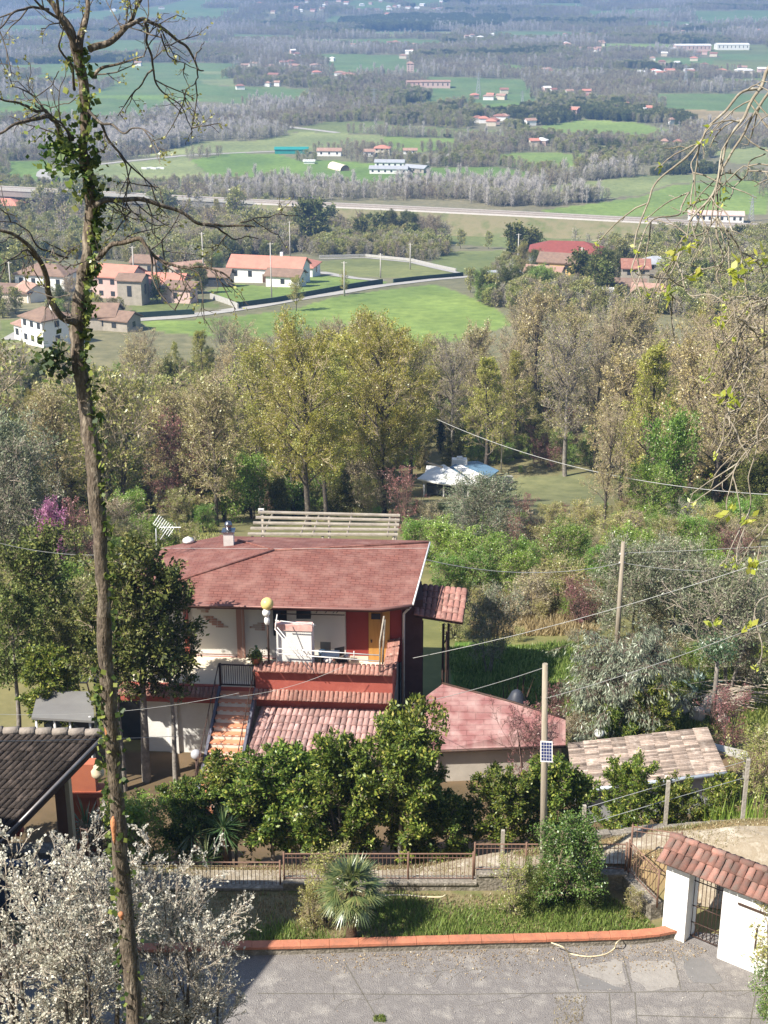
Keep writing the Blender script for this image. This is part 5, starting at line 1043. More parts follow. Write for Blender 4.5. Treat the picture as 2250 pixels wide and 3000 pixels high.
# stone kerb on the far side of the track
pts = [(4.7,35.4),(5.6,35.55),(6.8,35.8),(8.6,36.1),(11,36.5),(14,36.9)]
b = MB(); qq = [Vector((x, y, tz(x, y))) for x, y in pts]; qq = smooth(qq, 3)
for i in range(len(qq)-1):
    a, c = qq[i], qq[i+1]; t_ = (c-a).normalized(); s_ = Vector((-t_.y, t_.x, 0))*.13; u_ = Vector((0,0,.22+.03*math.sin(i*2.1))); d_ = Vector((0,0,.9))
    b.hexa([a-s_-d_, c-s_-d_, c+s_-d_, a+s_-d_, a-s_+u_, c-s_+u_, c+s_+u_, a+s_+u_])
o = b.build('edge_wall', STONE, None, qq[0]); tag(o, 'low grey stone edging above the sunken gardens, rising to the right', 'wall')
CP_ = mat('post_concrete', (.42,.38,.32), (.28,.25,.21), 4, .9, .4)
def cpost(c, y, z0, z1, label, r=.05): x = colx(c, y, (z0+z1)/2); b = MB(); b.box(x-r, x+r, y-r, y+r, z0, z1); o = b.build('concrete_post', CP_, None, (x, y, z0)); tag(o, label, 'post')
cpost(1952, 36.15, .3, 2.15, 'weathered concrete post in front of the bleached tile roof'); cpost(2183, 36.8, .3, 2.45, 'concrete post beside the reeds at the right'); cpost(1708, 35.75, -.2, 1.6, 'concrete post left of the bleached tile roof'); cpost(1472, 35.5, -.3, .95, 'short concrete post under the hedge beside the pole')
b = MB(); zs = [(1708,35.75,1.5),(1952,36.15,2.05),(2183,36.8,2.4)]
for k in (0, .55): b.tube([Vector((colx(c, y, z), y, z-k)) for c, y, z in zs], .008, 4)
o = b.build('fence_wire', STEEL, None, (5,36,1)); tag(o, 'thin fence wires strung between the concrete posts', 'wire')
# ---------------------------------------------------------------- gate house
GA = Vector((PZ(1938,2735,0).x, PZ(1938,2735,0).y, 0)); GB = PZ(2003,2762,0); ax = Vector((GB.x-GA.x, GB.y-GA.y, 0)).normalized(); ay = Vector((-ax.y, ax.x, 0))
def GT(u, v, z): return GA+ax*u+ay*v+Vector((0,0,z))
gh = thing('gateway', 'white gateway with a small tiled roof and a dark iron gate', 'gateway', GA)
pw = (GB-GA).length; g0, g1_ = pw, pw+.95; w1 = g1_+1.3
def hexT(mb, u0, u1, v0, v1, z0, z1, m=0): return mb.hexa([GT(u0,v0,z0), GT(u1,v0,z0), GT(u1,v1,z0), GT(u0,v1,z0), GT(u0,v0,z1), GT(u1,v0,z1), GT(u1,v1,z1), GT(u0,v1,z1)], m)
NWD = mat('white_gate_plaster', (.80,.79,.76), (.74,.73,.69), 1.2, .85, .2, 14, stops=[(.25,(.62,.58,.50)),(.38,(.80,.79,.76)),(1,(.82,.81,.78))])
b = MB(); hexT(b, 0, g0, 0, .62, -.1, 2.34); b.build('pillar', NWD, gh)
b = MB(); hexT(b, g1_, w1, -.05, .62, -.1, 2.36); b.build('pillar', NWD, gh)
b = MB(); hexT(b, w1, w1+.32, .02, .62, -.1, 2.0); b.build('pillar', NWD, gh)
b = MB(); hexT(b, g1_+.42, w1-.1, -.1, -.052, 1.83, 1.87); hexT(b, g1_+.95, g1_+.98, -.09, -.052, .75, 1.35); b.build('bracket', IRON, gh)
gt = MB()
for k in range(9): u = g0+.04+k*.109; gt.tube([GT(u, .3, .06), GT(u, .3, 2.0)], .011, 5)
for z in (.08, .5, 1.0, 1.75): gt.tube([GT(g0+.02,.3,z), GT(g1_-.02,.3,z)], .016, 5)
for k in range(4):
    u = g0+.1+k*.22
    for s in (0, 1): gt.tube([GT(u+(.2 if s else 0), .3, .1), GT(u+(0 if s else .2), .3, .48)], .008, 4)
    gt.tube([GT(u+.1+.07*math.cos(q_*.785), .3, 1.87+.07*math.sin(q_*.785)) for q_ in range(9)], .008, 4)
gt.build('gate', IRON, gh)
b = MB(); r0, r1 = GT(-.12, .34, 2.74), GT(w1+.36, .34, 2.74); e0, e1 = GT(-.15, -.26, 2.36), GT(w1+.38, -.26, 2.36); f0, f1 = GT(-.15, .95, 2.36), GT(w1+.38, .95, 2.36)
rgx = random.Random(4); b.hexa([e0-Vector((0,0,.05)), e1-Vector((0,0,.05)), f1-Vector((0,0,.05)), f0-Vector((0,0,.05)), lerp(e0, r0, .97), lerp(e1, r1, .97), lerp(f1, r1, .97), lerp(f0, r0, .97)], 1)
barrel(b, r0, r1, e1, e0, 17, 2, .06, 0, rgx); barrel(b, r1, r0, f0, f1, 17, 2, .06, 0, rgx)
rf = b.build('roof', [CLAYR, STONE], gh)
b = MB(); n = 9
for i in range(n): a, c = lerp(r0, r1, i/n), lerp(r0, r1, (i+1.12)/n); b.tube([a+Vector((0,0,.03)), c+Vector((0,0,.055))], [.085, .10], 8)
b.build('ridge_tiles', CLAYR, rf)
# ---------------------------------------------------------------- utility pole with solar panel
PB = PZ(1590, 2600, .3); PB.y = YW-.3; PB.x = colx(1592, PB.y, .3); lean = PY(1597, 1945, PB.y+.05)
up_ = thing('utility_pole', 'wooden utility pole with a small solar panel rising from the ivy bush', 'utility pole', (PB.x, PB.y, .1)); PT = lean
PWD = mat('pole_wood', (.36,.31,.24), (.25,.21,.16), 2, .85, .3, stretch=(6,6,.5)); b = MB(); b.tube([(PB.x, PB.y, -.2), lerp((PB.x,PB.y,.1), PT, .5), PT], [.10, .088, .07], 12); b.build('mast', PWD, up_)
pcn = PY(1601, 2202, PB.y-.16); b = MB(); U = Vector((.97,-.1,.0)).normalized()*.155; Vv = Vector((0,.35,.94)).normalized()*.27; N_ = U.cross(Vv).normalized(); 
if N_.y > 0: N_ = -N_
def plate(mb, c, U, Vv, N, th, m=0): mb.hexa([c-U-Vv-N*th, c+U-Vv-N*th, c+U+Vv-N*th, c-U+Vv-N*th, c-U-Vv, c+U-Vv, c+U+Vv, c-U+Vv], m)
plate(b, pcn, U, Vv, N_, .03); sp = b.build('solar_panel', WPIPE, up_)
b = MB(); SOL = mat('solar_cells', (.02,.03,.09), (.03,.04,.13), 9, .2)
for i in range(4):
    for j in range(6): c = pcn+U*(-.66+.44*i)+Vv*(-.75+.3*j)+N_*.004; plate(b, c, U*.19, Vv*.13, N_, .003)
b.build('cells', SOL, sp); b = MB(); b.tube([pcn-N_*.03, Vector((PB.x+.0, PB.y, pcn.z))], .02, 5); b.build('bracket', STEEL, up_)
P2 = PY(1826, 1588, 58); P2b = Vector((P2.x, 58, tz(P2.x, 58))); up2 = thing('utility_pole', 'bare wooden utility pole standing among silver olives', 'utility pole', P2b)
b = MB(); b.tube([P2b-Vector((0,0,.4)), P2], [.13, .085], 10); b.build('mast', PWD, up2)
for dz in (.55, .95): b = MB(); b.tube([P2+Vector((-.14,0,-dz)), P2+Vector((.14,0,-dz))], .05, 6); b.build('insulator', POLEM, up2)
cp3 = G(1468, 1385); pole(cp3, 7.2, 'thin grey pole right of the white roofed cottage', .08, False)
# wires
WIRE = mat('wire_sheath', (.38,.38,.36), (.32,.32,.30), 3, .6)
def wire(a, b_, sag, label, r=.014, lumps=0):
    a, b_ = Vector(a), Vector(b_); n = 24; P = [lerp(a, b_, k/n)-Vector((0,0,sag*4*(k/n)*(1-k/n)+lumps*math.sin(k*1.7))) for k in range(n+1)]
    o = MB().tube(P, r*.72, 4).build('wire', WIRE, None, a); tag(o, label, 'wire')
hr_ = PY(1250, 1640, 53)
wire(hr_, P2-Vector((0,0,.95)), .5, 'sagging cable from the red roof corner to the rear pole', .02); wire(P2-Vector((0,0,.5)), PY(2700,1560,62), .15, 'upper cable leaving the rear pole to the right', .016); wire(P2-Vector((0,0,.95)), PY(2700,1560,61), 1.0, 'lower sagging cable leaving the rear pole to the right', .018)
wire(PY(1210,1928,50), PY(2480,1560,44), .35, 'cable crossing in front of the rear pole from the terrace', .014); wire(PT-Vector((0,0,.1)), PY(1180,2068,47), .1, 'cable from the solar panel pole down to the red house', .012); wire(PT-Vector((0,0,1.0)), PY(2500,1720,24), .15, 'cable from the solar panel pole up to the right', .010)
wire(PY(1275,1226,118), PY(2420,1455,84), 1.6, 'long pale cable over the cottage meadow', .035); wire(PY(-60,2172,30), PY(640,2150,48), .05, 'thin cable crossing over the dark left roof', .011); wire(PY(-60,2090,44), PY(700,2030,47), .35, 'drooping cable before the grey awning', .011); wire(PY(700,2040,47), PY(1010,1950,48), .2, 'cable end slung along the terrace wall', .010)
wire(PY(-60,1575,52), PY(480,1604,54), .5, 'wavy cable left of the red roof', .014); wire(PY(470,1606,55), PY(1250,1606,52), .02, 'taut cable over the red roof', .009)
# ---------------------------------------------------------------- the house
TH = R(4); HU = Vector((math.cos(TH), -math.sin(TH), 0)); HV = Vector((math.sin(TH), math.cos(TH), 0)); HO = Vector((0, 48.55, 0))
def H(u, v, z): return HO+HU*u+HV*v+Vector((0,0,z))
def hb(mb, u0, u1, v0, v1, z0, z1, m=0): return mb.hexa([H(u0,v0,z0), H(u1,v0,z0), H(u1,v1,z0), H(u0,v1,z0), H(u0,v0,z1), H(u1,v0,z1), H(u1,v1,z1), H(u0,v1,z1)], m)
def hu(c, v, z):                                  # u of a photo column on the plane v, z
    lo, hi = -20., 20.
    for _ in range(40):
        m = (lo+hi)/2; p = H(m, v, z)
        if (p.x/(p.y*CP+(CZ-z)*SP))*F+1125 < c: lo = m
        else: hi = m
    return lo
hs_ = thing('house', 'two storey red and white house with a large reddish shingle roof and terrace', 'house', H(-4,0,-4.8))
FZ = -1.6
ul, ur = hu(540, 2.55, 0), hu(1172, 2.55, 0); uL = ul-1.4
b = MB(); hb(b, uL+.3, ur, 2.55, 5.2, FZ, 1.12); hb(b, uL+2.2, ur, 5.201, 7.2, FZ, 1.1); hb(b, uL+2.3, ur-.1, 3.2, 7.0, -5.2, FZ-.2); b.build('wall', NWH, hs_)
b = MB(); hb(b, ul+.3, hu(1012,2.5,0), 2.50, 2.548, FZ+.12, 1.1); b.build('front_panel', PANEL, hs_)
b = MB(); hb(b, hu(1014,2.5,0), ur+.03, 2.49, 2.547, FZ+.002, 1.1); hb(b, ur+.002, ur+.05, 2.5, 7.1, FZ, 1.09); b.build('front_panel', DRED, hs_, label='dark red wall panel round the yellow door')
b = MB(); hb(b, hu(692,2.4,0), hu(715,2.4,0), 2.40, 2.498, FZ+.002, 1.1); b.build('pilaster', BRICK, hs_)
b = MB(); hb(b, ul, ul+.16, 2.40, 2.56, FZ+.002, 1.1); b.build('pilaster', RED, hs_)
def steps(c0, r0, rows, m=0):                     # stepped brick ornament on the wall
    b = MB()
    for (ca, cb_, ra, rb_) in rows:
        ua, ub = hu(ca, 2.5, 0), hu(cb_, 2.5, 0); za = (PY(1000, rb_, 51.1)).z; zb_ = (PY(1000, ra, 51.1)).z; hb(b, ua, ub, 2.482, 2.497, za, zb_-.004)
    b.build('brick_ornament', BRICK, hs_)
steps(0, 0, [(575,623,1786,1792),(578,616,1793,1800),(590,612,1801,1808),(596,626,1818,1824),(603,636,1825,1831),(612,648,1832,1838),(620,655,1839,1845),(632,668,1846,1851)])
steps(0, 0, [(754,775,1833,1838),(741,776,1839,1844),(731,776,1845,1850),(746,776,1851,1856)])
# door
d0, d1 = hu(1080, 2.45, 0), hu(1142, 2.45, 0); b = MB(); hb(b, d0, d1, 2.43, 2.488, FZ+.004, .60); dr = b.build('door', WOODY, hs_)
b = MB(); hb(b, d0+.1, d1-.35, 2.41, 2.428, .22, .46); b.build('pane', GLS, dr); b = MB(); hb(b, d1-.32, d1-.28, 2.38, 2.428, FZ+.01, .58); b.build('frame', mat('brown_frame', (.25,.13,.04)), dr); b = MB(); hb(b, d0+.08, d0+.14, 2.38, 2.428, -.75, -.65); b.build('handle', IRON, dr)
b = MB(); hb(b, hu(1014,2.45,0), d0-.02, 2.46, 2.488, FZ+.004, FZ+.22); b.build('skirting', CREAM, hs_)
# dark window behind the partition
b = MB(); hb(b, hu(800,2.4,0), hu(840,2.4,0), 2.42, 2.498, -.6, .95); b.build('window', GLS, hs_)
# terrace slab, floor, parapet
t0, t1 = hu(350, 0, FZ), hu(1150, 0, FZ)
b = MB(); hb(b, t0, t1, .05, 2.54, FZ-.25, FZ-.004); b.build('terrace_slab', RED, hs_)
b = MB(); hb(b, t0+.02, t1-.15, .2, 2.45, FZ-.004, FZ+.012); b.build('terrace_floor', CREAM, hs_)
gL, gR = hu(640, 0, -1), hu(748, 0, -1)
b = MB(); hb(b, gR, t1, 0, .22, -2.35, -.78); hb(b, t0, gL, 0, .2, -2.3, FZ-.05+.0); hb(b, t1-.2, t1-.002, .222, 2.54, -2.3, -.78); b.build('parapet', RED, hs_)
b = MB(); rgx = random.Random(3); nn = int((t1-gR)/.16); barrel(b, H(gR-.05,.3,-.66), H(t1,.3,-.66), H(t1,-.14,-.80), H(gR-.05,-.14,-.80), nn, 1, .06, 0, rgx); hb(b, gR-.03, t1, -.08, .28, -.80, -.70)
barrel(b, H(t1+.15,.3,-.6), H(t1+.15,2.6,-.6), H(t1-.32,2.6,-.72), H(t1-.32,.3,-.72), 3, 12, .04, 0, rgx); hb(b, t1-.3, t1+.12, .29, 2.6, -.80, -.74); b.build('coping', CLAY, hs_)
b = MB(); barrel(b, H(gR-.05,.02,-1.66), H(t1,.02,-1.66), H(t1,-.3,-1.86), H(gR-.05,-.3,-1.86), nn, 1, .055, 0, rgx); n2_ = int((gL-t0)/.16); barrel(b, H(t0,.02,-1.66), H(gL-.05,.02,-1.66), H(gL-.05,-.3,-1.86), H(t0,-.3,-1.86), n2_, 1, .055, 0, rgx); hb(b, gR-.04, t1-.01, -.26, -.004, -1.9, -1.78); hb(b, t0+.01, gL-.06, -.26, -.004, -1.9, -1.78); b.build('string_course', CLAY, hs_)
# lower storey
lw0, lw1 = hu(432, .9, -3.5), hu(640, .9, -3.5)
b = MB(); hb(b, lw0, lw1+1.2, .75, 3.19, -5.2, -2.302); b.build('lower_wall', NWH, hs_); b = MB(); hb(b, lw0-2.2, lw0-.002, 1.6, 3.1, -5.2, -2.302); b.build('recess_shade', GLS, hs_)  # near-black panel stands in for the shade inside the recess
for c in (498, 515): b = MB(); hb(b, hu(c-6,.6,-3.5), hu(c+5,.6,-3.5), .62 if c > 500 else .68, .748, -5.2, -2.304 if c > 500 else -2.7); b.build('pilaster', NWH, hs_)
# stair
st = thing('staircase', 'outdoor stair with orange treads between dark railings', 'staircase', H(gL, 0, -4.8)); TT = mat('orange_tread', (.62,.27,.15), (.54,.22,.12), 5, .7); RS = mat('cream_riser', (.75,.68,.58), (.68,.6,.5), 5, .8)
su0, su1 = gL+.06, gR-.06; n = 17; tr_ = MB(); rs_ = MB()
for k in range(n):
    z = FZ-.19*(k+1)+.02; v0 = .05-.27*k; off = -.022*k; u0, u1 = su0+off, su1+off
    hb(tr_, u0, u1, v0-.28, v0+.01, z-.04, z); hb(rs_, u0+.02, u1-.02, v0-.255, v0+.0, z-.4, z-.042)
    for j in range(4): q_ = u0+.12+j*.25; hb(rs_, q_, q_+.12, v0-.285, v0-.281, z-.035, z-.005)
tr_.build('treads', TT, st); rs_.build('risers', RS, st)
b = MB(); hb(b, su0, su1, .06, .5, FZ-.2, FZ+.02); b.build('landing', RS, st)
for e, nm in ((su0-.05, 'left'), (su1+.05, 'right')):
    b = MB(); off = -.022*n
    b.hexa([H(e-.05,.05,FZ-.35), H(e+.05,.05,FZ-.35), H(e+.05+off,-.27*n,FZ-.35-.19*n), H(e-.05+off,-.27*n,FZ-.35-.19*n), H(e-.05,.05,FZ+.02), H(e+.05,.05,FZ+.02), H(e+.05+off,-.27*n,FZ+.02-.19*n), H(e-.05+off,-.27*n,FZ+.02-.19*n)]); b.build('stringer', mat('slate_paint', (.12,.12,.15), (.09,.09,.12), 3, .6), st)
    b = MB(); b.tube([H(e,.05,FZ+.95), H(e+off,-.27*n,FZ+.95-.19*n)], .02, 6)
    for k in range(0, n+1, 2): b.tube([H(e-.022*k,.05-.27*k,FZ-.19*k), H(e-.022*k,.05-.27*k,FZ+.95-.19*k)], .009, 4)
    b.build('railing', IRON, st)
b = MB(); 
for k in range(15): u = gL+.12+k*(gR-gL-.24)/14; b.tube([H(u,.1,FZ+.06), H(u,.1,FZ+.86)], .012, 4)
for z in (.88, .06): b.box(0,0,0,0,0,0) if False else b.tube([H(gL+.04,.1,FZ+z), H(gR-.04,.1,FZ+z)], .035, 4)
for u in (gL+.05, gR-.05): b.tube([H(u,.1,FZ-.1), H(u,.1,FZ+.93)], .045, 6)
b.build('gate', IRON, st)
# lower lean-to
b = MB(); rgx = random.Random(9); la, lb = hu(762, -.3, -2.4), hu(1150, -.3, -2.4)
barrel(b, H(la,-.05,-2.36), H(lb,-.05,-2.36), H(lb-.1,-2.3,-3.35), H(la-.35,-2.3,-3.35), 24, 7, .06, 0, rgx); b.hexa([H(la,-.02,-2.5), H(lb,-.02,-2.5), H(lb-.1,-2.3,-3.5), H(la-.35,-2.3,-3.5), H(la,-.02,-2.4), H(lb,-.02,-2.4), H(lb-.1,-2.3,-3.4), H(la-.35,-2.3,-3.4)], 1)
lt = b.build('lower_roof', [mat('dusty_barrel_tiles', (.42,.25,.22), (.33,.20,.18), 4, .9, .4, 30, c3=(.46,.33,.31), vary=.3), IRON], hs_); b = MB(); hb(b, la-.1, lb-.2, -2.1, -2.0, -5.2, -3.5); b.build('porch_wall', NWH, hs_)
# roof
ze = 1.2
LF, LB_, B1, BR, R2, R1 = PZ(322,1765,ze), PZ(466,1606,ze), PZ(646,1570,ze), PZ(1256,1584,1.35), PZ(1256,1590,2.05), PZ(804,1613,2.05)
E2, E3 = PZ(1110,1783,ze), PZ(1206,1771,ze+.1); LM = PZ(437,1655,ze)
b = MB(); b.poly([LF, E2, E3, R2, R1]); b.poly([R1, R2, BR, B1]); b.poly([LF, R1, LM]); b.poly([R1, B1, LB_, LM])
out = [LF, E2, E3, R2, BR, B1, LB_, LM]
for i in range(len(out)):
    p, q = out[i], out[(i+1) % len(out)]; dn = Vector((0,0,.16)); b.poly([p-dn, q-dn, q, p], 1)
b.poly([p-Vector((0,0,.16)) for p in out][::-1], 1)
rf = b.build('roof', [SHING, mat('brown_fascia', (.16,.07,.055), (.12,.05,.04), 2, .7)], hs_)
b = MB(); b.tube([R2+Vector((.05,0,.02)), E3+Vector((.05,0,.0))], .035, 6); b.build('rake_trim', WPIPE, rf)
b = MB(); b.tube([LF+Vector((0,-.05,-.02)), E2+Vector((0,-.05,-.02)), E3+Vector((0,-.05,-.02))], .055, 6); b.build('gutter', mat('copper_gutter', (.24,.12,.10), (.18,.09,.08), 3, .5, metal=.3), rf)
b = MB(); b.tube([E3+Vector((-.05,0,-.1)), H(ur+.15,2.4,.5), H(ur+.15,2.4,-4.6)], .05, 6); b.build('downpipe', WPIPE, rf)
b = MB(); 
for a, c in ((R1, R2), (R1, LF), (R1, B1)): b.tube([a+Vector((0,0,.02)), c+Vector((0,0,.02))], .05, 5)
b.build('ridge_cap', SHING, rf)
# chimney
cc = PZ(671, 1590, 1.65); b = MB(); b.box(cc.x-.2, cc.x+.2, cc.y-.2, cc.y+.2, 1.2, 2.15); ch = b.build('chimney', mat('chimney_plaster', (.66,.63,.60), (.5,.47,.44), 4, .85), rf); b = MB(); b.box(cc.x-.26, cc.x+.26, cc.y-.26, cc.y+.26, 2.152, 2.2); b.tube([(cc.x,cc.y,2.2),(cc.x,cc.y,2.3)], .12, 8); b.ball((cc.x, cc.y, 2.42), .17, 10); b.build('cowl', mat('steel_cowl', (.30,.31,.33), (.22,.22,.24), 3, .25, metal=.9), ch)
b = MB(); c2_ = PZ(552, 1586, 1.3); b.lathe(c2_, [(.25,0),(.22,.1),(.0,.22)], 10); o = b.build('satellite_dish', WPIPE, None, c2_); tag(o, 'small white dish lying on the back edge of the red roof', 'dish')
# aerial
al = thing('tv_aerial', 'bent television aerial on a mast at the left corner of the red roof', 'aerial', PZ(458,1640,1.2)); a0 = PY(458,1625,54.5); a1 = PY(457,1548,54.5); b = MB(); b.tube([a0-Vector((0,0,.5)), a1], .022, 6); b.build('mast', STEEL, al)
for (p, q_, n) in (((455,1520),(505,1560),9), ((500,1535),(470,1580),7), ((470,1545),(530,1545),6)):
    A, B_ = PY(*p, 54.5), PY(*q_, 54.3); b = MB(); b.tube([A, B_], .016, 4); t_ = (B_-A).normalized(); pr_ = Vector((-t_.z, .4, t_.x)).normalized()
    for k in range(n): c = lerp(A, B_, (k+.5)/n); b.tube([c-pr_*.22, c+pr_*.22], .008, 3)
    b.build('elements', STEEL, al)
# partition and what stands on the terrace
pa, pb_ = hu(812, .5, -.5), hu(914, .5, -.5); pt_ = thing('partition', 'freestanding white partition with a tiled pink top on the terrace', 'partition', H(pa, .5, FZ))
b = MB(); hb(b, pa, pb_, .42, .62, FZ+.014, .60); hb(b, pb_-.12, pb_-.001, .622, 1.3, FZ+.014, .5); b.build('wall', NWH, pt_); b = MB(); hb(b, pa-.04, pb_+.04, .38, .66, .603, .86); b.build('top', mat('pinkish_tiles', (.62,.30,.26), (.7,.5,.44), 6, .8), pt_)
GLB = mat('amber_globe', (.72,.58,.22), (.66,.52,.18), 2, .35); WGL = mat('white_globe', (.85,.85,.83), (.8,.8,.78), 2, .3)
def lamp(base, top, r, label, gm, col=True):
    o = thing('globe_lamp', label, 'lamp post', base); b = MB(); b.tube([base, Vector((base.x, base.y, top.z-r*.9))], .04, 8); b.lathe(base, [(.09,0),(.06,.1),(.04,.16)], 8); b.lathe(Vector((base.x,base.y,top.z-r-.04)), [(.05,0),(.10,.05),(.08,.08)], 8); b.build('post', IRON, o); b = MB(); b.ball((base.x, base.y, top.z), r, 18); b.build('globe', gm, o); return o
lp = H(hu(788, .12, -.6), .12, -.7); lamp(lp, PY(790,1769,lp.y), .235, 'amber globe lamp on the terrace parapet', GLB)
gl1 = PY(574, 2210, 46.5); lamp(Vector((gl1.x, 46.5, tz(gl1.x, 46.5))), gl1, .19, 'grey globe garden lamp before the white lower wall', mat('grey_globe', (.42,.42,.44), (.38,.38,.4), 2, .3)); gl2 = PY(1756, 2147, 47.6); lamp(Vector((gl2.x, 47.6, tz(gl2.x, 47.6))), gl2, .185, 'white globe lamp behind the bleached tile roof', WGL)
# glass carboy, flower pot
cb_ = H(hu(750,.12,-.7), .12, -.66); o = thing('flower_pot', 'terracotta pot of trailing green plant on the parapet end', 'flower pot', cb_); b = MB(); b.lathe(cb_, [(.10,0),(.17,.25),(.18,.28)], 12); b.build('pot', TERRA, o)
rgp = np.random.RandomState(2); V, Fl = leaves(rgp, np.array(cb_)+np.array([0,0,.32])+rgp.normal(size=(500,3))*[.13,.1,.13], .09, .6); lm = np_mesh('foliage', V-np.array(cb_), Fl, L_CIT); link('foliage', lm, o)
cg = H(hu(752,.9,-.7), .9, FZ+.012); GREENG = mat('green_glass', (.10,.22,.15), (.07,.17,.11), 1, .08); o = thing('glass_carboy', 'tall green glass carboy bottle on a stand behind the pot', 'bottle', cg); b = MB(); b.lathe(cg+Vector((0,0,.55)), [(.16,0),(.22,.15),(.22,.35),(.14,.5),(.045,.6),(.04,.72),(.055,.74)], 14); b.build('bottle', GREENG, o); b = MB(); b.lathe(cg, [(.2,0),(.18,.5),(.2,.549)], 10); b.build('stand', NWH, o)
# railings of the terrace
b = MB(); r_a, r_b = hu(810,.05,-.2), hu(1112,.05,-.2)
for (z1_, z2_) in ((.03+.0, -.12), (-.18, -.36)): b.tube([H(r_a,.06,z1_), H(r_b,.06,z2_)], .022, 6)
for u in (r_a, r_b, hu(1037,.05,-.2), hu(900,.05,-.2)): b.tube([H(u,.06,-.66 if u in (r_a, r_b) else -.3), H(u,.06,.02)], .018, 5)
o = b.build('pipe_railing', WPIPE, None, H(r_a,.06,-.7)); tag(o, 'thin white pipe railing along the terrace parapet', 'railing')
b = MB(); b.tube([PY(1113,1968,48.4), PY(1113,1880,48.4), PY(1125,1805,48.6)], .035, 6); b.tube([PY(1121,1945,48.6), PY(1127,1815,48.6)], .04, 6); o = b.build('wooden_posts', WD, None, PY(1113,1968,48.4)); tag(o, 'two pale wooden poles at the right corner of the terrace', 'poles')
b = MB(); b.tube([PY(805,1842,48.5), PY(905,1962,48.3)], .018, 5); b.tube([PY(812,1838,48.5), PY(918,1965,48.3)], .018, 5); b.tube([PY(806,1845,48.5), PY(812,1800,48.8)], .02, 5); b.tube([PY(806,1817,48.8), PY(925,1832,48.8)], .018, 5); o = b.build('clothes_rack', WPIPE, None, PY(812,1840,48.5)); tag(o, 'slanting thin poles of a drying rack before the white partition', 'drying rack')
bk = PY(890, 1793, 50.6); b = MB(); b.box(bk.x-.27, bk.x+.27, 50.4, 50.8, bk.z-.19, bk.z+.19); b.tube([(bk.x-.22,50.6,bk.z+.19),(bk.x-.22,50.6,1.05)], .012, 4); b.tube([(bk.x+.22,50.6,bk.z+.19),(bk.x+.22,50.6,1.05)], .012, 4); b.tube([(bk.x-.27,50.42,bk.z),(bk.x+.27,50.42,bk.z)], .03, 5); o = b.build('hanging_box', BLACK, None, bk); tag(o, 'black box hanging under the eave over the terrace', 'hanging box')
o = thing('overhead_rack', 'dark metal rack with hooks hanging under the eave', 'rack', PY(820,1780,50.3)); b = MB()
for (a, c) in (((805,1782),(1010,1784)), ((805,1798),(1010,1802))): b.tube([PY(*a, 50.3), PY(*c, 50.3)], .02, 4)
b.build('bars', IRON, o); b = MB()
for c in (925, 952, 975, 985): p = PY(c, 1786, 50.3); b.tube([p, p+Vector((.05,0,-.09)), p+Vector((.0,0,-.14))], .015, 4)
b.build('hooks', BLACK, o)
ac = PY(780, 1795, 48.9); o = thing('white_ornament', 'white plaster ornament hanging on the wall beside the amber lamp', 'ornament', ac); b = MB(); b.ball(ac, .15, 10, sz=1.1); b.build('upper_scroll', NWH, o); b = MB(); b.ball(ac-Vector((-.02,0,.32)), .11, 10, sz=1.7); b.build('lower_scroll', NWH, o)
tbp = H(hu(968,1.35,-1), 1.35, FZ+.012); o = thing('table', 'small dark table with a pale blue top on the terrace', 'table', tbp); b = MB(); b.box(tbp.x-.34, tbp.x+.34, tbp.y-.22, tbp.y+.28, tbp.z+.80, tbp.z+.84); b.build('top', mat('pale_blue_top', (.55,.66,.74), (.62,.70,.74), 6, .4), o)
for sx_ in (-.31, .31):
    for sy_ in (-.18, .24): b = MB(); b.tube([tbp+Vector((sx_, sy_, 0)), tbp+Vector((sx_, sy_, .8))], .022, 5); b.build('leg', IRON, o)
def chair(p, rz, label, m):
    o = thing('chair', label, 'chair', p); c, s = math.cos(rz), math.sin(rz); T = lambda x, y, z: p+Vector((x*c-y*s, x*s+y*c, z)); b = MB(); b.box(-.2,.2,-.2,.2,.42,.46, T=T); b.build('seat', m, o); b = MB(); b.box(-.2,.2,.17,.2,.55,.9, T=T); b.build('backrest', m, o)
    for x in (-.18,.18):
        for y in (-.18,.18): b = MB(); b.tube([T(x,y,0), T(x,y,.42 if y < 0 else .9)], .014, 4); b.build('leg', IRON, o)
chair(H(hu(1000,1.6,-1),1.6,FZ+.012), .4, 'dark chair at the right of the terrace table', BLACK); chair(H(hu(952,2.0,-1),2.0,FZ+.012), -.1, 'dark chair against the wall behind the terrace table', BLACK)
def bin_(p, r, h, label, m, cat='bin'): o = thing('bin', label, cat, p); b = MB(); b.lathe(p, [(r*.82,0),(r,h*.95),(r*1.06,h)], 14); b.build('body', m, o); b = MB(); b.lathe(p+Vector((0,0,h)), [(r*1.08,.003),(r*1.0,.05),(r*.3,.09)], 14); b.build('lid', m, o)
bin_(H(hu(925,1.5,-1),1.5,FZ+.012), .17, .55, 'grey bin left of the terrace table', mat('bin_grey', (.20,.22,.20), (.16,.18,.16), 3, .5)); bin_(H(hu(945,1.9,-1),1.9,FZ+.012), .16, .62, 'dark blue bin behind the grey one', mat('bin_blue', (.03,.07,.13), (.03,.06,.1), 3, .4)); bin_(H(hu(1015,2.2,-1),2.2,FZ+.012), .13, .32, 'small white bucket by the dark red wall', WPIPE, 'bucket')
b = MB(); p = PY(960,1935,49.6); 
for k in range(7): a = k*.9; b.ball(p+Vector((.09*math.cos(a), .06*math.sin(a), .05*math.sin(a*2))), .09, 8, sz=.8)
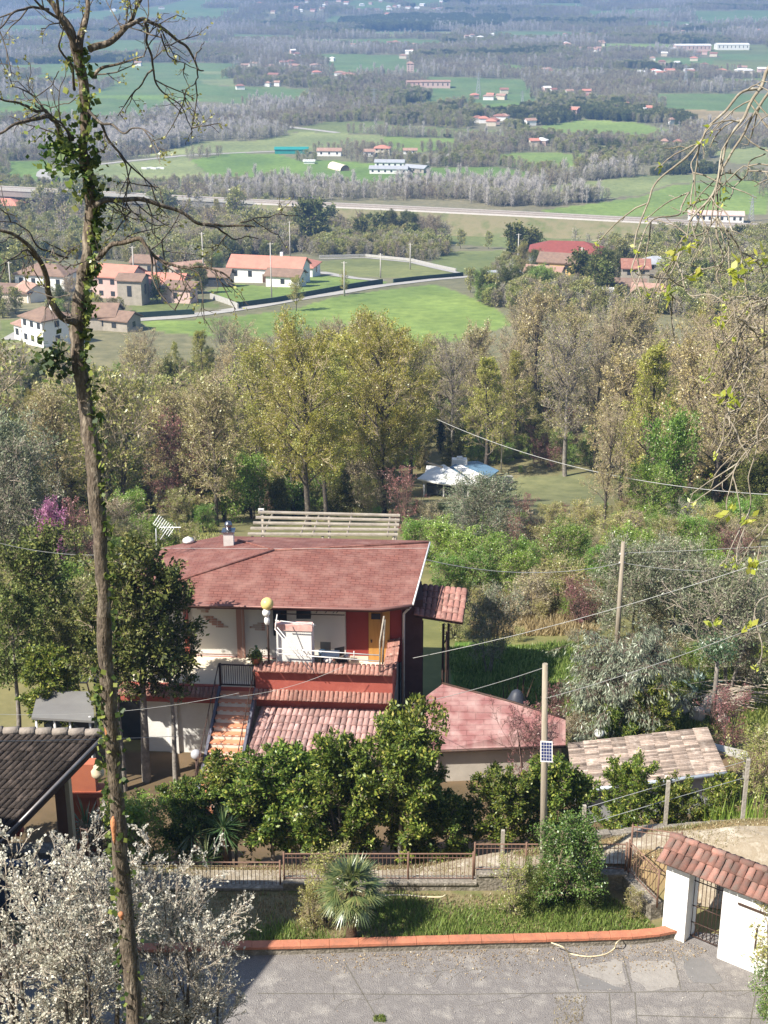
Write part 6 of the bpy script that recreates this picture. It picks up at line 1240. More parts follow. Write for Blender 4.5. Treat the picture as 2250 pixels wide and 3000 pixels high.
b.tube([p-Vector((0,0,.05)), Vector((p.x, p.y, FZ+.03))], .03, 6); o = b.build('cloth_bundle', mat('pale_cloth', (.6,.55,.5), (.45,.42,.42), 6, .9), None, p); tag(o, 'crumpled pale bundle hanging before the terrace table', 'bundle')
# ---------------------------------------------------------------- side shelter right of the house
sh_ = thing('side_shelter', 'tiled lean-to shelter on dark steel legs at the right of the house', 'shelter', PZ(1300,1990,-4.8)); b = MB(); b.box(colx(1176,52,-2), colx(1236,52,-2), 51.6, 53.4, -5.1, .75); b.build('side_wall', mat('side_wall_shade', (.15,.075,.06), (.11,.055,.045), 2, .85), sh_)  # dark brown stands in for the house's side wall in shade
S1, S2, S3, S4 = PY(1222,1712,53.5), PY(1370,1727,52.6), PY(1356,1822,50.6), PY(1212,1800,51.2)
b = MB(); barrel(b, S1, S2, S3, S4, 9, 5, .05, 0, random.Random(5)); b.hexa([S4-Vector((0,0,.12)), S3-Vector((0,0,.12)), S2-Vector((0,0,.12)), S1-Vector((0,0,.12)), S4, S3, S2, S1], 1); b.build('roof', [mat('brown_flat_tiles', (.34,.17,.14), (.24,.12,.10), 3, .85, .3, 30, c3=(.40,.24,.20), vary=.2), IRON], sh_)
for c, y in ((1298, 51.6), (1313, 51.6), (1236, 51.9), (1308, 50.9)): b = MB(); x = colx(c, y, -1.5); b.tube([(x, y, tz(x,y)-.1), (x, y, -.25)], .05, 4); b.build('leg', IRON, sh_)
b = MB(); 
for z in (-1.2, -2.4, -3.6): b.tube([(colx(1298,51.6,z),51.6,z), (colx(1313,51.6,z+.5),51.6,z+.5)], .02, 4)
b.build('bracing', IRON, sh_)
dm = Vector((colx(1262, 51.0, -3), 51.0, tz(2,51))); bin_(dm, .42, 1.5, 'large grey water drum under the side shelter', GRY, 'drum')
b = MB(); x0, x1 = colx(1215,49.6,-3), colx(1300,49.6,-3); b.box(x0, x1, 49.5, 49.75, -5.1, -2.9); b.box(x0, x1+.05, 49.4, 49.8, -2.897, -2.8); o = b.build('low_wall', mat('dim_plaster', (.30,.26,.23), (.24,.21,.19), 2, .9), None, (x0, 49.6, -5)); tag(o, 'dull low wall under the side shelter', 'wall')
# ---------------------------------------------------------------- annexe with the pink roof
an = thing('annexe', 'low annexe with a pink sheet roof and a beige wall', 'annexe', PZ(1290,2300,-4.9)); ez = -3.3; A1, A2, A3, A4 = PZ(1258,2197,ez), PZ(1657,2182,ez), PZ(1657,2108,-2.45), PZ(1498,2058,-2.2); A5 = PZ(1296,2004,-2.0); A6 = PZ(1180,2090,-2.6)
b = MB(); top = [A1, A2, A3, A4, A5, A6]; b.slab(top, .12, 0); rf = b.build('roof', PINKT, an)
b = MB(); b.tube([A1+Vector((0,-.03,-.06)), A2+Vector((0,-.03,-.06))], .05, 6); b.build('gutter', IRON, rf); b = MB(); b.tube([A5+Vector((0,.03,.02)), A4+Vector((0,.03,.02)), A3+Vector((0,.03,.02))], .05, 5); b.build('rear_flashing', IRON, rf)
b = MB(); w0, w1_ = A1+Vector((.35,.3,0)), A2+Vector((-.1,.3,0)); wv = (w1_-w0).normalized(); bk = Vector((0,1.6,0)); b.hexa([Vector((p.x,p.y,-5.3)) for p in (w0, w1_, w1_+bk, w0+bk)]+[Vector((p.x,p.y,ez-.13)) for p in (w0, w1_, w1_+bk, w0+bk)]); b.build('wall', mat('beige_plaster', (.50,.45,.38), (.40,.36,.31), .9, .9, .2), an)
b = MB(); b.box(A1.x+.02, A1.x+.33, A1.y+.12, A1.y+.45, -5.3, ez-.13); b.build('corner_pier', BRICK, an)
# ---------------------------------------------------------------- bleached tile roof
rb = thing('tiled_outbuilding', 'low outbuilding with a bleached pink beige barrel tile roof', 'outbuilding', PZ(1900,2330,-4.6)); B1_, B2_, B3_, B4_ = PZ(1672,2178,-2.55), PZ(2072,2132,-2.3), PZ(2128,2262,-3.0), PZ(1690,2316,-3.3)
b = MB(); barrel(b, B2_, B3_, B4_, B1_, 28, 10, .05, 0, random.Random(6)); b.hexa([B4_-Vector((0,0,.12)), B3_-Vector((0,0,.12)), B2_-Vector((0,0,.12)), B1_-Vector((0,0,.12)), B4_, B3_, B2_, B1_], 1); rf = b.build('roof', [CLAYP, IRON], rb)
b = MB(); b.tube([B4_+Vector((-.1,-.08,0)), B3_+Vector((0,-.08,0))], .07, 6); b.build('gutter', mat('blue_grey_gutter', (.45,.50,.56), (.38,.42,.48), 3, .4), rf)
b = MB(); i_ = [B4_+Vector((.2,.25,0)), B3_+Vector((-.2,.25,0)), B2_+Vector((-.2,-.2,0)), B1_+Vector((.2,-.2,0))]; b.hexa([Vector((p.x,p.y,-5.2)) for p in i_]+[p-Vector((0,0,.14)) for p in i_]); b.build('wall', mat('block_wall', (.36,.36,.36), (.28,.28,.29), 2, .9), rb)
b = MB(); q1, q2 = PZ(2095,2185,-3.2), PZ(2190,2205,-3.2); b.hexa([q1+Vector((0,-.3,-.1)), q2+Vector((0,-.5,-.1)), q2+Vector((0,.1,-.1)), q1+Vector((0,.2,-.1)), q1+Vector((0,-.3,0)), q2+Vector((0,-.5,0)), q2+Vector((0,.1,0)), q1+Vector((0,.2,0))]); b.tube([q2-Vector((.1,.2,.1)), Vector((q2.x-.1,q2.y-.2,-5))], .05, 6); o = b.build('concrete_slab', CONC, None, q1); tag(o, 'small concrete slab roof right of the bleached tiles', 'slab')
b = MB(); p1, p2 = G(1830,2420), G(1990,2390); b.box(colx(1800,42.3,-3.8), colx(1965,42.3,-3.8), 42.2, 42.35, -5, -3.3); o = b.build('panel_wall', mat('pale_sheet', (.55,.55,.53), (.45,.45,.44), 2, .7), None, (6,42.3,-4.8)); tag(o, 'pale sheet panel behind the garden hedge under the bleached roof', 'panel')
# ---------------------------------------------------------------- white roofed cottage
cz = G(1335,1452); ct = thing('cottage', 'cottage with white and blue sheet roof at the edge of the wood', 'cottage', cz); Yc = cz.y
q = lambda x, y, d: PY(x, y, Yc+d)
b = MB(); K = [q(1240,1440,1), q(1420,1452,0), q(1455,1385,4), q(1250,1370,6)]; zb = cz.z-2
b.hexa([Vector((k.x, k.y, zb)) for k in K]+[Vector((k.x, k.y, q(1300,1412,0).z)) for k in K]); b.build('wall', WHT, ct)
b = MB(); b.slab([q(1222,1402,-.5), q(1300,1418,-1.5), q(1400,1420,-1.5), q(1300,1360,3), q(1262,1372,3)], .15); b.build('roof', WSH, ct, label='white sheet roof slope')
b = MB(); b.slab([q(1400,1422,-1.4), q(1462,1378,3), q(1400,1350,6), q(1345,1353,5), q(1318,1368,2.9)], .15); b.build('roof', mat('blue_sheet', (.14,.24,.34), (.10,.18,.27), .6, .4), ct, label='blue sheet roof slope')
b = MB(); b.hexa([q(1330,1372,2)+Vector((0,0,.1)), q(1398,1420,-1.6)+Vector((0,0,.1)), q(1430,1403,0)+Vector((0,0,.1)), q(1350,1366,2.6)+Vector((0,0,.1)), q(1330,1372,2)+Vector((0,0,.2)), q(1398,1420,-1.6)+Vector((0,0,.2)), q(1430,1403,0)+Vector((0,0,.2)), q(1350,1366,2.6)+Vector((0,0,.2))]); b.build('roof_sheet', WHT, ct)
cc = q(1346,1352,4.5); b = MB(); b.box(cc.x-.9, cc.x+.9, cc.y-.5, cc.y+.5, cc.z-.6, cc.z+.35); b.box(cc.x-.3, cc.x+.35, cc.y-.3, cc.y+.3, cc.z+.35, cc.z+.6); b.build('chimney', WHT, ct)
b = MB(); w1c = q(1250,1424,.5); w2c = q(1372,1434,-.4); b.hexa([w1c+Vector((0,-.6,-.7)), w2c+Vector((0,-.6,-.7)), w2c+Vector((0,.5,-.7)), w1c+Vector((0,.5,-.7)), w1c+Vector((0,-.6,.25)), w2c+Vector((0,-.6,.25)), w2c+Vector((0,.5,.25)), w1c+Vector((0,.5,.25))]); b.build('window', GLS, ct)
for c in (1242, 1300, 1372): a = q(c, 1420, -1); b = MB(); b.tube([a, Vector((a.x, a.y, zb))], .09, 5); b.build('porch_post', WPIPE, ct)
b = MB(); a = q(1248,1353,0); b.tube([a, q(1296,1368,1)], .12, 5); o = b.build('bare_log', WD, None, a); tag(o, 'pale log propped on the white cottage roof', 'log')
wallrun('meadow_wall', 'low stone wall behind the white roofed cottage', 'wall', [G(1462,1418), G(1500,1414)], .9, .5, CONC)
# ---------------------------------------------------------------- slatted pergola behind the roof
pg = thing('pergola', 'weathered slatted pergola behind the red roof', 'pergola', G(960,1600)); 
C0, C1, C2_, C3 = PY(757,1502,68), PY(1172,1512,67.6), PY(1166,1568,65.2), PY(726,1566,65.6)
for k in range(5): a, c = lerp(C0, C3, k/4), lerp(C1, C2_, k/4); b = MB(); b.hexa([a+Vector((0,-.11,0)), c+Vector((0,-.11,0)), c+Vector((0,.11,0)), a+Vector((0,.11,0)), a+Vector((0,-.11,.07)), c+Vector((0,-.11,.07)), c+Vector((0,.11,.07)), a+Vector((0,.11,.07))]); b.build('slat', WD, pg)
for u in (.1, .35, .43, .66, .93): a, c = lerp(C0, C1, u), lerp(C3, C2_, u); b = MB(); b.tube([a-Vector((0,0,.05)), c-Vector((0,0,.05))], .05, 4); b.build('rafter', WD, pg)
for u in (.03, .5, .97):
    for v in (0, 1): a = lerp(lerp(C0, C1, u), lerp(C3, C2_, u), v); b = MB(); b.tube([a-Vector((0,0,.08)), Vector((a.x, a.y, tz(a.x, a.y)-.3))], .07, 5); b.build('post', WD, pg)
sp_ = PY(765,1497,68.6); o = thing('solar_lamp', 'little solar lamp on a post at the left of the pergola', 'solar lamp', Vector((sp_.x, 68.6, tz(sp_.x,68.6)))); b = MB(); b.box(sp_.x-.14, sp_.x+.14, 68.55, 68.65, sp_.z-.12, sp_.z+.12); b.build('frame', WPIPE, o); b = MB(); b.box(sp_.x-.07, sp_.x+.07, 68.52, 68.549, sp_.z-.06, sp_.z+.07); b.build('panel', SOL, o); b = MB(); b.tube([(sp_.x,68.6,sp_.z-.12),(sp_.x,68.6,tz(sp_.x,68.6))], .04, 5); b.build('post', BLACK, o)
# ---------------------------------------------------------------- porch at left and the grey awning
po = thing('porch', 'porch with a dark mossy tile roof and brown pillar at the left edge', 'porch', PZ(188,2480,-.1)); rz_ = 3.25
Ra, Rb = PZ(-330,2140,rz_), PZ(292,2152,rz_); Rd = PY(-60,2512,33.6); t_ = (Ra-Rb); Rc = Rd+t_
b = MB(); barrel(b, Ra, Rb, Rd, Rc, 34, 13, .05, 0, random.Random(8)); b.hexa([Rd-Vector((0,0,.16)), Rb-Vector((0,0,.16)), Ra-Vector((0,0,.16)), Rc-Vector((0,0,.16)), Rd, Rb, Ra, Rc], 1); rf = b.build('roof', [CLAYD, IRON], po)
b = MB(); n = 13
for i in range(n): a, c = lerp(Ra, Rb, i/n), lerp(Ra, Rb, (i+1.1)/n); b.tube([a+Vector((0,0,.05)), c+Vector((0,0,.08))], [.11,.13], 8)
b.build('ridge_tiles', mat('grey_ridge_tiles', (.30,.26,.22), (.20,.17,.15), 3, .95, .5), rf); b = MB(); b.tube([Rb+Vector((.1,-.02,-.05)), Rd+Vector((.1,-.02,-.05))], .05, 6); b.build('gutter', mat('grey_pipe', (.28,.26,.26), (.2,.19,.19), 3, .4, metal=.5), rf); b = MB(); b.hexa([Rd+Vector((-.02,0,-.36)), Rd+Vector((.04,0,-.36)), Rb+Vector((.04,0,-.36)), Rb+Vector((-.02,0,-.36)), Rd+Vector((-.02,0,-.17)), Rd+Vector((.04,0,-.17)), Rb+Vector((.04,0,-.17)), Rb+Vector((-.02,0,-.17))]); b.build('fascia', IRON, rf)
px0, px1 = colx(168,36.3,1), colx(198,36.3,1); b = MB(); b.box(px0, px1, 36.2, 36.6, -.5, 2.15); b.build('pillar', mat('brown_pillar', (.17,.09,.055), (.13,.07,.045), 2, .8), po)
b = MB(); b.box(px1+.002, px1+.12, 36.22, 36.58, -.5, 2.1); b.build('pilaster', mat('tan_render', (.42,.34,.22), (.36,.29,.19), 2, .8), po)
b = MB(); b.box(-14, colx(60,37.6,.5), 37.4, 37.7, -.5, 2.9); b.build('rear_wall', RED, po)
b = MB(); x0, x1 = colx(205,39.5,0), colx(282,39.5,0); b.box(x0, x1, 39.4, 39.8, -3.9, .75); b.box(x0-.3, x1+.2, 39.3, 39.9, -.35, -.2); o = b.build('orange_wall', mat('orange_plaster', (.45,.15,.08), (.38,.12,.07), 1.5, .85), None, (x0,39.6,-3.9)); tag(o, 'piece of orange wall between the porch and the tall trunk', 'wall')
b = MB(); p = PZ(286,2262,.05); p = PY(286,2262,38.6); b.lathe(p-Vector((0,0,.22)), [(.08,0),(.19,.12),(.20,.25),(.11,.37),(.12,.42)], 12); o = b.build('clay_jar', mat('pale_clay', (.62,.52,.36), (.52,.43,.3), 3, .8), None, p); tag(o, 'pale round clay jar at the end of the orange wall', 'jar')
aw = thing('awning', 'grey sheet awning on white posts behind the dark porch roof', 'awning', PZ(190,2150,-4.6)); Yw = 47.5
a1_, a2_, a3_, a4_ = PY(112,2022,48.6), PY(272,2026,48.4), PY(276,2112,46.2), PY(92,2102,46.4); b = MB(); b.slab([a4_, a3_, a2_, a1_], .08); b.build('canopy', mat('grey_awning', (.20,.195,.185), (.16,.155,.15), .9, .8), aw)
for c in (112, 165, 210, 268): x = colx(c, 46.5, -2.5); b = MB(); b.tube([(x,46.5,-5), (x,46.5,a4_.z-.02)], .045, 6); b.build('post', WPIPE, aw)
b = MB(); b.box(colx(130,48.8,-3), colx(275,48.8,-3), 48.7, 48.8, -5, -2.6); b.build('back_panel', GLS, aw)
# folded white loungers behind the awning
b = MB(); c0 = PY(235,2000,50); 
for s in (0, .35): b.tube([c0+Vector((s,0,-.6)), c0+Vector((s-.1,0,0)), c0+Vector((s+.25,.2,.45)), c0+Vector((s+.5,.2,.4))], .035, 5)
b.tube([c0+Vector((.25,.2,.45)), c0+Vector((.6,.2,.45))], .035, 5); b.tube([c0+Vector((-.1,0,0)), c0+Vector((.25,0,0))], .035, 5); o = b.build('garden_chair_frame', WPIPE, None, c0-Vector((0,0,.6))); tag(o, 'white tubular garden seat frame above the grey awning', 'garden seat')
# lower left: low wall, step and low gate by the porch
b = MB(); b.box(-14, colx(182,35.2,.3), 35.0, 35.4, -.4, .5); b.box(-14, colx(182,35.2,.3)+.06, 34.95, 35.45, .503, .58); o = b.build('low_wall', STONE, None, (-9,35,0)); tag(o, 'low stone wall before the porch', 'wall')
fence('narrow dark iron railing beside the brown pillar', [(colx(240,35.6,.3),35.6), (colx(262,35.6,.3),35.5)], -.1, .95, .07, m=IRON, r=.014)
b = MB(); b.box(-20, colx(150,32.6,1), 32.4, 32.7, -.1, 1.9); o = b.build('shade_screen', mat('shade_blue', (.045,.06,.10), (.03,.045,.08), .7, .7, .5, 3), None, (-10,32.5,0)); tag(o, 'dark blue tarpaulin panel standing in for shade under the porch', 'shading')  # dark blue shade of the yard put into the panel's colour
b = MB(); b.box(colx(0,29.6,.3)-3, colx(12,29.6,.3), 27.0, 29.8, -.1, .9); o = b.build('garden_wall', mat('brown_red_wall', (.20,.07,.05), (.16,.055,.04), 2, .8), None, (-9.5,28.5,0)); tag(o, 'brown red wall end at the lower left corner', 'wall')  # brown red with slight mottling
cpost(408, 33.2, 0, .95, 'pale wooden post behind the blossom', .09); cpost(445, 33.0, 0, .9, 'second pale post behind the blossom, to the right', .07)
# neighbour's house whose shade falls on the yard
nb_ = thing('neighbour_house', 'tall house beside the yard, outside the picture, that shades its lower left corner', 'house', (-14,24,0))
K = [(-9.6,28.3),(-11.2,25.2),(-12.8,22),(-20,24),(-18,30.5)]; b = MB(); b.poly([(x,y,-.5) for x, y in K][::-1]); b.poly([(x*1.0,y,9.14) for x, y in K])
for i in range(5): (x0,y0),(x1,y1) = K[i], K[(i+1)%5]; b.poly([(x0,y0,-.5),(x1,y1,-.5),(x1,y1,9.14),(x0,y0,9.14)])
b.build('wall', CRM, nb_); b = MB(); b.slab([(-9.1,28.9,9.4),(-20.5,31.5,9.4),(-20.5,22,9.4),(-12.4,21.3,9.4)], .25); b.slab([(-10.5,27.5,10.1),(-18,29.5,10.1),(-18,24,10.1),(-13,23.5,10.1)], .69); b.build('roof', CLAY, nb_)
for (x, y) in ((-10.35,26.8),(-11.9,23.8)): b = MB(); b.box(x-.1, x+.2, y-.5, y+.5, 3.5, 5); b.build('window', GLS, nb_)
# stones, cut wood and planks on the right slope
wdp = thing('brushwood_heap', 'heap of grey cut branches on the right slope', 'brushwood', G(2140,2060)); rg2 = random.Random(3); b = MB(); c = G(2140,2060)
for k in range(60): a = rg2.uniform(-.5, .5)+(math.pi if k % 2 else 0); p = c+Vector((rg2.gauss(0,.55), rg2.gauss(0,.4), rg2.uniform(0,.6))); d = Vector((math.cos(a), math.sin(a)*.6, rg2.uniform(-.25,.25)))*rg2.uniform(.5,1.1); b.tube([p-d, p+Vector((0,0,.1)), p+d], [.012,.025,.012], 4)
b.build('branches', TWIGG, wdp)
for i, (a, c_, sz_, lab) in enumerate([(1995,2085,.42,'pale stone block left of the young bare trunk'), (2042,2110,.30,'narrow upright pale stone beside the bare trunk'), (1975,2105,.30,'small pale boulder at the left of the stones'), (2085,2085,.45,'grey boulder behind the bare trunk'), (2115,2115,.25,'low brown stone right of the bare trunk')]):
    p = G(a, c_); b = MB(); n0 = len(b.v); b.ball(p+Vector((0,0,sz_*.5)), sz_, 8, sz=1.1 if i != 1 else 1.7)
    for v in b.v: v += Vector((rg2.uniform(-.1,.1), rg2.uniform(-.1,.1), rg2.uniform(-.1,.1)))*sz_*1.6
    b.sm = [False]*len(b.sm); o = b.build('boulder', mat('pale_rock', (.52,.46,.38), (.40,.35,.29), 4, .9, .5), None, p); tag(o, lab, 'stone')
# ================================================================ garden plants
random.seed(5)
def lowplant(key, c, Y, H, label, cat='tree', name='tree', **k):
    z = tz(0, Y); x = colx(c, Y, z); return plant(key, (x, Y, tz(x, Y)), H, label, cat, name, **k)
for i, (k, c, Y, Hh, w_, lab) in enumerate([
 ('cit0',560,39.3,3.2,1.05,'glossy citrus tree right of the tall trunk, leftmost of the hedge'), ('cit1',690,39.8,4.0,1.0,'bushy citrus tree in front of the stair foot'), ('cit0',800,39.4,4.2,1.05,'citrus tree under the left end of the barrel tile roof'),
 ('cit1',905,39.6,4.5,1.0,'dense citrus tree before the middle of the barrel tile roof'), ('laurel',1040,40.2,5.2,.72,'tall laurel in front of the terrace corner'), ('laurel',1190,40.0,6.7,.68,'tallest laurel, standing before the corner of house and annexe'), ('cit1',1010,38.9,4.9,.85,'citrus tree at the foot of the tall laurels, left side'),
 ('cit0',1170,38.7,4.8,.95,'dark citrus tree below the tallest laurel'), ('cit1',1330,39.3,3.0,1.1,'citrus tree in front of the beige annexe wall'), ('cit0',1460,39.4,3.5,1.0,'citrus tree with yellow shoots left of the solar panel pole'), ('cit1',1640,40.2,4.1,1.0,'dark citrus tree right of the solar panel pole'),
 ('cit0',1830,39.6,3.7,.8,'citrus tree in front of the bleached tile roof'), ('cit1',2070,39.8,3.2,.95,'low citrus tree under the right end of the bleached roof'), ('cit0',1960,39.6,3.0,.9,'small citrus bush behind the concrete post')]):
    lowplant(k, c, Y, Hh, lab, sx=w_*1.06)
lowplant('laurelhigh', 430, 47.7, 9.3, 'tall glossy evergreen leaning over the left end of the red house', sx=1.15, rz=1.0); lowplant('laurelhigh', 515, 47.5, 8.2, 'second tall evergreen touching the red roof, nearest the stair', sx=.8, rz=3.2); lowplant('laurelhigh', 365, 47.0, 8.2, 'evergreen just right of the tall trunk', sx=.9, rz=4)
lowplant('laurelhigh', 60, 50, 6.6, 'dark round evergreen with two pale stems at the left edge', sx=1.0, rz=2); lowplant('laurelhigh', 215, 52, 5.0, 'dark bushy evergreen behind the grey awning', sx=.9); lowplant('cit0', 165, 49, 4.2, 'small leafy tree left of the grey awning'); lowplant('ever0', 150, 58, 5.5, 'deep green tree below the pink blossom'); lowplant('cit1', 20, 43, 3.4, 'leafy green bush at the left edge above the dark roof', 'bush', 'shrub')
lowplant('scrub2', 345, 41, 2.2, 'green garden shrub by the foot of the tall trunk', 'shrub', 'shrub'); lowplant('scrub2', 430, 38.6, 2.4, 'yellowish green shrub left of the citrus hedge', 'shrub', 'shrub'); lowplant('scrub3', 300, 38.3, 1.8, 'pale yellow flowering shrub left of the tall trunk foot', 'shrub', 'shrub')
lowplant('euc', 1770, 49.5, 4.2, 'weeping silver eucalyptus with reddish twigs in its crown', sx=1.15, rz=.4); lowplant('euc', 1890, 52, 3.6, 'smaller weeping eucalyptus at the right of the big one', sx=1.05, rz=2.4); lowplant('cit0', 1905, 48.5, 3.2, 'young leafy tree below the weeping eucalyptus'); lowplant('cit1', 1800, 48, 2.6, 'green bush at the foot of the eucalyptus', 'bush', 'shrub'); lowplant('scrub3', 1690, 49.5, 1.5, 'rusty dry bush beside the white globe lamp', 'bush', 'shrub')
lowplant('rose', 1545, 46.3, 3.1, 'bare redbud with rosy twigs before the pink annexe roof', 'tree', sx=.95); lowplant('rose', 1640, 51.6, 1.8, 'rosy shrub at the corner of the annexe roof', 'shrub', 'shrub'); lowplant('scrub1', 2130, 50, 2.1, 'reddish shrub beside the heap of branches', 'shrub', 'shrub'); lowplant('scrub0', 2210, 46, 2.4, 'bare brown shrub at the right edge above the reeds', 'shrub', 'shrub'); lowplant('scrub2', 1990, 56, 1.5, 'low dark green bush behind the pale stones', 'shrub', 'shrub')
# ivy bush round the pole, small shrubs on the lawn
tm('ivybush', 201, 2.2, 1.15, .05, WOOD, TWIG, leafmat('privet_leaves', [(0,(.05,.09,.015)),(.5,(.11,.18,.03)),(1,(.24,.31,.08))], .3), nl=30, n2=6, n3=5, n4=3, leafn=16000, leafs=.065, jit=.08, stems=4, tw=.006)
tm('sparse', 202, 1.9, .7, .1, WOOD, TWIG, L_YOLV, nl=18, n2=5, n3=5, n4=3, leafn=2200, leafs=.06, jit=.04, stems=4, tw=.004)
def flat(key, c, r, z, H_, label, cat='shrub', **k): p = PZ(c, r, z); return plant(key, p, H_, label, cat, 'shrub', sink=.03, **k)
flat('ivybush', 1655, 2650, LZ, 2.1, 'big dense green bush wrapped round the leaning pole', sx=1.05); flat('ivybush', 1560, 2665, LZ, 1.15, 'dense green bush at the left foot of the pole', sx=.9); flat('ivybush', 1730, 2660, LZ, 1.1, 'low bush right of the pole under the fence', sx=.8); flat('sparse', 1500, 2680, LZ, 1.5, 'thin twiggy bush left of the dense green one'); flat('sparse', 955, 2700, LZ, 2.1, 'thin leafy sapling left of the small palm'); flat('sparse', 915, 2725, LZ, 1.3, 'low sprawling sapling at the edge of the shade'); flat('sparse', 1855, 2690, LZ, .9, 'small weedy bush at the corner by the white pillar')
# palms
PALM = leafmat('palm_leaflets', [(0,(.07,.11,.03)),(.5,(.16,.20,.06)),(1,(.30,.29,.10))], .25, gloss=.1); YUC = leafmat('yucca_leaves', [(0,(.025,.06,.02)),(.5,(.06,.12,.035)),(1,(.16,.20,.08))], .2, gloss=.1); AGV = leafmat('agave_leaves', [(0,(.18,.27,.24)),(1,(.34,.45,.42))], .1, gloss=.1)
FIB = mat('palm_fibre', (.13,.085,.05), (.07,.045,.028), 9, .95, .9, 30)
def blade3(V, Fl, p, d, L, W, bend, seg=4):
    d = Vector(d).normalized(); s = d.cross(Vector((0,0,1))); s = s.normalized() if s.length > .05 else Vector((1,0,0)); b = len(V); q = Vector(p)
    for k in range(seg+1):
        w_ = W*(1-(k/seg)**1.6)+.001; V += [q-s*w_, q+s*w_]; d = (d-Vector((0,0,bend/seg))).normalized(); q = q+d*L/seg
    for k in range(seg): Fl.append((b+2*k, b+2*k+1, b+2*k+3, b+2*k+2))
def rosette(p, n, L, W, label, cat, trunk_h, m, el=(-20, 80), bend=.6, fan=0, name='palm', tr=.09, seed=1):
    rg = random.Random(seed); p = Vector(p); o = thing(name, label, cat, p); top = p+Vector((0,0,trunk_h)); V, Fl = [], []; st_ = MB()
    for i in range(n):
        a = i*2.4+rg.uniform(-.2,.2); e = R(rg.uniform(*el)) if fan == 0 else R(el[0]+(el[1]-el[0])*(i/n)**.8+rg.uniform(-8, 8)); d = Vector((math.cos(a)*math.cos(e), math.sin(a)*math.cos(e), math.sin(e)))
        if fan:
            tip = top+d*L*.45-Vector((0,0,.05)); st_.tube([top, top+d*L*.25, tip], [.02,.012,.01], 4); sd2 = d.cross(Vector((0,0,1))).normalized()
            for k in range(fan):
                q = R(-80+160*k/(fan-1)); dd = d*math.cos(q)+sd2*math.sin(q)+Vector((0,0,rg.uniform(-.08,.08))); blade3(V, Fl, tip, dd, L*.55*rg.uniform(.85,1.1)*(1-.25*abs(math.sin(q))), W, bend, 3)
        else: blade3(V, Fl, top+Vector((0,0,rg.uniform(-.25,.05)*min(trunk_h,1))), d, L*rg.uniform(.75,1.1), W, bend*rg.uniform(.4,1.2))
    c = MB(); 
    if fan: 
        K = 9; c.lathe(p, [(tr*(1.3 if k == 0 else 1+.25*(k % 2)), trunk_h*k/K) for k in range(K+1)], 12)
    elif trunk_h > .25: c.tube([p, p+Vector((.03,.02,trunk_h*.5)), top], [tr*1.2, tr, tr*.8], 8)
    if c.v: c.build('trunk', FIB, o)
    if fan: st_.build('stalks', PALM, o)
    me = np_mesh('fronds', np.array([tuple(v-p) for v in V]), np.array(Fl), m); link('fronds', me, o); return o
pp = PZ(1030, 2748, LZ); rosette(pp, 44, 1.1, .024, 'small fan palm on the lawn behind the kerb', 'palm', 1.5, PALM, (-65, 85), .5, 16, tr=.12, seed=2)
rosette((colx(655,38.6,-1), 38.6, tz(0,38.6)), 90, .85, .022, 'spiky yucca in front of the citrus hedge', 'yucca', 2.0, YUC, (-30, 88), .5, seed=3); rosette((colx(560,38.3,-1), 38.3, tz(0,38.3)), 90, .8, .02, 'lower spiky yucca left of the taller one', 'yucca', 1.7, YUC, (-30, 88), .5, seed=4); rosette((colx(600,37.9,-1), 37.9, tz(0,37.9)), 70, .7, .02, 'dark yucca between the two spiky ones', 'yucca', .9, YUC, (-30, 88), .5, seed=14)
rosette((colx(252,38.6,-1), 38.6, tz(0,38.6)), 70, 1.0, .03, 'dark green palm beside the brown pillar', 'palm', 2.0, YUC, (-20, 85), .8, seed=5)
ag = G(2040, 2030); rosette(ag, 22, 1.5, .085, 'large blue grey agave right of the eucalyptus', 'agave', .05, AGV, (15, 85), .9, name='agave', seed=6)
cdp = G(2085, 2120); o = thing('young_tree', 'young straight trunk with a tuft of leaves before the agave', 'tree', cdp); b = MB(); b.tube([cdp, cdp+Vector((.02,0,1.9)), cdp+Vector((.0,0,2.9))], [.11,.09,.07], 8)
for a in range(6): b.tube([cdp+Vector((0,0,2.5+.07*a)), cdp+Vector((math.cos(a*1.1)*.5, math.sin(a*1.1)*.5, 3.3))], [.04,.015], 5)
b.build('trunk', WOODG, o); rgp = np.random.RandomState(4); C_ = rgp.normal(size=(900,3))*[.42,.42,.22]+[0,0,3.35]; V, Fl = leaves(rgp, C_, .16, .3); link('crown', np_mesh('crown', V, Fl, YUC), o)
def reeds(name, label, cat, c0, n, rad, hgt, m, seed, w_=.02, loc=None):
    rg = random.Random(seed); V, Fl = [], []; p0 = loc
    for i in range(n): q = p0+Vector((rg.gauss(0, rad), rg.gauss(0, rad*.5), 0)); blade3(V, Fl, q, (rg.uniform(-.25,.25), rg.uniform(-.25,.25), 1), hgt*rg.uniform(.6,1.1), w_, .35)
    o = link(name, np_mesh(name, np.array([tuple(v-p0) for v in V]), np.array(Fl), m), None, p0); tag(o, label, cat); return o
reeds('reed_clump', 'tall green reeds at the right edge behind the concrete post', 'reeds', 0, 420, .75, 2.1, L_GRN, 3, loc=Vector((colx(2240,38.4,.5), 38.4, tz(9.5,38.4))))
reeds('reed_clump', 'dark spiky clump of leaves at the left edge below the evergreen', 'reeds', 0, 260, .6, 1.4, YUC, 5, .03, loc=Vector((colx(50,47,-3), 47, tz(-9,47))))
reeds('cane_clump', 'dark row of upright stakes and leaves in the bright grass', 'canes', 0, 26, .5, 2.0, IRON, 4, .04, loc=Vector((colx(1545,52.5,-3), 52.5, tz(4,52.5))))
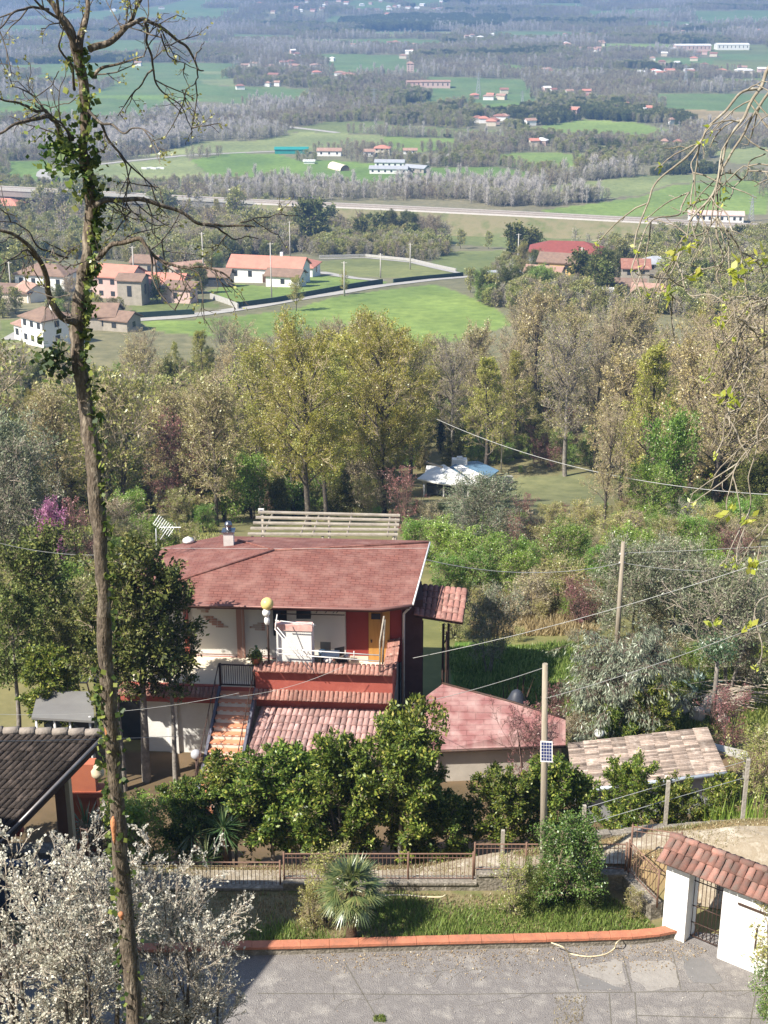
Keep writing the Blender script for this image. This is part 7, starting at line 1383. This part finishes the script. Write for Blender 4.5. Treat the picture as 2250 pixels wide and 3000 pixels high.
ck = thing('black_bin_bag', 'dark rounded water butt among the stakes', 'water butt', Vector((colx(1515,52,-3), 52, tz(4,52)))); b = MB(); b.lathe(ck.location, [(.32,0),(.42,.5),(.40,1.1),(.2,1.5),(.05,1.6)], 14); b.build('body', mat('dark_butt', (.03,.035,.05), (.05,.055,.07), 3, .5), ck); ck.name = 'water_butt'; ORG[ck.name] = ck.location.copy()
for i, (cx_, Y_, r_, n_, h_, lb) in enumerate([([(1300,1900),(1700,1890),(1720,2100),(1560,2110),(1340,2020)],0,0,16000,.28,'bright green grass between the shelter and the eucalyptus'), ([(1960,1900),(2260,1890),(2260,2160),(1960,2140)],0,0,9000,.22,'rough green grass under the gnarled olive'), ([(-20,1800),(330,1800),(330,2000),(-20,2000)],0,0,9000,.2,'sunlit grass at the left edge behind the evergreens')]):
    blades('grass', [tuple(G(*p))[:2] for p in cx_], n_, h_, GL, lb, 'grass', 20+i, .03, terr)
blades('dry_grass', [tuple(G(*p))[:2] for p in [(1380,1690),(1760,1690),(1760,1860),(1380,1870)]], 14000, .5, DL, 'pale dry reeds and grass on the slope left of the rear pole', 'dry grass', 31, .03, terr)
blades('dry_grass', [tuple(G(*p))[:2] for p in [(160,1520),(640,1520),(640,1660),(160,1700)]], 9000, .25, L_YOLV, 'olive coloured meadow grass behind the tall trunk', 'grass', 32, .04, terr)
# ---------------------------------------------------------------- blossoming plums at the lower left
def blossom(key, seed, H_, spread, n):
    tree_mesh(key, seed, H_, spread, .52, WOOD, TWIGG, L_WHITE, nl=26, n2=8, n3=7, n4=0, leafn=n, leafs=.044, asp=.9, jit=.016, stems=3, tw=.006, shape='vase', up=.22, rad=.075)
blossom('plum0', 301, 7.0, 1.6, 9500); blossom('plum1', 302, 7.0, 1.55, 9000)
def bl(key, c, Y, H_, label, rz, **k): return plant(key, (colx(c, Y, 8.5), Y, tz(colx(c, Y, 8.5), Y)), H_, label, 'blossoming tree', 'tree', rz=rz, sink=.05, **k)
bl('plum0', 70, 20.6, 6.9, 'white blossoming plum at the lower left edge', .6, sx=1.1); bl('plum1', 270, 20.9, 7.0, 'white blossoming plum crossed by the tall trunk', 2.1, sx=1.0); bl('plum0', 470, 20.7, 6.3, 'white blossoming plum right of the tall trunk, lower than the others', 4.0, sx=1.05)
bl('plum1', 590, 21.2, 5.9, 'small white blossoming plum reaching over the shaded kerb', 5.0, sx=.85); bl('plum1', 180, 19.6, 6.0, 'lowest white blossoming plum, in the lower left corner', 1.0, sx=1.0)
# ---------------------------------------------------------------- the tall tree at the left, close to the camera
LB2 = leafmat('ivy_yellowish_leaves', [(0,(.03,.06,.015)),(.55,(.09,.14,.03)),(.85,(.28,.33,.08)),(1,(.34,.37,.12))], .35, gloss=.02)  # ivy leaves ranging from dark green to bright yellowish
LYEL = leafmat('opening_buds', [(0,(.14,.13,.04)),(.5,(.26,.24,.07)),(1,(.42,.40,.12))], .4)
BARK = mat('rough_bark', (.23,.18,.13), (.085,.065,.048), 6, .95, 1.0, 16, c3=(.34,.285,.215), stretch=(1.6,1.6,.5)); BARE = mat('peeled_wood', (.55,.24,.11), (.42,.17,.08), 6, .8, .4)
YT = 18.0; SC = None
def dp(x, y, Y): return PY(x*D2S, y*D2S, Y)
def wpx(wd, p): return wd*D2S/F*(p.y*CP+(CZ-p.z)*SP)/2
tt = thing('tall_tree', 'tall thin ivy clad tree with bare budding branches crossing the left of the view', 'tree', Vector((dp(292,2230,YT).x+.1, YT, tz(-4,YT))))
trunk = [((296,2320),46),((292,2212),44),((283,2080),43),((270,1950),41),((258,1820),40),((250,1700),38),((240,1580),38),((232,1470),37),((226,1350),36),((222,1250),36),((212,1120),36),((200,1000),37),((186,880),37),((172,780),36),((165,715),38),((172,660),36),((182,590),33),((192,500),31),((197,430),30),((186,370),28),((181,300),27),((183,230),25),((176,160),25),((165,110),27),((150,60),20),((120,20),15),((90,-20),12)]
TR = [(dp(x, y, YT+.25*math.sin(y/260)), wd) for (x, y), wd in trunk]; gz = tt.location
TR = [(p, wd*.86) for p, wd in TR]
pts_ = [Vector((gz.x+.05, gz.y, gz.z-.3)), lerp(Vector((gz.x+.05, gz.y, gz.z)), TR[0][0], .5)]+[p for p, wd in TR]; rs2 = [.22, .2]+[wpx(wd, p) for p, wd in TR]
sp2 = smooth(pts_, 4); rsp = np.interp(np.linspace(0, len(pts_)-1, len(sp2)), range(len(pts_)), rs2); rb_ = random.Random(3)
b = MB(); b.tube(sp2, list(rsp), 14)
for v in b.v: nn_ = mnoise.noise(v*6)*.03+mnoise.noise(v*2)*.025; v.x += nn_; v.y += nn_*.6
b.build('trunk', BARK, tt)
# bare patches where the bark has gone
for (x, y0, y1) in ((233,1545,1600),(247,1755,1815),(230,1395,1415),(263,1960,1978)):
    b = MB(); a, c = dp(x, y0, YT), dp(x+3, y1, YT); r_ = wpx(12, a); n = 6; P = [lerp(a, c, k/n)+Vector((0,-wpx(40, a)*.78,0)) for k in range(n+1)]; b.tube(P, [.01]+[r_*.9+.01*math.sin(k) for k in range(1, n)]+[.008], 8); b.build('bare_patch', BARE, tt)
LIMBS = [  # traced: points in the overview, width at the start, distance of the tip
 ([(168,110),(182,60),(190,20),(192,-30)], 20, 18.4), ([(163,108),(140,60),(125,20),(110,-30)], 14, 17.5), ([(150,66),(130,40),(85,5),(60,-30)], 9, 17.2),
 ([(192,110),(230,85),(262,62),(285,40),(300,10),(320,-20)], 17, 18.8), ([(262,62),(290,46),(312,42),(335,52),(370,75),(400,100),(418,125),(425,145),(438,148)], 11, 19.5), ([(312,42),(318,80),(322,110),(330,150),(345,190),(365,215),(400,245),(415,285)], 7, 20),
 ([(418,125),(430,108),(442,90)], 4, 19.8), ([(425,145),(424,170),(415,185),(395,198)], 4, 19.5), ([(345,70),(360,105),(375,130),(400,140),(425,145)], 4, 19.2), ([(330,150),(305,180),(285,215),(275,245)], 5, 19),
 ([(196,168),(220,148),(250,135),(285,127),(312,125)], 9, 18.2), ([(196,235),(215,262),(240,275),(260,288),(285,278),(310,282),(335,292)], 7, 17), ([(215,262),(235,300),(262,335),(290,365),(315,395),(335,412)], 7, 18.5), ([(262,335),(272,352),(278,380),(290,412)], 5, 18.3),
 ([(205,445),(230,432),(270,430),(310,432),(350,440),(400,460),(440,485),(480,488),(520,482),(550,490)], 13, 19), ([(440,485),(480,500),(510,515),(555,512)], 6, 19.4), ([(350,440),(342,412),(330,400)], 4, 18.6), ([(310,432),(322,470),(330,500),(350,520)], 4, 18.2), ([(270,430),(290,462),(330,480),(370,485)], 4, 18.5), ([(520,482),(560,470),(600,465),(640,468)], 4, 19.2),
 ([(205,560),(230,535),(262,522),(300,516),(315,530),(335,555),(360,568),(400,578),(440,575),(480,590),(500,610)], 12, 18), ([(315,530),(328,560),(330,600),(345,630),(365,655),(385,670)], 6, 17.5), ([(400,578),(425,592),(430,625)], 4, 17.8), ([(335,555),(380,590),(410,600),(430,590)], 4, 17.6),
 ([(162,108),(150,80),(133,60),(131,30)], 5, 17.6), ([(160,190),(155,150),(135,110),(130,85),(132,60)], 7, 17), ([(133,60),(90,95),(65,125),(20,140)], 0, 17),
 ([(105,18),(60,15),(30,30),(0,60),(-30,80)], 7, 16.5), ([(168,480),(140,470),(110,460),(70,450),(40,420),(-10,440)], 0, 16.5),
 ([(96,250),(92,240),(60,230),(40,222),(0,214),(-30,210)], 9, 16.3), ([(130,290),(110,262),(92,250),(60,258),(30,270),(0,292),(-30,300)], 12, 16.5), ([(160,330),(145,285),(130,262),(112,250)], 7, 17), ([(96,250),(75,225),(88,200),(118,180),(125,150)], 4, 16.2), ([(60,215),(90,222),(130,228),(160,215)], 4, 16.4), ([(160,300),(130,270),(100,250)], 4, 17),
 ([(165,700),(140,690),(118,665),(108,640),(100,600),(88,560),(72,540),(40,510),(10,500),(-30,495)], 17, 16.6), ([(100,600),(95,575),(60,540),(20,560),(-20,600)], 7, 16), ([(72,545),(100,560),(130,570),(152,600)], 5, 16.8), ([(50,570),(52,600),(70,625),(110,640),(150,642)], 4, 16.4), ([(40,510),(10,520),(-20,530)], 4, 16.2), ([(150,560),(110,545),(85,535),(60,500),(30,480),(-20,478)], 5, 16.6), ([(170,545),(130,540),(90,520)], 5, 17)]
lp_ = []
for pl, wd, Yt in LIMBS:
    if not wd: continue
    n = len(pl); P = [dp(x, y, YT+(Yt-YT)*(k/(n-1))) for k, (x, y) in enumerate(pl)]; P = smooth(P, 4); n = len(P)
    P = [p+Vector((mnoise.noise(p*3), mnoise.noise(p*3+Vector((9,0,0))), mnoise.noise(p*3+Vector((0,9,0)))))*.05 for p in P]
    r0 = wpx(wd, P[0]); b = MB(); b.tube(P, [max(r0*(1-.72*(k/(n-1))), .006) for k in range(n)], 8 if wd > 8 else 5); b.build('branch', BARK if wd > 8 else WOOD, tt)
    for k in range(0, n-1): lp_.append((P[k], P[k+1], r0))
# twigs with opening buds
rg = np.random.RandomState(12)
PL = np.array([[tuple(a), tuple((a+c)/2), tuple(c)] for a, c, r in lp_]); rr_ = np.array([r for a, c, r in lp_])
T1, L1, i1, u1 = children(rg, PL, 1, 0, 1, (30, 80), .55, 5, up=.02, wob=.14, taper=False); k_ = rg.uniform(size=len(T1)) < .15; T1 = T1[k_]; L1 = L1[k_]
T2, L2, i2, u2 = children(rg, T1, 3, .2, 1, (25, 65), L1*.55, 4, up=.03, wob=.2); T3, L3, i3, u3 = children(rg, T2, 2, .3, 1, (25, 60), L2*.5, 3, up=.03, wob=.2)
cv, cf = join([tubes(T1, .010, .005, 4), tubes(T2, .006, .0035, 3), tubes(T3, .004, .0025, 3)]); tips = np.concatenate([T1[:,-1], T2[:,-1], T3[:,-1]]); tips = tips[rg.uniform(size=len(tips)) < .42]
C_ = np.repeat(tips, 4, 0)+rg.normal(size=(len(tips)*4, 3))*.022; lv, lf = leaves(rg, C_, .045, .7); o_ = np.array(gz)
link('twigs', np_mesh('twigs', cv-o_, cf, WOOD), tt); link('buds', np_mesh('buds', lv-o_, lf, LYEL), tt)
# ivy on the trunk
C_ = []
for (p, wd) in [(sp2[k], rsp[k]) for k in range(len(sp2))]:
    d = p.y*CP+(CZ-p.z)*SP; row = (1500-F*((p.z-CZ)*CP+p.y*SP)/d)/D2S
    dens = np.interp(row, [-50,90,110,200,290,310,420,560,680,760,1200,1440,1460,2212], [0,0,8,12,16,26,26,24,7,12,9,7,20,6])
    for j in range(int(dens)):
        lft = row > 1440 and rg.uniform() < .75; a = rg.uniform(2.6, 4.4) if lft else rg.uniform(-.9, .9) if row > 420 else rg.uniform(0, 6.28); r = wd+abs(rg.normal())*(.045 if row > 420 else .07)*(1.5 if 240 < row < 420 else 1)
        C_.append((p.x+math.cos(a)*r, p.y-abs(math.sin(a))*r*(1 if rg.uniform() < .8 else -1), p.z+rg.uniform(-.14, .14)))
C_ = np.array(C_); lv, lf = leaves(rg, C_, .085, .9, flat=1); link('ivy', np_mesh('ivy', lv-o_, lf, LB2), tt)
for (x, y, r, n_) in ((128,332,.45,110),(135,300,.3,60),(140,350,.35,80),(115,778,.33,200)):
    c = np.array(dp(x, y, YT-.2)); q = c+rg.normal(size=(n_,3))*r*.33; lv, lf = leaves(rg, q, .085, .9); link('ivy', np_mesh('ivy', lv-o_, lf, L_IVY if y > 700 else LB2), tt)
# ---------------------------------------------------------------- budding branches hanging in from the right
SMO = mat('smooth_twig_bark', (.34,.30,.23), (.20,.17,.13), 6, .7, .3, c3=(.44,.40,.32)); NB = leafmat('spring_leaflets', [(0,(.22,.30,.03)),(.5,(.42,.48,.06)),(1,(.60,.60,.12))], .5)
YB = 10.5
rt = thing('overhanging_branches', 'budding branches of a near tree hanging in from the right edge', 'branches', dp(1760, 100, YB))
def tagbr(): pass
BR_ = [([(1760,60),(1700,110),(1659,150),(1642,190),(1629,215),(1600,260),(1575,300),(1560,350),(1545,400),(1520,440),(1490,480)], 11, 10.2), ([(1642,188),(1618,193),(1590,208),(1560,240),(1530,275),(1514,305),(1480,335),(1450,365),(1420,400),(1395,440),(1375,490),(1370,540)], 8, 10.0),
 ([(1514,305),(1500,345),(1495,375),(1490,405),(1492,440)], 5, 10.2), ([(1700,150),(1659,195),(1640,225),(1600,300),(1560,370),(1550,400),(1548,430),(1552,470)], 9, 10.6), ([(1490,415),(1470,450),(1465,470),(1425,470),(1395,490),(1372,540),(1366,590),(1385,640)], 5, 10.0),
 ([(1552,470),(1530,500),(1480,510),(1470,540),(1450,580),(1440,620),(1470,660)], 5, 10.3), ([(1552,470),(1555,520),(1560,560),(1550,600),(1580,650),(1590,690)], 6, 10.4), ([(1590,690),(1620,660),(1659,640),(1700,600)], 6, 10.6), ([(1552,470),(1580,510),(1610,560),(1640,560),(1700,540)], 5, 10.5),
 ([(1700,640),(1650,660),(1610,690),(1590,740),(1600,790),(1590,830)], 6, 10.6), ([(1720,720),(1670,740),(1620,780),(1600,830),(1610,870),(1570,900),(1555,950),(1545,985)], 6, 10.5), ([(1600,830),(1580,860),(1575,920)], 4, 10.4), ([(1730,860),(1680,880),(1640,920),(1630,980),(1620,1040),(1618,1120)], 5, 10.5), ([(1740,900),(1660,940),(1600,990),(1580,1040),(1575,1105)], 5, 10.4),
 ([(1740,1050),(1690,1090),(1650,1150),(1632,1230)], 5, 10.4), ([(1740,1250),(1690,1280),(1645,1300),(1620,1350)], 5, 10.4), ([(1740,560),(1690,600),(1660,650),(1650,720),(1655,800),(1640,860),(1640,950)], 7, 10.7), ([(1590,690),(1600,730),(1620,760),(1650,790),(1720,790)], 5, 10.6), ([(1475,465),(1500,440),(1530,430),(1545,405)], 4, 10.3), ([(1700,380),(1659,330),(1640,320),(1610,290)], 4, 10.8), ([(1590,400),(1610,380),(1620,350),(1650,330)], 3, 10.6), ([(1470,540),(1465,580),(1480,620),(1500,640)], 3, 10.2)]
lp_ = []; tipsR = []
for pl, wd, Yt in BR_:
    n = len(pl); P = [dp(x, y, YB+.2+(Yt-YB-.2)*(k/(n-1))) for k, (x, y) in enumerate(pl)]; P = smooth(P, 5); n = len(P); P = [p+Vector((mnoise.noise(p*5), mnoise.noise(p*5+Vector((9,0,0))), mnoise.noise(p*5+Vector((0,9,0)))))*.03 for p in P]
    r0 = wpx(wd*.8, P[0]); b = MB(); b.tube(P, [max(r0*(1-.5*(k/(n-1))), .005) for k in range(n)], 8)
    for v in b.v: v += Vector((1,1,1))*mnoise.noise(v*40)*.003
    b.build('branch', SMO, rt); tipsR.append(P[-1])
    for k in range(n-1): lp_.append((P[k], P[k+1]))
PL = np.array([[tuple(a), tuple((a+c)/2), tuple(c)] for a, c in lp_])
T1, L1, i1, u1 = children(rg, PL, 1, 0, 1, (30, 80), .42, 6, up=-.12, wob=.16, taper=False); k_ = rg.uniform(size=len(T1)) < .13; T1 = T1[k_]; L1 = L1[k_]; T2, L2, i2, u2 = children(rg, T1, 2, .3, 1, (25, 65), L1*.5, 4, up=-.05, wob=.25)
cv, cf = join([tubes(T1, .006, .004, 5), tubes(T2, .004, .0025, 4)]); o_ = np.array(rt.location); link('twigs', np_mesh('twigs', cv-o_, cf, SMO, smooth=True), rt)
tips = np.concatenate([T1[:,-1], T2[:,-1], np.array([tuple(t) for t in tipsR])]); tips = tips[rg.uniform(size=len(tips)) < .2]; nn_ = 6
C_ = np.repeat(tips, nn_, 0)+rg.normal(size=(len(tips)*nn_, 3))*.014; lv, lf = leaves(rg, C_, .042, .45); link('leaflets', np_mesh('leaflets', lv-o_, lf, NB), rt)
big = [(1625,1225),(1630,1215),(1370,1115),(1575,1108),(1620,1120),(1455,545),(1480,530),(1600,570),(1640,560),(1590,590),(1505,600),(1555,690),(1560,860),(1585,855),(1440,640),(1545,1350),(1618,1352)]
C_ = np.concatenate([np.array(dp(x, y, 10.3))[None]+rg.normal(size=(9,3))*.018 for x, y in big if x > 1430]); lv, lf = leaves(rg, C_, .075, .5); link('leaflets', np_mesh('leaflets', lv-o_, lf, NB), rt)
# dark shrub twigs at the lower right corner
flat('sparse', 2262, 2870, 0, 2.2, 'green twiggy shrub at the right edge beside the white gateway', sx=1.1); flat('ivybush', 2290, 3010, 0, 1.7, 'dense shrub cut by the lower right corner')
# ---------------------------------------------------------------- the air over the valley
hz = MB(); hz.box(-9000, 9000, -80, 13500, -120, 420)
hm = bpy.data.materials.new('haze'); hm.use_nodes = True; nt = hm.node_tree
for n in list(nt.nodes): nt.nodes.remove(n)
out = _n(nt, 'ShaderNodeOutputMaterial'); pv = _n(nt, 'ShaderNodeVolumePrincipled'); pv.inputs['Density'].default_value = .00026; pv.inputs['Color'].default_value = (.30,.54,1.0,1); pv.inputs['Anisotropy'].default_value = .1; nt.links.new(pv.outputs[0], out.inputs['Volume'])
o = hz.build('haze', hm, None, (0,0,0)); tag(o, 'thin blue spring haze over the valley', 'haze', None, 'stuff')
